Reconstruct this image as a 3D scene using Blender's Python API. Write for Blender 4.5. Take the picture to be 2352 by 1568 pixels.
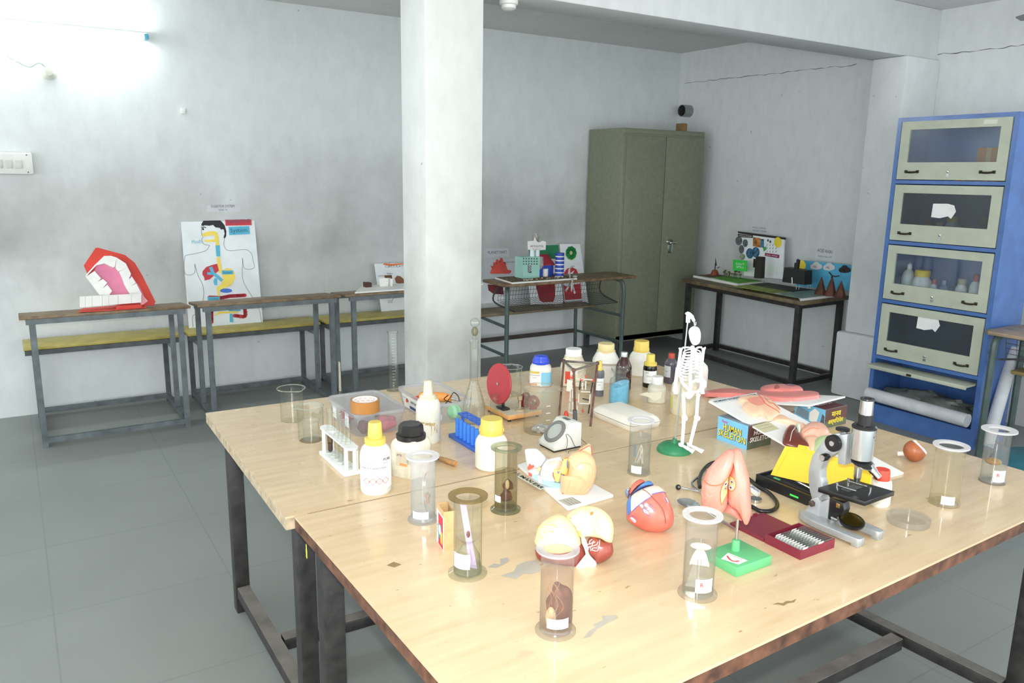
import bpy, bmesh, math, random
from mathutils import Vector as V, Matrix as Mx, Euler
R=math.radians; PI=math.pi
rnd=random.Random(7)
D=bpy.data; SC=bpy.context.scene; COL=SC.collection
for o in list(D.objects): D.objects.remove(o)

# ---------------------------------------------------------------- camera
FPX=1816.2
_y,_p,_r=R(57.6136),R(11.9055),R(.9174)
CF=V((math.cos(_y)*math.cos(_p),math.sin(_y)*math.cos(_p),-math.sin(_p)))
_r0=V((math.sin(_y),-math.cos(_y),0)); _u0=_r0.cross(CF)
CR=_r0*math.cos(_r)+_u0*math.sin(_r); CU=_u0*math.cos(_r)-_r0*math.sin(_r)
CP=V((0,0,1.6))
cd=D.cameras.new('camera'); cam=D.objects.new('camera',cd); COL.objects.link(cam)
cd.sensor_width=36; cd.lens=FPX*36/2352; cd.clip_start=.05; cd.clip_end=60
cam.matrix_world=Mx(((CR.x,CU.x,-CF.x,CP.x),(CR.y,CU.y,-CF.y,CP.y),(CR.z,CU.z,-CF.z,CP.z),(0,0,0,1)))
SC.camera=cam

# ---------------------------------------------------------------- light and exposure
SC.view_settings.view_transform='Standard'; SC.view_settings.look='None'
SC.view_settings.gamma=1; SC.view_settings.use_curve_mapping=False
SC.view_settings.exposure=.3
try: SC.cycles.transparent_max_bounces=48; SC.cycles.max_bounces=14
except AttributeError: pass
wd=D.worlds.new('world'); SC.world=wd; wd.use_nodes=True
bg=wd.node_tree.nodes['Background']; bg.inputs[0].default_value=(.93,.97,1,1); bg.inputs[1].default_value=3.1
def lamp(name,kind,loc,power,col=(1,1,1),size=.1,rot=None):
    l=D.lights.new(name,kind); l.energy=power; l.color=col
    if kind=='AREA': l.size=size
    else: l.shadow_soft_size=size
    o=D.objects.new(name,l); COL.objects.link(o); o.location=loc
    if rot: o.rotation_euler=rot
    return o
# the flash of the camera that took the photograph, just above its lens
flash=lamp('camera_flash','POINT',CP+V((0,0,.09))-CR*.012,108,(1,.985,.95),.02)

# ---------------------------------------------------------------- pixel helpers (frame 2352 x 1568)
def ray(px,py): return CF+CR*((px-1176)/FPX)-CU*((py-784)/FPX)
def onz(px,py,z): d=ray(px,py); return CP+d*((z-CP.z)/d.z)
def onx(px,py,x): d=ray(px,py); return CP+d*((x-CP.x)/d.x)
def ony(px,py,y): d=ray(px,py); return CP+d*((y-CP.y)/d.y)
def onplane(px,py,p,n): d=ray(px,py); return CP+d*((p-CP).dot(n)/d.dot(n))
def row(p): q=V(p)-CP; return 784-FPX*q.dot(CU)/q.dot(CF)
def zat(p,py):
    lo,hi=-1.,3.5
    for _ in range(40):
        m=(lo+hi)/2
        if row((p[0],p[1],m))>py: lo=m
        else: hi=m
    return lo
def mpp(p): return (V(p)-CP).dot(CF)/FPX      # metres per pixel at a point
ZT=.735
def T(px,py,z=ZT): return onz(px,py,z)
def facing(p): return math.atan2(-p[0]-0,p[1])   # turn local -Y to the camera
def base(px,pyb,w,z=ZT):
    """centre and radius of a round thing whose lowest visible base pixel is (px,pyb), w pixels wide"""
    f=T(px,pyb,z); r=w*mpp(f)/2
    d=V((f.x,f.y,0)).normalized(); return V((f.x,f.y,z))+d*r, r

# ---------------------------------------------------------------- materials
def lin(c):
    if isinstance(c,str): c=[int(c[i:i+2],16) for i in (0,2,4)]
    return tuple(((v/255)/12.92 if v/255<=.04045 else ((v/255+.055)/1.055)**2.4) for v in c)+(1,)
MATS={}
def nt(name):
    m=D.materials.new(name); m.use_nodes=True; t=m.node_tree; t.nodes.clear()
    o=t.nodes.new('ShaderNodeOutputMaterial'); MATS[name]=m
    return m,t,o
def N(t,kind,**kw):
    n=t.nodes.new('ShaderNode'+kind)
    for k,v in kw.items():
        if k.startswith('i_'):
            k=k[2:]; k=int(k) if k.isdigit() else k.replace('_',' ')
            n.inputs[k].default_value=v
        else: setattr(n,k,v)
    return n
def noise(t,scale,detail=3,coord='Object',rough=.55,stretch=None):
    tc=N(t,'TexCoord'); src=tc.outputs[coord]
    if coord=='World':
        pass
    if stretch:
        mp=N(t,'Mapping'); mp.inputs['Scale'].default_value=stretch; t.links.new(src,mp.inputs[0]); src=mp.outputs[0]
    n=N(t,'TexNoise'); n.inputs['Scale'].default_value=scale; n.inputs['Detail'].default_value=detail; n.inputs['Roughness'].default_value=rough
    t.links.new(src,n.inputs['Vector']); return n.outputs['Fac']
def ramp(t,src,stops):
    r=N(t,'ValToRGB'); e=r.color_ramp.elements
    while len(e)<len(stops): e.new(.5)
    for k,(p,c) in zip(e,stops):
        k.position=p; k.color=c if isinstance(c,tuple) else (c,c,c,1)
    t.links.new(src,r.inputs[0]); return r.outputs[0]
def mixc(t,f,a,b,mode='MIX'):
    m=N(t,'Mix',data_type='RGBA',blend_type=mode)
    for k,v in ((0,f),(6,a),(7,b)):
        if hasattr(v,'links') or hasattr(v,'is_linked'): t.links.new(v,m.inputs[k])
        else: m.inputs[k].default_value=v
    return m.outputs[2]
def mt(name,col,rough=.5,metal=0,var=.06,scale=9,bump=0,bscale=60,trans=0,spec=.5,emit=0,sss=0):
    """plain surface with a little procedural variation"""
    if name in MATS: return MATS[name]
    m,t,o=nt(name); b=N(t,'BsdfPrincipled'); c=lin(col)
    if var:
        n=noise(t,scale); lo=tuple(v*(1-var*2) for v in c[:3])+(1,); hi=tuple(min(1,v*(1+var)) for v in c[:3])+(1,)
        t.links.new(ramp(t,n,[(.3,lo),(.7,hi)]),b.inputs['Base Color'])
    else: b.inputs['Base Color'].default_value=c
    b.inputs['Roughness'].default_value=rough; b.inputs['Metallic'].default_value=metal
    b.inputs['Specular IOR Level'].default_value=spec
    if emit: b.inputs['Emission Color'].default_value=c; b.inputs['Emission Strength'].default_value=emit
    if bump:
        bp=N(t,'Bump'); bp.inputs['Strength'].default_value=bump; bp.inputs['Distance'].default_value=.004
        t.links.new(noise(t,bscale),bp.inputs['Height']); t.links.new(bp.outputs[0],b.inputs['Normal'])
    s=b.outputs[0]
    if trans:
        tr=N(t,'BsdfTransparent'); mx=N(t,'MixShader'); mx.inputs[0].default_value=trans
        t.links.new(s,mx.inputs[1]); t.links.new(tr.outputs[0],mx.inputs[2]); s=mx.outputs[0]
    t.links.new(s,o.inputs[0]); return m
def glass(name,tint='F8FAF8',edge='B8C2BA',refl=.9,rough=.05,haze=0,hazecol='E8ECEC'):
    """thin walled clear glass or plastic: light goes straight through, rims darken, faces reflect"""
    if name in MATS: return MATS[name]
    m,t,o=nt(name); lw=N(t,'LayerWeight'); lw.inputs[0].default_value=.3
    pw=N(t,'Math',operation='POWER'); pw.inputs[1].default_value=2.6; t.links.new(lw.outputs['Facing'],pw.inputs[0])
    tr=N(t,'BsdfTransparent'); t.links.new(mixc(t,pw.outputs[0],lin(tint),lin(edge)),tr.inputs[0])
    gl=N(t,'BsdfGlossy'); gl.inputs['Roughness'].default_value=rough
    l2=N(t,'LayerWeight'); l2.inputs[0].default_value=.5; p5=N(t,'Math',operation='POWER'); p5.inputs[1].default_value=5; t.links.new(l2.outputs['Facing'],p5.inputs[0])
    ml=N(t,'Math',operation='MULTIPLY_ADD'); ml.inputs[1].default_value=.75*refl; ml.inputs[2].default_value=.065*refl; t.links.new(p5.outputs[0],ml.inputs[0])
    mx=N(t,'MixShader'); t.links.new(ml.outputs[0],mx.inputs[0]); t.links.new(tr.outputs[0],mx.inputs[1]); t.links.new(gl.outputs[0],mx.inputs[2])
    s=mx.outputs[0]
    if haze:
        df=N(t,'BsdfDiffuse'); df.inputs[0].default_value=lin(hazecol)
        tl=N(t,'BsdfTranslucent'); tl.inputs[0].default_value=lin(hazecol); m3=N(t,'MixShader'); m3.inputs[0].default_value=.4; t.links.new(df.outputs[0],m3.inputs[1]); t.links.new(tl.outputs[0],m3.inputs[2])
        m2=N(t,'MixShader'); m2.inputs[0].default_value=haze; t.links.new(s,m2.inputs[1]); t.links.new(m3.outputs[0],m2.inputs[2]); s=m2.outputs[0]
    t.links.new(s,o.inputs[0]); return m

# ---------------------------------------------------------------- mesh builder
def rot(x=0,y=0,z=0): return Euler((x,y,z)).to_matrix().to_4x4()
def tr(x,y=None,z=None): return Mx.Translation(V(x) if y is None else V((x,y,z)))
def frame(o,x,y):
    """matrix with origin o, local x along x, local y in the plane of y, z the normal"""
    x=V(x).normalized(); z=x.cross(V(y)).normalized(); y=z.cross(x)
    return Mx(((x.x,y.x,z.x,o[0]),(x.y,y.y,z.y,o[1]),(x.z,y.z,z.z,o[2]),(0,0,0,1)))
TXT={}
def sqm(a,n):
    if not n: return 1
    c,s,p=abs(math.sin(a)),abs(math.cos(a)),2/n; return (c**p+s**p)**(-1/p)
class B:
    def __init__(s): s.bm=bmesh.new(); s.m=0
    def add(s,vs,fs,M=None):
        M=M or Mx(); b=[s.bm.verts.new(M@V(v)) for v in vs]
        for f in fs:
            try: k=s.bm.faces.new([b[i] for i in f]); k.material_index=s.m
            except ValueError: pass
        return s
    def join(s,bm,M=None):
        if M: bmesh.ops.transform(bm,matrix=M,verts=bm.verts)
        bm.verts.index_update(); s.add([v.co.copy() for v in bm.verts],[[v.index for v in f.verts] for f in bm.faces]); bm.free(); return s
    def box(s,c,d,M=None,bev=0,seg=2,rz=0):
        bm=bmesh.new(); bmesh.ops.create_cube(bm,size=1)
        bmesh.ops.transform(bm,matrix=Mx.Diagonal((d[0],d[1],d[2],1)),verts=bm.verts)
        if bev: bmesh.ops.bevel(bm,geom=list(bm.edges),offset=bev,segments=seg,affect='EDGES',profile=.5)
        K=tr(c)@rot(0,0,rz); return s.join(bm,(M@K) if M else K)
    def tray(s,x0,x1,y0,y1,h,t,fl,M=None,z=0):
        """open box with real walls"""
        o=[(x0,y0),(x1,y0),(x1,y1),(x0,y1)]; i=[(x0+t,y0+t),(x1-t,y0+t),(x1-t,y1-t),(x0+t,y1-t)]
        vs=[(a,b,z) for a,b in o]+[(a,b,z+h) for a,b in o]+[(a,b,z+h) for a,b in i]+[(a,b,z+fl) for a,b in i]
        fs=[(3,2,1,0),(12,13,14,15)]
        for j in range(4):
            l=(j+1)%4; fs+=[(j,l,4+l,4+j),(4+j,4+l,8+l,8+j),(8+j,8+l,12+l,12+j)]
        return s.add(vs,fs,M)
    def prism(s,pts,h,M=None,bev=0,z=0):
        bm=bmesh.new(); n=len(pts)
        a=[bm.verts.new((p[0],p[1],z)) for p in pts]; b=[bm.verts.new((p[0],p[1],z+h)) for p in pts]
        bm.faces.new(a[::-1]); bm.faces.new(b)
        for i in range(n): bm.faces.new((a[i],a[(i+1)%n],b[(i+1)%n],b[i]))
        bmesh.ops.recalc_face_normals(bm,faces=bm.faces)
        if bev: bmesh.ops.bevel(bm,geom=[e for e in bm.edges],offset=bev,segments=2,affect='EDGES',profile=.5)
        return s.join(bm,M)
    def lathe(s,prof,M=None,seg=32,close=False):
        """prof: (r,z) points; r 0 ends make poles"""
        vs=[];idx=[]
        for r,z in prof:
            if r<1e-6: idx.append([len(vs)]); vs.append((0,0,z))
            else:
                idx.append(list(range(len(vs),len(vs)+seg)))
                vs+=[(r*math.cos(2*PI*i/seg),r*math.sin(2*PI*i/seg),z) for i in range(seg)]
        fs=[]
        pairs=list(zip(idx,idx[1:]))+([(idx[-1],idx[0])] if close else [])
        for a,b in pairs:
            for i in range(seg):
                j=(i+1)%seg
                if len(a)==1 and len(b)==1: continue
                if len(a)==1: fs.append((a[0],b[j],b[i]))
                elif len(b)==1: fs.append((a[i],a[j],b[0]))
                else: fs.append((a[i],a[j],b[j],b[i]))
        return s.add(vs,fs,M)
    def cyl(s,r,z0,z1,M=None,seg=24,r2=None,cap=True):
        r2=r if r2 is None else r2
        p=[(r,z0),(r2,z1)]
        if cap: p=[(0,z0)]+p+[(0,z1)]
        return s.lathe(p,M,seg)
    def tube(s,pts,r,seg=8,M=None,closed=False,cap=True,flat=1):
        pts=[V(p) for p in pts]; n=len(pts); rs=r if isinstance(r,(list,tuple)) else [r]*n
        vs=[];fs=[]; up=None
        for i,p in enumerate(pts):
            if closed: d=(pts[(i+1)%n]-pts[i-1]).normalized()
            else: d=(pts[min(i+1,n-1)]-pts[max(i-1,0)]).normalized()
            if up is None:
                up=V((0,0,1)) if abs(d.z)<.9 else V((1,0,0))
            x=up.cross(d).normalized(); y=d.cross(x); up=y
            for k in range(seg):
                a=2*PI*k/seg; vs.append(p+(x*math.cos(a)+y*math.sin(a)*flat)*rs[i])
        for i in range(n if closed else n-1):
            for k in range(seg):
                j=(i+1)%n; l=(k+1)%seg; fs.append((i*seg+k,i*seg+l,j*seg+l,j*seg+k))
        if cap and not closed: fs+= [tuple(range(seg))[::-1],tuple(range((n-1)*seg,n*seg))]
        return s.add(vs,fs,M)
    def loft(s,rings,M=None,cap=True):
        n=len(rings[0]); vs=[p for r in rings for p in r]; fs=[]
        for i in range(len(rings)-1):
            for k in range(n):
                l=(k+1)%n; fs.append((i*n+k,i*n+l,(i+1)*n+l,(i+1)*n+k))
        if cap: fs+=[tuple(range(n))[::-1],tuple(range((len(rings)-1)*n,len(rings)*n))]
        return s.add(vs,fs,M)
    def blob(s,c,r,fn=None,M=None,seg=28,rings=18):
        """ellipsoid; fn(unit vector) gives a displacement factor or vector"""
        r=(r,)*3 if not hasattr(r,'__len__') else r
        vs=[];fs=[]
        for i in range(rings+1):
            th=PI*i/rings
            for k in range(seg):
                a=2*PI*k/seg; u=V((math.sin(th)*math.cos(a),math.sin(th)*math.sin(a),math.cos(th)))
                q=fn(u) if fn else u
                if not hasattr(q,'__len__'): q=u*q
                vs.append((c[0]+q[0]*r[0],c[1]+q[1]*r[1],c[2]+q[2]*r[2]))
        for i in range(rings):
            for k in range(seg):
                l=(k+1)%seg; fs.append((i*seg+k,(i+1)*seg+k,(i+1)*seg+l,i*seg+l))
        bm=bmesh.new(); b=[bm.verts.new(v) for v in vs]
        for f in fs: bm.faces.new([b[i] for i in f])
        bmesh.ops.remove_doubles(bm,verts=bm.verts,dist=1e-6)
        return s.join(bm,M)
    def patch(s,r,a0,a1,z0,z1,M=None,n=12,sqn=0):
        """curved label on a cylinder; angles measured from local -Y, counter-clockwise positive to the right"""
        vs=[];fs=[]
        for i in range(n+1):
            a=a0+(a1-a0)*i/n
            q=r*sqm(a,sqn)
            for z in (z0,z1): vs.append((q*math.sin(a),-q*math.cos(a),z))
        for i in range(n): fs.append((2*i,2*i+2,2*i+3,2*i+1))
        return s.add(vs,fs,M)
    def text(s,st,size,M=None,wrap=0,sx=1,bold=0,align='CENTER',shear=0,sqn=0):
        k=(st,align,bold,shear)
        if k not in TXT:
            c=D.curves.new('t','FONT'); c.body=st; c.size=1; c.align_x=align; c.align_y='CENTER'; c.resolution_u=2; c.offset=bold; c.shear=shear
            o=D.objects.new('t',c); COL.objects.link(o); bpy.context.view_layer.update()
            me=D.meshes.new_from_object(o.evaluated_get(bpy.context.evaluated_depsgraph_get()))
            TXT[k]=([v.co.copy() for v in me.vertices],[list(p.vertices) for p in me.polygons])
            D.objects.remove(o); D.curves.remove(c); D.meshes.remove(me)
        vs,fs=TXT[k]; q=[]
        for v in vs:
            x,y=v.x*size*sx,v.y*size
            w2=wrap*sqm(x/wrap+math.atan2((M or Mx())[1][0],(M or Mx())[0][0]),sqn) if wrap else 0; q.append((w2*math.sin(x/wrap),-w2*math.cos(x/wrap),y) if wrap else (x,y,0))
        return s.add(q,fs,M)
    def done(s,name,mats,parent=None,smooth=40,M=None,norm=True):
        if norm: bmesh.ops.recalc_face_normals(s.bm,faces=s.bm.faces)
        me=D.meshes.new(name); s.bm.to_mesh(me); s.bm.free()
        for m in (mats if isinstance(mats,(list,tuple)) else [mats]): me.materials.append(m)
        if smooth:
            me.polygons.foreach_set('use_smooth',[True]*len(me.polygons)); me.set_sharp_from_angle(angle=R(smooth))
        o=D.objects.new(name,me); COL.objects.link(o)
        if parent: o.parent=parent
        if M: o.matrix_local=M
        return o
def tag(o,label,cat,group=None):
    o['label']=label; o['category']=cat
    if group: o['group']=group
    return o
def thing(name,label,cat,loc=(0,0,0),rz=0,group=None,M=None):
    o=D.objects.new(name,None); o.empty_display_size=.05; COL.objects.link(o)
    if M: o.matrix_world=M
    else: o.location=loc; o.rotation_euler=(0,0,rz)
    return tag(o,label,cat,group)
def struct(o): o['kind']='structure'; return o
def spline(pts,n=8):
    """Catmull-Rom through the points"""
    P=[V(p) for p in pts]; P=[P[0]*2-P[1]]+P+[P[-1]*2-P[-2]]; out=[]
    for i in range(1,len(P)-2):
        a,b,c,d=P[i-1:i+3]
        for k in range(n):
            t=k/n; out.append(.5*((2*b)+(c-a)*t+(2*a-5*b+4*c-d)*t*t+(3*b-a-3*c+d)*t**3))
    return out+[P[-2]]
# ================================================================= the room
XW,YW,ZC=5.63,5.92,2.765
def plaster(name,col,dirt,band,seed=0,amount=.6,fine=.1):
    """painted plaster with grime in a height band (wear on the paint itself)"""
    m,t,o=nt(name); b=N(t,'BsdfPrincipled'); b.inputs['Roughness'].default_value=.62
    g=N(t,'NewGeometry'); sp=N(t,'SeparateXYZ'); t.links.new(g.outputs['Position'],sp.inputs[0])
    def nz(sc,det,st=(1,1,1)):
        mp=N(t,'Mapping'); mp.inputs['Scale'].default_value=st; mp.inputs['Location'].default_value=(seed,seed*.7,0)
        t.links.new(g.outputs['Position'],mp.inputs[0]); n=N(t,'TexNoise'); n.inputs['Scale'].default_value=sc; n.inputs['Detail'].default_value=det
        n.inputs['Roughness'].default_value=.6; t.links.new(mp.outputs[0],n.inputs[0]); return n.outputs['Fac']
    zmap=N(t,'MapRange'); zmap.inputs[1].default_value=0; zmap.inputs[2].default_value=2.8; t.links.new(sp.outputs[2],zmap.inputs[0])
    bm=ramp(t,zmap.outputs[0],[(z/2.8,v) for z,v in band])
    big=ramp(t,nz(1.1,5),[(.28,0.),(.72,1.)])
    mul=N(t,'Math',operation='MULTIPLY'); t.links.new(bm,mul.inputs[0]); t.links.new(big,mul.inputs[1])
    m2=N(t,'Math',operation='MULTIPLY'); m2.inputs[1].default_value=amount; t.links.new(mul.outputs[0],m2.inputs[0])
    fn=ramp(t,nz(14,6,(1,1,.5)),[(.35,0.),(.75,1.)])
    c0=mixc(t,fn,lin(col),tuple(v*(1-fine) for v in lin(col)[:3])+(1,))
    c1=mixc(t,m2.outputs[0],c0,lin(dirt))
    spk=ramp(t,nz(15,2),[(.76,0.),(.775,.5)])
    c2=mixc(t,spk,c1,lin('6A6A66'))
    t.links.new(c2,b.inputs['Base Color'])
    bp=N(t,'Bump'); bp.inputs['Strength'].default_value=.25; bp.inputs['Distance'].default_value=.01
    t.links.new(nz(7,6),bp.inputs['Height']); t.links.new(bp.outputs[0],b.inputs['Normal']); t.links.new(b.outputs[0],o.inputs[0]); return m
mwa=plaster('plaster_back','D6DCDC','7C7B76',[(0,.25),(.35,.15),(.75,.55),(1.05,1.),(1.35,.85),(1.9,.12),(2.8,.05)],2,.85)
mwb=plaster('plaster_right','D2D6D6','8A8985',[(0,.5),(.5,.35),(.9,.7),(1.3,.4),(1.9,.1),(2.8,.1)],5,.5)
mpil=plaster('plaster_pillar','D6D9D6','82817A',[(0,.75),(.9,1.),(1.35,.85),(1.7,.3),(2.2,.05),(2.8,0)],9,.85,.1)
mbeam=plaster('plaster_beam','CED2D2','9A9A98',[(0,0),(2.8,.3)],4,.3)
mceil=plaster('plaster_ceiling','D6D8D6','B4B4B0',[(0,.6),(2.8,.6)],3,.6)
# floor: dusty grey cement with faint slab joints
m,t,o=nt('cement_floor'); b=N(t,'BsdfPrincipled'); g=N(t,'NewGeometry')
n1=N(t,'TexNoise'); n1.inputs['Scale'].default_value=1.3; n1.inputs['Detail'].default_value=8; t.links.new(g.outputs['Position'],n1.inputs[0])
n2=N(t,'TexNoise'); n2.inputs['Scale'].default_value=60; n2.inputs['Detail'].default_value=4; t.links.new(g.outputs['Position'],n2.inputs[0])
c=mixc(t,n2.outputs['Fac'],ramp(t,n1.outputs['Fac'],[(.3,lin('7C817E')),(.7,lin('8F9490'))]),lin('828784'))
br=N(t,'TexBrick'); br.inputs['Scale'].default_value=1; br.inputs['Mortar Size'].default_value=.003; br.offset=0; br.inputs['Brick Width'].default_value=.62; br.inputs['Row Height'].default_value=.62
t.links.new(g.outputs['Position'],br.inputs[0])
t.links.new(mixc(t,br.outputs['Fac'],c,lin('7A7F7C')),b.inputs['Base Color']); b.inputs['Roughness'].default_value=.55; t.links.new(b.outputs[0],o.inputs[0]); mfloor=m

X0,Y0=-4.2,-2.6
k=B(); k.add([(X0,Y0,0),(XW,Y0,0),(XW,YW,0),(X0,YW,0)],[(0,1,2,3)]); k.box(((X0+XW)/2,(Y0+YW)/2,-.06),(XW-X0,YW-Y0,.1)); struct(k.done('floor',mfloor))
k=B(); k.box(((X0+XW)/2,(Y0+YW)/2,ZC+.06),(XW-X0+.4,YW-Y0+.4,.12)); struct(k.done('ceiling',mceil))
k=B(); k.box(((X0+XW)/2,YW+.08,ZC/2),(XW-X0+.36,.16,ZC)); struct(k.done('wall_back',mwa))
k=B(); wy0,wy1,wz0,wz1=-.9,1.75,.95,2.15     # assumed window, unseen past the right edge, added to let daylight in
for a,b2,c0,c1 in ((Y0,wy0,0,ZC),(wy1,YW,0,ZC),(wy0,wy1,0,wz0),(wy0,wy1,wz1,ZC)): k.box((XW+.08,(a+b2)/2,(c0+c1)/2),(.16,b2-a,c1-c0))
struct(k.done('wall_right',mwb))
k=B(); mwf=mt('window_grey','8C9092',.5)
for a,b2,c0,c1 in ((wy0,wy0+.05,wz0,wz1),(wy1-.05,wy1,wz0,wz1),(wy0+.05,wy1-.05,wz0,wz0+.05),(wy0+.05,wy1-.05,wz1-.05,wz1),(.40,.45,wz0+.05,wz1-.05)): k.box((XW+.08,(a+b2)/2,(c0+c1)/2),(.05,b2-a,c1-c0))
struct(k.done('window_1',mwf))
# beam along the room, pillar under it and pilaster at its end
k=B(); k.box(((X0+XW)/2,3.50,(2.43+ZC)/2),(XW-X0,.27,ZC-2.43),bev=.008); o=struct(k.done('trim_1',mbeam)); tag(o,'white ceiling beam running from the pillar to the right wall','beam')
k=B(); k.box((1.836,3.565,1.215),(.312,.27,2.43),bev=.012); o=struct(k.done('trim_2',mpil)); tag(o,'white square pillar with grimy base behind the table','pillar')
k=B(); k.box(((5.24+XW)/2,3.465,1.46),(XW-5.24,.26,1.94),bev=.01); k.box(((5.2+XW)/2,3.42,.245),(XW-5.2,.44,.49),bev=.02); o=struct(k.done('trim_3',mwb)); tag(o,'plastered pilaster with a wider plinth beside the blue cabinet','pilaster')
# plaster cracks along the top of the right wall
mcr=mt('crack_dark','56544F',.9,var=0)
k=B(); rr=random.Random(3)
def crack(a,b,n,w,ax):
    pts=[]
    for i in range(n+1):
        p=V(a).lerp(V(b),i/n); p.z+=rr.uniform(-.006,.006); pts.append(p)
    k.tube(pts,[w*rr.uniform(.2,1.2) for _ in pts],4)
crack((XW,5.85,2.487),(XW,4.0,2.468),40,.0022,0); crack((XW,3.36,2.47),(XW,2.3,2.462),24,.003,0)
o=struct(k.done('trim_4',mcr)); tag(o,'hairline crack in the plaster high on the right wall','crack')

# ================================================================= the two big tables
m,t,o=nt('laminate_top'); b=N(t,'BsdfPrincipled'); g=N(t,'NewGeometry')
def NZ(sc,det,st=(1,1,1)):
    mp=N(t,'Mapping'); mp.inputs['Scale'].default_value=st; t.links.new(g.outputs['Position'],mp.inputs[0])
    n=N(t,'TexNoise'); n.inputs['Scale'].default_value=sc; n.inputs['Detail'].default_value=det; t.links.new(mp.outputs[0],n.inputs[0]); return n.outputs['Fac']
c=ramp(t,NZ(5,6,(1,9,1)),[(.3,lin('CBB08C')),(.7,lin('D8C09C'))])
c=mixc(t,ramp(t,NZ(2.2,5),[(.45,0.),(.8,.5)]),c,lin('E6D2AE'))
c=mixc(t,ramp(t,NZ(26,5,(1,2.4,1)),[(.70,0.),(.735,.75)]),c,lin('9C7442'))
c=mixc(t,ramp(t,NZ(9,7),[(.72,0.),(.75,.6)]),c,lin('B9A788'))
t.links.new(c,b.inputs['Base Color']); t.links.new(ramp(t,NZ(4,4),[(.3,.22),(.7,.34)]),b.inputs['Roughness']); b.inputs['Specular IOR Level'].default_value=.4; b.inputs['Coat Weight'].default_value=.35; b.inputs['Coat Roughness'].default_value=.06
bp=N(t,'Bump'); bp.inputs['Strength'].default_value=.06; bp.inputs['Distance'].default_value=.004; t.links.new(NZ(12,3),bp.inputs['Height']); t.links.new(bp.outputs[0],b.inputs['Normal'])
t.links.new(b.outputs[0],o.inputs[0]); mlam=m
medge=mt('edge_brown','6A4632',.5,var=.35,scale=25); mpale=mt('edge_pale','B8A78C',.7,var=.2,scale=30)
mblk=mt('leg_black','2E2C2B',.45,var=.3,scale=20,bump=.2); mdust=mt('dusty_steel','77726C',.8,var=.15,scale=15)
mgrey=mt('bare_patch','B2ACA0',.8,var=.1); mink=mt('ink_mark','8A7650',.8,var=0)
myel=mt('yellow_paint','C8C24A',.6); mcream=mt('cream_paint','D8D0B0',.7)
def worktable(name,label,q,legs,rails,pale):
    P=[V((x,y,0)) for x,y in q]; c=sum(P,V())/4
    r=thing(name,label,'table',(c.x,c.y,0),group='big work tables')
    L=[(p.x-c.x,p.y-c.y) for p in P]
    k=B(); k.prism(L,.006,z=ZT-.006); o=k.done('table_top',mlam,r)
    s=B(); s.prism([(x*.9995,y*.9995) for x,y in L],.030,z=ZT-.0365)
    s.done('edge_band',[mpale if pale else medge],r)
    for x,y,w in legs:
        l=B(); l.box((x-c.x,y-c.y,(ZT-.0368)/2),(w,w,ZT-.0368),bev=.003); l.done('leg',mblk,r)
    for a,b2 in rails:
        l=B(); a=V((a[0]-c.x,a[1]-c.y,.085)); b2=V((b2[0]-c.x,b2[1]-c.y,.085)); mid=(a+b2)/2; d=b2-a
        ln=d.length; ang=math.atan2(d.y,d.x)
        l.box(mid,(ln,.045,.04),rz=ang,bev=.002); l.m=1; l.box(mid+V((0,0,.0205)),(ln,.043,.0015),rz=ang); l.done('rail',[mblk,mdust],r)
    ap=B()
    for (x0,y0),(x1,y1) in zip(legs_xy(legs),legs_xy(legs)[1:]+legs_xy(legs)[:1]):
        a=V((x0-c.x,y0-c.y,ZT-.062)); b2=V((x1-c.x,y1-c.y,ZT-.062)); d=b2-a; ap.box((a+b2)/2,(d.length-.055,.03,.045),rz=math.atan2(d.y,d.x))
    ap.done('apron_frame',mblk,r)
    return r,c
def legs_xy(l): return [(x,y) for x,y,w in l]
fl=[(.600,2.79,.05),(2.45,2.74,.05),(2.455,2.00,.05),(.603,2.01,.05)]
nl=[(.612,1.82,.055),(2.43,1.80,.055),(2.475,.98,.055),(.62,1.0,.055)]
wt_far,cfar=worktable('work_table','light wood laminate table at the back with bare pale edge, behind the seam',[(.539,2.923),(2.513,2.872),(2.545,1.872),(.525,1.896)],fl,
    [((.600,2.76),(.603,2.04)),((.63,2.37),(2.42,2.33)),((2.45,2.71),(2.455,2.03))],True)
wt_near,cnear=worktable('work_table','light wood laminate table in front with worn dark brown edge',[(.547,1.890),(2.5453,1.866),(2.570,.922),(.561,.873)],nl,
    [((.612,1.79),(.62,1.03)),((2.39,1.325),(.65,1.325)),((2.412,1.77),(2.445,1.01))],False)
k=B(); k.tube([(-.975,.500,ZT-.0004),(.975,.4765,ZT-.0004)],.0012,4); k.done('seam_gap',mcr,wt_near)
# worn marks on the near top: bare patches and scribbles
def marks(r,c,items,name):
    for mi,pts in items:
        k=B(); k.add([(p.x-c.x,p.y-c.y,ZT+.0004) for p in (T(*q) for q in pts)],[tuple(range(len(pts)))])
        k.done(name if mi==0 else 'dark_mark',[mgrey,mink][mi],r,norm=False)
marks(wt_near,cnear,[(0,[(1149,1322),(1180,1312),(1188,1298),(1205,1290),(1232,1286),(1240,1296),(1241,1312),(1222,1318),(1200,1318),(1185,1330)]),
 (0,[(1120,1302),(1135,1294),(1150,1296),(1148,1284),(1166,1280),(1170,1288),(1158,1296),(1140,1304)]),
 (0,[(1340,1466),(1352,1450),(1368,1440),(1362,1434),(1385,1424),(1382,1414),(1415,1412),(1421,1418),(1400,1428),(1372,1444),(1356,1462)]),
 (1,[(888,1298),(904,1290),(922,1296),(906,1303)]),
 (1,[(1774,1388),(1786,1384),(1798,1385),(1806,1380),(1818,1380),(1829,1375),(1824,1383),(1810,1385),(1800,1391),(1788,1388)]),],'worn_patch')
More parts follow.
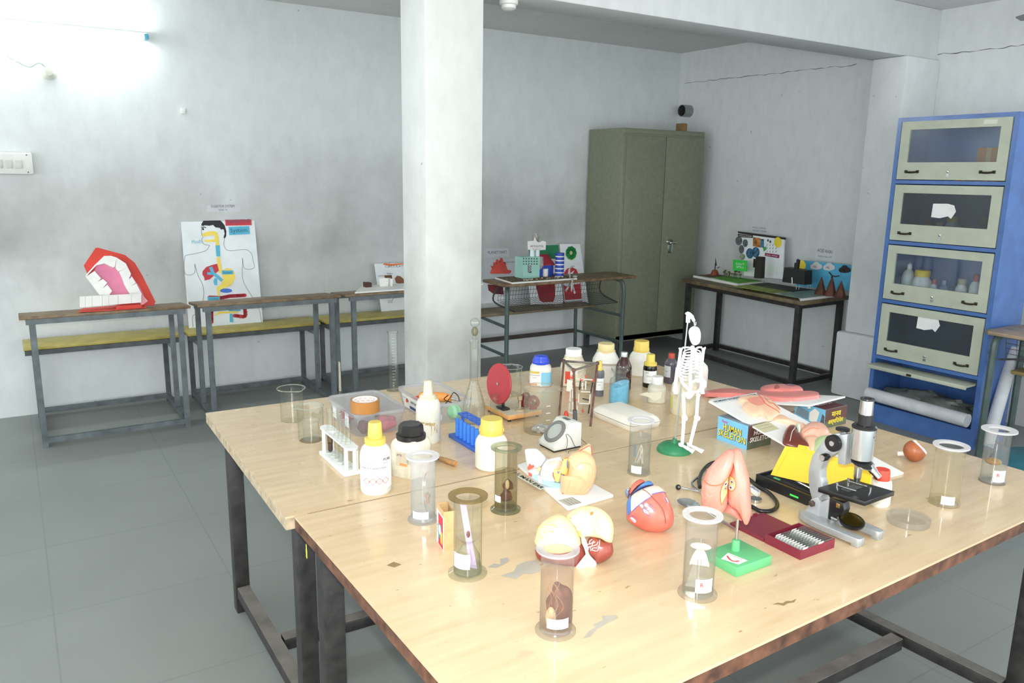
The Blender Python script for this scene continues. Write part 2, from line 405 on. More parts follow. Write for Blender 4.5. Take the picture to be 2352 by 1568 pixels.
p=onx(704,1268,.5838); k=B(); k.blob((p.x-cnear.x,p.y-cnear.y,p.z),(.0012,.006,.022),lambda u:1+.2*math.sin(9*u.z),seg=8,rings=10); k.done('paint_drip',myel,wt_near)
# ================================================================= furniture at the walls
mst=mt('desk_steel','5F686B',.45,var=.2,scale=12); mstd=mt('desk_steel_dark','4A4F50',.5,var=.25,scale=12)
mwood=mt('desk_wood','7A6448',.5,var=.3,scale=14); myw=mt('seat_yellow','A89A4E',.45,var=.12,scale=10)
def bench(x0,x1,label,dx=0):
    c=(x0+x1)/2; w=x1-x0; r=thing('school_desk',label,'desk',(c,5.14,0),group='school desks along the back wall')
    k=B(); k.prism([(-w/2,0),(w/2,0),(w/2,.31),(-w/2,.31)],.017,M=tr(0,0,.760)@rot(-.075),bev=.003); k.done('desk_top',mwood,r)
    k=B(); k.box((0,.013,.745),(w-.06,.026,.03)); k.done('top_frame',mst,r); k=B(); k.box((0,.30,.72),(w-.06,.02,.025)); k.done('top_frame',mst,r)
    k=B(); k.box((0,.575,.508),(w-.01,.29,.02),bev=.003); k.done('seat',myw,r)
    
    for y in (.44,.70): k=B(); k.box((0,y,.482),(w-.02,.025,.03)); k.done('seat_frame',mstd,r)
    for s in (-1,1):
        x=s*(w/2-.062)
        for y,h in ((.02,.735),(.36,.715),(.70,.47)):
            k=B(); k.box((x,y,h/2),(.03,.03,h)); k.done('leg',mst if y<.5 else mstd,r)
        k=B(); k.box((x,.37,.035),(.025,.70,.03)); k.done('side_rail',mst,r); k=B(); k.box((x,.55,.455),(.025,.32,.025)); k.done('seat_support',mst,r)
    for y in (.02,.70):
        k=B(); k.box((0,y,.04),(w-.15,.025,.03)); k.done('floor_rail',mst,r)
    return r
bench(-.004,.903,'grey steel school desk at the left carrying the red teeth model, yellow seat behind')
bench(.945,1.872,'grey steel school desk in front of the digestive poster, yellow seat behind')
bench(1.905,2.83,'grey steel school desk half hidden behind the pillar, yellow seat behind')

# desk with rounded tube frame and a wire book basket, right of the pillar
mgrn=mt('tube_green','4A5B57',.4,var=.15); mwire=mt('basket_wire','3C3F3E',.5)
r=thing('school_desk','brown school desk with rounded green tube frame and wire basket, right of the pillar','desk',(3.80,5.07,0))
k=B(); k.box((0,.17,.77),(1.306,.35,.022),bev=.006); k.done('desk_top',mwood,r)
k=B(); k.box((-.02,.63,.455),(1.27,.28,.024),bev=.006); k.done('seat',mt('seat_brown','7D6E54',.5,var=.2),r)
for s in (-1,1):
    x=s*.585; k=B(); k.tube(spline([(x,.08,0),(x,.08,.4),(x,.08,.66),(x-.02*s,.11,.735),(x-.08*s,.2,.755),(x-.1*s,.3,.756)],6),.018,8); k.done('leg',mgrn,r)
    k=B(); k.tube(spline([(x-.03*s,.72,0),(x-.03*s,.70,.04),(x-.05*s,.68,.3),(x-.05*s,.68,.44)],6),.016,8); k.done('leg',mgrn,r)
    k=B(); k.tube([(x,.08,.20),(x-.035*s,.69,.20)],.012,6); k.done('side_rail',mgrn,r); k=B(); k.tube([(x,.08,.43),(x-.045*s,.69,.44)],.012,6); k.done('side_rail',mgrn,r)
k=B(); k.box((0,.69,.20),(1.06,.02,.035)); k.done('foot_rail',mt('rail_rust','463A36',.6,var=.2),r)
k=B()
for i in range(38):
    x=-.50+i*1.04/37
    k.tube([(x,.33,.745),(x,.36,.60),(x,.10,.545)],.0016,4)
for j in range(5): k.tube([(-.5,.33+.03*j/4,.745-.145*j/4),(.54,.33+.03*j/4,.745-.145*j/4)],.0016,4)
for j in range(1,8): y=.36-.26*j/7; z=.60-.055*j/7; k.tube([(-.5,y,z),(.54,y,z)],.0016,4)
k.tube([(-.5,.10,.545),(.54,.10,.545)],.004,5); k.tube(spline([(-.5,.33,.745),(-.54,.36,.6),(-.5,.10,.545)],6),.007,6); k.tube(spline([(.54,.33,.745),(.56,.36,.6),(.54,.10,.545)],6),.007,6)
k.done('wire_basket',mwire,r,smooth=0)

# olive steel cupboard in the corner
mol=mt('cupboard_green','7A7F6A',.35,var=.06,scale=30,spec=.5)
r=thing('steel_cupboard','tall olive green two-door steel cupboard standing in the corner','cupboard',(4.537,5.419,0))
W,Dp,H=.971,.482,2.01
k=B(); k.box((W/2,Dp/2,(H+.13)/2),(W,Dp,H-.13),bev=.008); k.box((W/2,-.0,H-.025),(W-.02,.012,.03),bev=.002); k.done('body',mol,r)
for s,x0,x1 in ((0,.035,.482),(1,.489,W-.035)):
    k=B(); k.box(((x0+x1)/2,-.006,(H-.06+.19)/2),(x1-x0,.02,H-.06-.19),bev=.004); d=k.done('door',mol,r)
    if s:
        k=B(); k.lathe([(0,.03),(.02,.03),(.024,.012),(.03,0)],M=tr(.583,-.016,1.02)@rot(PI/2),seg=16); k.box((.61,-.05,1.01),(.075,.016,.018),bev=.006); k.box((.60,-.018,.96),(.06,.004,.09),bev=.002); k.done('handle',mt('chrome','C8CACA',.18,1,var=0),d)
k=B(); k.box((W/2,.01,.155),(W-.02,.02,.05)); k.done('plinth_band',mol,r)
for x in (.03,W-.03):
    for y in (.03,Dp-.03):
        k=B(); k.box((x,y,.066),(.04,.04,.132)); k.done('leg',mstd,r)
r=thing('cardboard_box','small brown cardboard box lying on top of the steel cupboard','box',(5.285,5.50,2.0105)); k=B(); k.box((0,0,.035),(.062,.08,.07),bev=.002); k.done('carton',mt('card_brown','8A6B45',.8,var=.15),r)
k=B(); k.box((0,0,.0705),(.02,.08,.001)); k.done('tape_strip',mt('tape_tan','A98F62',.4),r)
# exhaust pipe stub on the right wall
r=thing('exhaust_pipe','round metal pipe stub sticking out of the wall above the cupboard','pipe',(XW,5.766,2.222))
k=B(); k.lathe([(.056,.0),(.056,.10),(.05,.10),(.05,0)],M=rot(0,-PI/2,0)@rot(0,0,0),seg=28,close=True); k.done('pipe',mt('zinc','9DA0A0',.35,.9),r)
k=B(); k.cyl(.05,.002,.006,M=rot(0,-PI/2,0)); k.done('dark_mouth',mt('mouth_black','24221F',.9),r)  # plain dark disc set inside the pipe mouth

# table along the right wall
r=thing('side_table','brown side table with black legs along the right wall, carrying the model boards','table',(5.1,4.5,0)); Q=[(5.118,5.216),(4.985,3.80),(5.60,3.83),(5.60,5.21)]
k=B(); k.prism([(x-5.1,y-4.5) for x,y in Q][::-1],.03,z=.67,bev=.004); k.done('table_top',mt('table_brown','6F6147',.5,var=.25,scale=12),r)
for x,y in ((5.16,5.16),(5.03,3.86),(5.56,3.88),(5.565,5.16)):
    k=B(); k.box((x-5.1,y-4.5,.335),(.04,.04,.67)); k.done('leg',mblk,r)
for a,b2 in (((5.16,5.16),(5.03,3.86)),((5.56,3.88),(5.565,5.16)),((5.03,3.86),(5.56,3.88)),((5.16,5.16),(5.565,5.16))):
    a=V((a[0]-5.1,a[1]-4.5,.05)); b2=V((b2[0]-5.1,b2[1]-4.5,.05)); d=b2-a; k=B(); k.box((a+b2)/2,(d.length-.04,.035,.035),rz=math.atan2(d.y,d.x)); k.done('rail',mblk,r); k=B(); k.box((a+b2)/2+V((0,0,.60)),(d.length-.04,.025,.03),rz=math.atan2(d.y,d.x)); k.done('rail',mblk,r)

# blue cabinet with four glass flap doors
mblu=mt('cabinet_blue','466AA6',.22,var=.08,scale=8,spec=.6); mgy=mt('door_grey','AEB4A2',.5,var=.05)
mbin=mt('cabinet_inside','4468B0',.4,var=.1,scale=6)
mpane=glass('cabinet_pane','F0F4F6','C0C8CC',.9,.04,.04,'C0CAD0'); mpane2=glass('dusty_pane','D2D8DA','98A2A6',.7,.1,.14,'8E9694')
r=thing('glass_cabinet','tall blue steel cabinet with four grey-framed glass flap doors by the right wall','cabinet',(4.845,3.10,0),R(-90)); cab=r
W,Dp=.73,.36; Z=[1.988,1.594,1.21,.825,.445]
k=B(); tk=.012
for x in (tk/2,W-tk/2): k.box((x,Dp/2,.995),(tk,Dp,1.99))
for x in (.0145,W-.0145): k.box((x,.0075,.995),(.028,.016,1.988))
k.box((W/2,Dp/2,1.9845),(W-.001,Dp-.001,.012)); k.box((W/2,Dp-.0065,.995),(W-.001,.012,1.985)); k.box((W/2,.008,1.977),(W-.002,.0155,.0255))
for z in Z[1:]: k.box((W/2,Dp/2,z),(W-.02,Dp-.01,.012)); k.box((W/2,.0085,z),(W-.02,.0155,.022))
k.box((W/2,.0085,.0605),(W-.003,.0155,.12)); k.box((W/2,Dp/2,.115),(W-.02,Dp-.01,.012))
k.done('carcass',mblu,r)
mhan=mt('handle_bronze','3A332A',.4,.6)
for i in range(4):
    z1=Z[i]-.018-(.006 if i==0 else 0); z0=Z[i+1]+.016; x0,x1=.034,W-.034; bw=.058
    k=B(); zt,zb=z1-.05,z0+.105
    k.box(((x0+x1)/2,.004,(zt+z1)/2),(x1-x0,.018,z1-zt)); k.box(((x0+x1)/2,.004,(zb+z0)/2),(x1-x0,.018,zb-z0))
    for a in (x0,x1-bw): k.box((a+bw/2,.004,(zt+zb)/2),(bw,.018,zt-zb))
    d=k.done('door',mgy,r)
    k=B(); k.box(((x0+x1)/2,.004,(zt+zb)/2),(x1-x0-2*bw+.006,.003,zt-zb+.006)); k.done('glass_pane',mpane if i in (0,2) else mpane2,d)
    for s in ([0,1] if i!=1 else [0]):
        hx=x0+.10 if s==0 else x1-.10; hz=z0+.048; k=B()
        for q in (-1,1): k.box((hx+q*.038,-.008,hz),(.018,.006,.018),bev=.002)
        k.tube(spline([(hx-.038,-.012,hz),(hx-.018,-.024,hz-.004),(hx+.018,-.024,hz-.004),(hx+.038,-.012,hz)],5),.006,8); k.done('handle',mhan,d)
    k=B(); k.lathe([(.008,0),(.008,.006),(0,.008)],M=tr((x0+x1)/2,-.006,z0+.05)@rot(PI/2),seg=12); k.box(((x0+x1)/2,-.007,z0+.028),(.018,.003,.016)); k.done('lock',mt('chrome','C8CACA',.18,1,var=0),d)
    if i in (1,3):
        cx=W*.5 if i==1 else W*.49; cz=(zt+zb)/2+(-.005 if i==1 else .06); k=B()
        k.add([(cx-.075,.0016,cz-.04),(cx-.02,.0016,cz-.044),(cx+.03,.0016,cz-.03),(cx+.05,.0016,cz-.045),(cx+.075,.0016,cz+.0),(cx+.06,.0016,cz+.036),(cx+.02,.0016,cz+.045),(cx-.072,.0016,cz+.042)],[range(8)])
        k.done('torn_notice',mt('paper_white','DFE1E0',.7,var=.05),d,smooth=0)
    if i==0:
        k=B(); k.box((x1-.12,-.0058,z1-.022),(.075,.001,.025)); k.done('blank_sticker',mt('sticker','C6C9BC',.6),d)
# bottom flap standing open under the fourth door
k=B(); k.box((W/2,-.03,.40),(W-.075,.15,.014),M=None,bev=.004); k.box((W/2,-.10,.395),(W-.075,.012,.026),bev=.004); d=k.done('door',mgy,r)
k=B(); k.box((W/2-.03,-.108,.395),(.03,.006,.014)); k.done('lock',mhan,d)
# roll and things lying in the open bottom
r=thing('paper_roll','long white paper roll lying in the open bottom of the blue cabinet','roll',(4.80,2.735,.185),0)
k=B(); k.tube([(0,.335,.01),(0,-.335,0)],.042,20); k.done('roll',mt('roll_white','C4C8CC',.6,var=.08),r)
r=thing('folded_sheet','crumpled grey plastic sheet behind the white roll in the cabinet bottom','sheet',(5.0,2.74,.1225))
k=B(); k.blob((0,0,.05),(.09,.31,.075),lambda u:1+.12*math.sin(9*u.y+4*u.x)+.08*math.sin(23*u.y)); k.done('sheet',mt('sheet_grey','6B7370',.4,var=.2),r)

# things behind the cabinet glass
def shelf(px,py,z): p=onx(px,py,5.0); return (p.x,p.y,z)
DIM={(2091,.8):(30,602),(2123,.8):(44,620),(2152,.8):(17,641),(2176,.8):(22,643),(2216,.8):(26,640),(2248,.8):(26,630),(2121,1.2):(20,505),(2147,1.2):(18,511),(2176,1.2):(30,497),(2250,1.2):(28,497)}
def cabbottle(name,label,px,y_off,z,r_,h,body,cap,shape,xx=4.985,lab=None,grp=None):
    p=onx(px,600,xx); w_,t_=DIM[(px,round(z,1))]; r_=w_*mpp(p)/2*.96; h=zat(p,t_)-z; b=thing(name,label,'bottle',(p.x,p.y,z),facing((p.x,p.y)),grp)
    k=B()
    if shape=='slim': k.lathe([(0,0),(r_,.002),(r_,h*.62),(r_*.8,h*.74),(r_*.35,h*.82),(r_*.35,h*.86),(0,h*.86)],seg=20)
    elif shape=='wide': k.lathe([(0,0),(r_,.002),(r_,h*.66),(r_*.66,h*.8),(r_*.66,h*.84),(0,h*.84)],seg=20)
    k.done('bottle_body',body,b)
    k=B(); q=r_*(.5 if shape=='slim' else .78)
    if shape=='slim' and cap is None: k.lathe([(q*.8,h*.84),(q*.7,h*.93),(0,h)],seg=16); k.done('nozzle',mt('pe_white','E0E2DE',.5),b)
    else: k.lathe([(q,h*.8),(q,h*.97),(q*.9,h),(0,h)],seg=20); k.done('cap',cap or mt('pe_white','E0E2DE',.5),b)
    if lab: k=B(); k.patch(r_*1.015,-1.2,1.2,h*.16,h*.5); k.done('paper_label',lab,b)
    return b
mpe=mt('pe_white','E0E2DE',.5); mpy=mt('cap_yellow','E8C93C',.4); mlb=mt('label_pale','C9D3D6',.6); mrd=mt('cap_red','A8332B',.45); mgl2=mt('bottle_blueglass','5E78A0',.2); mtanb=mt('cap_tan','B9AE93',.5)
z3=.825+.0065; z2=1.21+.0065; z1=1.594+.0065
G='bottles behind the third glass door'
cabbottle('plastic_bottle','tall white squeeze bottle with nozzle, leftmost behind the third glass door of the cabinet',2091,0,z3,.042,.215,mpe,None,'slim',grp=G)
cabbottle('plastic_bottle','white jar with yellow cap behind the third glass door of the cabinet',2123,0,z3,.045,.165,mpe,mpy,'wide',xx=4.96,lab=mlb,grp=G)
cabbottle('glass_bottle','small pale bottle with red cap right of the yellow-capped jar in the cabinet',2152,0,z3,.026,.125,mlb,mrd,'slim',grp=G)
cabbottle('glass_bottle','small bluish glass bottle in the middle right behind the third glass door',2176,0,z3,.030,.135,mgl2,mgl2,'slim',lab=mlb,grp=G)
cabbottle('plastic_bottle','white bottle with tan cap behind the third glass door',2216,0,z3,.037,.155,mpe,mtanb,'wide',grp=G)
cabbottle('plastic_bottle','tall white bottle with dark red cap, rightmost behind the third glass door',2248,0,z3,.037,.19,mpe,mrd,'slim',xx=4.97,grp=G)
G='bottles behind the second glass door'
cabbottle('glass_bottle','small pale bottle with brown cap, leftmost behind the dusty second glass door',2121,0,z2,.030,.10,mlb,mt('cap_brown','6A4436',.5),'wide',grp=G)
cabbottle('glass_bottle','low pale bottle beside the yellow-capped one behind the second glass door',2147,0,z2,.030,.085,mlb,mtanb,'wide',grp=G)
cabbottle('plastic_bottle','pale jar with yellow cap behind the dusty second glass door',2176,0,z2,.045,.125,mlb,mpy,'wide',grp=G)
cabbottle('glass_bottle','dark brown bottle, rightmost behind the dusty second glass door',2250,0,z2,.04,.12,mt('amber_dark','4A2A22',.3),mt('cap_brown','6A4436',.5),'wide',grp=G)
mcb=mt('carton_orange','A86F2C',.8,var=.12)
for px,h,lb,w in ((2288,.20,'taller brown carton at the right behind the top glass door',.135),(2238,.115,'low brown carton beside the taller one behind the top glass door',.115)):
    p=onx(px,380,5.02); b=thing('cardboard_box',lb,'box',(p.x,p.y,z1),0,'cartons behind the top glass door'); k=B(); k.box((0,0,h/2),(.2,w,h),bev=.002); k.done('carton',mcb,b)
    k=B(); k.box((-.1002,0,h*.5),(.0005,w*.2,h*.98)); k.done('tape_strip',mt('tape_tan','A98F62',.4),b)

# desk end at the right edge, with wire basket; leaning roll; teal stool
mrt=mt('desk_worn','A08C74',.4,var=.2,scale=10)
r=thing('school_desk','worn school desk with green tube frame at the right edge before the blue cabinet','desk',(4.73,2.352,0))
k=B(); k.prism([(0,-1.0),(.42,-1.0),(.42,-.04),(.38,0),(.03,0),(0,-.03)],.022,z=.738,bev=.004); k.done('desk_top',mrt,r)
for y in (-.055,-.95):
    k=B(); k.tube(spline([(.04,y,0),(.04,y,.55),(.05,y,.70),(.12,y,.728),(.3,y,.728),(.37,y,.70),(.38,y,.55),(.38,y,0)],6),.02,8); k.done('leg',mgrn,r)
k=B()
for i in range(14): k.tube([(.07,-.1-i*.06,.725),(.10,-.1-i*.06,.60),(.36,-.1-i*.06,.57)],.0016,4)
for j in range(5): k.tube([(.07+.03*j/4,-.1,.725-.125*j/4),(.07+.03*j/4,-.9,.725-.125*j/4)],.0016,4)
k.tube([(.36,-.1,.57),(.36,-.9,.57)],.004,5); k.tube([(.03,-.09,.60),(.40,-.09,.56)],.006,6); k.done('wire_basket',mwire,r,smooth=0)
k=B(); k.box((.30,-.50,.50),(.16,.84,.022),bev=.005); k.done('seat_board',mt('seat_ochre','8C7A45',.5,var=.2),r)
a=onx(2330,800,5.16); b2=onx(2285,960,4.95)
p0=b2+(b2-a)*1.0; p0=a+(b2-a)*((a.z-.035)/(a.z-b2.z))
r=thing('paper_roll','white paper roll leaning at the right edge behind the worn desk','roll',p0); k=B(); k.tube([(0,0,0),a-p0],.036,18); k.tube([(a-p0)*.999,(a-p0)*1.0],.028,18); k.done('roll',mt('roll_white','C4C8CC',.6,var=.08),r)
c=onz(2392,1108,.12); r=thing('basin','teal round plastic basin on the floor beyond the right end of the table','basin',(c.x,c.y,0))
k=B(); k.lathe([(0,.24),(.20,.24),(.235,.22),(.25,.16),(.27,.03),(.27,.0)],seg=48); k.done('basin_body',mt('stool_teal','2F6F7E',.4,var=.08),r)
k=B(); k.tube([(.272*math.cos(a_*PI/24),.272*math.sin(a_*PI/24),.008) for a_ in range(48)],.008,8,closed=True); k.done('rim',mt('stool_teal','2F6F7E',.4,var=.08),r)

# ================================================================= wall fittings
p=ony(335,85,5.86); r=thing('tube_light','glowing tube light on the left wall with a blue end holder','lamp',(p.x,YW,p.z),0)
ang=math.atan2(p.z-ony(0,85,5.86).z,p.x-ony(0,85,5.86).x)*0
k=B(); k.box((-.61,-.018,.014),(1.24,.036,.030),bev=.006); k.done('batten',mt('batten_white','E4E6E4',.4),r)
for x in (0,-1.22):
    k=B(); k.box((x,-.05,0),(.028,.075,.034),bev=.004); k.done('end_holder',mt('holder_blue','4FA6C4',.4),r)
mtb,t,o=nt('tube_glow'); e=N(t,'Emission'); e.inputs[0].default_value=(.93,1,.985,1); e.inputs[1].default_value=66; t.links.new(e.outputs[0],o.inputs[0])
k=B(); k.tube([(-.015,-.068,0),(-1.205,-.068,0)],.0145,16); k.done('tube',mtb,r)
p2_=p
r=thing('tube_light','second tube light farther left on the back wall, beyond the left edge','lamp',(-1.9,YW,p.z),0)  # lamp added out of view to brighten the ceiling and left wall
k=B(); k.box((-.61,-.018,.014),(1.24,.036,.030),bev=.006); k.done('batten',mt('batten_white','E4E6E4',.4),r)
for x in (0,-1.22): k=B(); k.box((x,-.05,0),(.028,.075,.034),bev=.004); k.done('end_holder',mt('holder_blue','4FA6C4',.4),r)
k=B(); k.tube([(-.015,-.068,0),(-1.205,-.068,0)],.0145,16); k.done('tube',mtb,r)
p=ony(112,165,5.88); r=thing('bulb_holder','round white bulb holder with loose green and white wires on the left wall','bulb holder',(p.x,YW,p.z))
k=B(); k.lathe([(.045,0),(.045,.02),(.03,.035),(.024,.06),(.0,.062)],M=rot(PI/2),seg=24); k.done('holder',mt('holder_cream','CFD2C4',.5),r)
for a_,c_,n_ in ((.0,'5C8A6A','green'),(.012,'B9BDB8','white')):
    k=B(); k.tube(spline([(-.01,-.05,.02),(-.05,-.06,.045+a_),(-.10,-.04,.02+a_),(-.17,-.03,.05),(-.21,-.02,.075-a_)],6),.0022,6); k.done('wire',mt('wire_'+n_,c_,.5),r)
p=ony(75,376,5.92); r=thing('switchboard','white switchboard with a row of rocker switches at the left edge of the wall','switchboard',(p.x,YW,p.z))
k=B(); k.box((-.24,-.03,0),(.48,.06,.13),bev=.008); k.done('box',mt('switch_white','D9DAD6',.5),r)
for i in range(8):
    x=-.075-.052*i-(.02 if i>2 else 0); k=B(); k.box((x,-.064,-.004),(.034,.012,.052),M=None,bev=.003); k.done('switch',mt('switch_grey','BFC1BB',.4),r)
k=B()
for x in (-.03,-.42):
    for z in (-.052,.052): k.cyl(.004,0,.003,M=tr(x,-.06,z)@rot(PI/2),seg=10)
k.done('screw',mstd,r)
p=ony(1133,10,3.66); r=thing('ceiling_rose','white round ceiling rose under the beam beside the pillar','ceiling rose',(2.17,3.50,2.4302))
k=B(); k.lathe([(.046,0),(.046,-.018),(.036,-.022),(.036,-.036),(.02,-.046),(0,-.046)],seg=24); k.done('rose',mt('switch_white','D9DAD6',.5),r)
p=ony(421,255,5.91); k=B(); k.box((p.x,5.913,p.z),(.032,.014,.036),bev=.002); tag(k.done('wall_plug',mt('switch_white','D9DAD6',.5)),'tiny white plastic plug on the upper left wall','wall plug')
# ceiling fan, only the blade tips reach into the frame
p=onz(2330,40,2.52); r=thing('ceiling_fan','grey ceiling fan whose blade tips show at the top right edge','fan',(p.x+.42,p.y-.52,ZC))
k=B(); k.cyl(.012,-.25,0,seg=12); k.lathe([(0,-.30),(.09,-.29),(.11,-.25),(.09,-.2),(0,-.19)],seg=24); k.done('motor',mt('fan_grey','7C7E7E',.4),r)
for i in range(3):
    q=PI*.71+i*2*PI/3; k=B(); k.prism([(.1,-.03),(.25,-.06),(.62,-.065),(.66,0),(.62,.05),(.25,.06),(.1,.03)],.006,M=tr(0,0,-.245)@rot(0,0,q)@rot(.12)); k.done('blade',mt('fan_grey','7C7E7E',.4),r)
# ================================================================= models and posters on the desks
class Plane:
    """a real plane in the room; pt() finds where a sight line meets it"""
    def __init__(s,p,n): s.p=V(p); s.n=V(n).normalized(); s.n=s.n if s.n.dot(CP-s.p)>0 else -s.n
    def pt(s,px,py,off=0): return onplane(px,py,s.p,s.n)+s.n*off
    def poly(s,k,pts,off,m=None):
        if m is not None: k.m=m
        return k.add([s.pt(x,y,off) for x,y in pts],[tuple(range(len(pts)))])
    def slab(s,k,pts,t,off=0,m=None):
        if m is not None: k.m=m
        a=[s.pt(x,y,off) for x,y in pts]; b=[p+s.n*t for p in a]; n=len(a)
        return k.add(a+b,[tuple(range(n))[::-1],tuple(range(n,2*n))]+[(i,(i+1)%n,n+(i+1)%n,n+i) for i in range(n)])
    def stroke(s,k,pts,w,off,m=None,smooth=0):
        if m is not None: k.m=m
        P=[s.pt(x,y,off) for x,y in pts]
        if smooth: P=spline(P,smooth)
        vs=[]
        for i,p in enumerate(P):
            d=(P[min(i+1,len(P)-1)]-P[max(i-1,0)]).normalized(); q=s.n.cross(d)*w/2; vs+=[p-q,p+q]
        return k.add(vs,[(2*i,2*i+2,2*i+3,2*i+1) for i in range(len(P)-1)])
    def disc(s,k,c,rx,ry,off,m=None,n=20):
        return s.poly(k,[(c[0]+rx*math.cos(2*PI*i/n),c[1]+ry*math.sin(2*PI*i/n)) for i in range(n)],off,m)
    def text(s,k,st,a,b,h,off,m=None,bold=0):
        """text centred between pixels a and b, h pixels high"""
        if m is not None: k.m=m
        A,Bp=s.pt(*a,off),s.pt(*b,off); c=(A+Bp)/2; size=h*mpp(c)*1.35
        x=(Bp-A); M=frame(c,x,s.n.cross(x)); w=x.length
        ks=(st,'CENTER',bold,0); k2=B(); k2.text(st,1,Mx(),bold=bold); k2.bm.free()
        xs=[v.x for v in TXT[ks][0]]; sx=w/(size*max(1e-6,max(xs)-min(xs)))
        return k.text(st,size,M,sx=sx,bold=bold)
def sc(pts,k,ox,oy): return [(ox+x/k,oy+y/k) for x,y in pts]
mred=mt('card_red','CC3A2C',.6,var=.08); mwhite=mt('foam_white','E6E6E2',.6,var=.04); mpink=mt('tongue_pink','D97E9E',.6,var=.08); mpk2=mt('gum_pink','E8A6AC',.6)
mpaper=mt('poster_paper','E2E8EA',.7,var=.05,scale=5,bump=.25,bscale=9); mhair=mt('hair_black','2A2A2C',.7); mpenc=mt('pencil_line','8A8F92',.8,var=0)
mpr=mt('poster_red','C23643',.6); mpyl=mt('poster_yellow','F0D860',.6); mpb=mt('poster_blue','58B4D2',.6); mpb2=mt('poster_dblue','3E72C8',.6); mink2=mt('print_ink','3A3C40',.7,var=0); mpgy=mt('paper_grey','C9CDD2',.7,var=.03)

# teeth model: red mouth of card with white foam teeth, on the left desk
DZ=.7785
q=Plane((.5,5.24,DZ),(0,-1,.30)); C4=lambda *p: sc(p,9.22,160,550)
bp=q.pt(270,697); r=thing('teeth_model','red cardboard mouth model with white foam teeth and pink tongue on the left desk','model',(bp.x,5.22,DZ))
def rel(k,name,mats,root,**kw): return k.done(name,mats,root,M=root.matrix_world.inverted(),**kw)
bpy.context.view_layer.update()
k=B(); q.slab(k,C4((300,545),(550,175),(600,172),(1170,325),(1380,490),(1540,760),(1820,1320),(1780,1400),(1250,1400),(900,1380),(640,1180),(360,690)),.006,-.006); rel(k,'upper_lip',mred,r,smooth=0)
k=B(); q.slab(k,C4((520,680),(560,560),(740,520),(1040,480),(1180,520),(1290,740),(1480,1000),(1640,1330),(1480,1350),(830,1370),(640,1000)),.004,.0,0); rel(k,'palate',mpink,r,smooth=0)
teeth=[[(340,760),(520,560),(720,365),(870,360),(740,520),(560,560),(430,700),(345,800)],[(870,360),(990,400),(950,590),(910,605),(735,525)],[(990,400),(1180,520),(1160,640),(1020,690),(960,600)],
[(1180,520),(1290,740),(1240,860),(1100,820),(1040,690),(1160,640)],[(1310,800),(1390,930),(1290,1000),(1150,960),(1100,820),(1240,860)],[(1400,940),(1480,1100),(1260,1150),(1200,1060),(1150,960),(1290,1000)],
[(340,800),(520,680),(660,840),(580,920),(470,970)],[(470,970),(700,850),(790,930),(690,1050),(570,1110)],[(570,1110),(690,1050),(790,970),(890,1100),(830,1190),(630,1190)],[(1260,1150),(1480,1100),(1530,1180),(1520,1330),(1250,1330)]]
for i,tp in enumerate(teeth):
    k=B(); q.slab(k,C4(*tp),.022,.004); rel(k,'upper_tooth',mwhite,r,smooth=0)
k=B(); qf=Plane((.5,5.215,DZ),(0,-1,0)); rel(k.add([qf.pt(*p,0) for p in C4((1520,1150),(1660,1300),(1550,1380),(1500,1380))],[(0,1,2,3)]),'gum',mpk2,r,smooth=0)
qf=Plane((.5,5.185,DZ),(0,-1,0))
xs=[218,330,480,690,830,1030,1310,1520]
for a,b2 in zip(xs,xs[1:]):
    f=lambda x: 1215-65*(x-218)/1300; g=lambda x:1440-110*(x-218)/1300
    k=B(); qf.slab(k,C4((a,f(a)),(b2-4,f(b2)),(b2-4,g(b2)),(a,g(a))),.022,-.022); rel(k,'lower_tooth',mwhite,r,smooth=0)
a=onz(*C4((145,1472))[0],DZ); b2=onz(*C4((1560,1385))[0],DZ)
k=B(); k.prism([(a.x,5.165),(a.x+.19,5.145),(a.x+.26,5.15),(b2.x,5.16),(b2.x,5.33),(a.x+.03,5.28)],.005,z=DZ); k.prism([(a.x+.2,5.16),(a.x+.34,5.155),(a.x+.34,5.17),(a.x+.2,5.18)],.022,z=DZ,bev=.004); rel(k,'lower_lip',mred,r,smooth=0)

# digestive system poster on the second seat
q=Plane((1.2,5.775,.518),(0,-1,.20)); PC=lambda *p: sc(p,5.229,405,460)
bp=q.pt(520,752); r=thing('digestive_poster','white hand-made digestive system poster with red and yellow cut-out organs leaning on the wall','poster',(bp.x,bp.y,.518)); bpy.context.view_layer.update()
k=B(); q.slab(k,PC((48,155),(930,148),(1042,1480),(155,1545)),.008,-.008); rel(k,'board',mpaper,r,smooth=0)
k=B(); o1=.0012
q.poly(k,PC((298,290),(330,235),(400,203),(470,203),(540,250),(580,300),(600,370),(598,430),(580,460),(566,445),(580,400),(570,350),(545,345),(540,355),(520,330),(470,325),(440,295),(400,305),(340,300),(315,310)),o1,0)
q.disc(k,PC((320,345))[0],2.2,2.6,o1,0); q.stroke(k,PC((305,328),(330,320),(358,328)),.006,o1,0)
for pts in ([(300,300),(302,400),(318,440),(305,470),(330,525),(398,540)],[(398,540),(360,600),(250,635),(140,655),(100,690),(105,880),(215,875),(220,760)],[(220,760),(260,900),(310,1000),(330,1100),(318,1215)],[(580,460),(570,530),(600,590),(660,605),(830,590),(900,640),(920,720),(932,812),(818,816),(795,690)],[(795,690),(795,930),(850,1060),(925,1175)],[(240,1355),(195,1400),(200,1520)],[(985,1260),(1010,1380),(1025,1480)]):
    q.stroke(k,PC(*pts),.0035,o1,1,4)
rel(k,'drawing',[mhair,mpenc],r,smooth=0,norm=False)
k=B(); o2=.002
q.poly(k,PC((310,400),(360,378),(450,368),(490,385),(508,440),(515,540),(470,540),(475,500),(345,498),(330,475),(430,470),(460,465),(455,420),(400,425),(312,435)),o2,0)
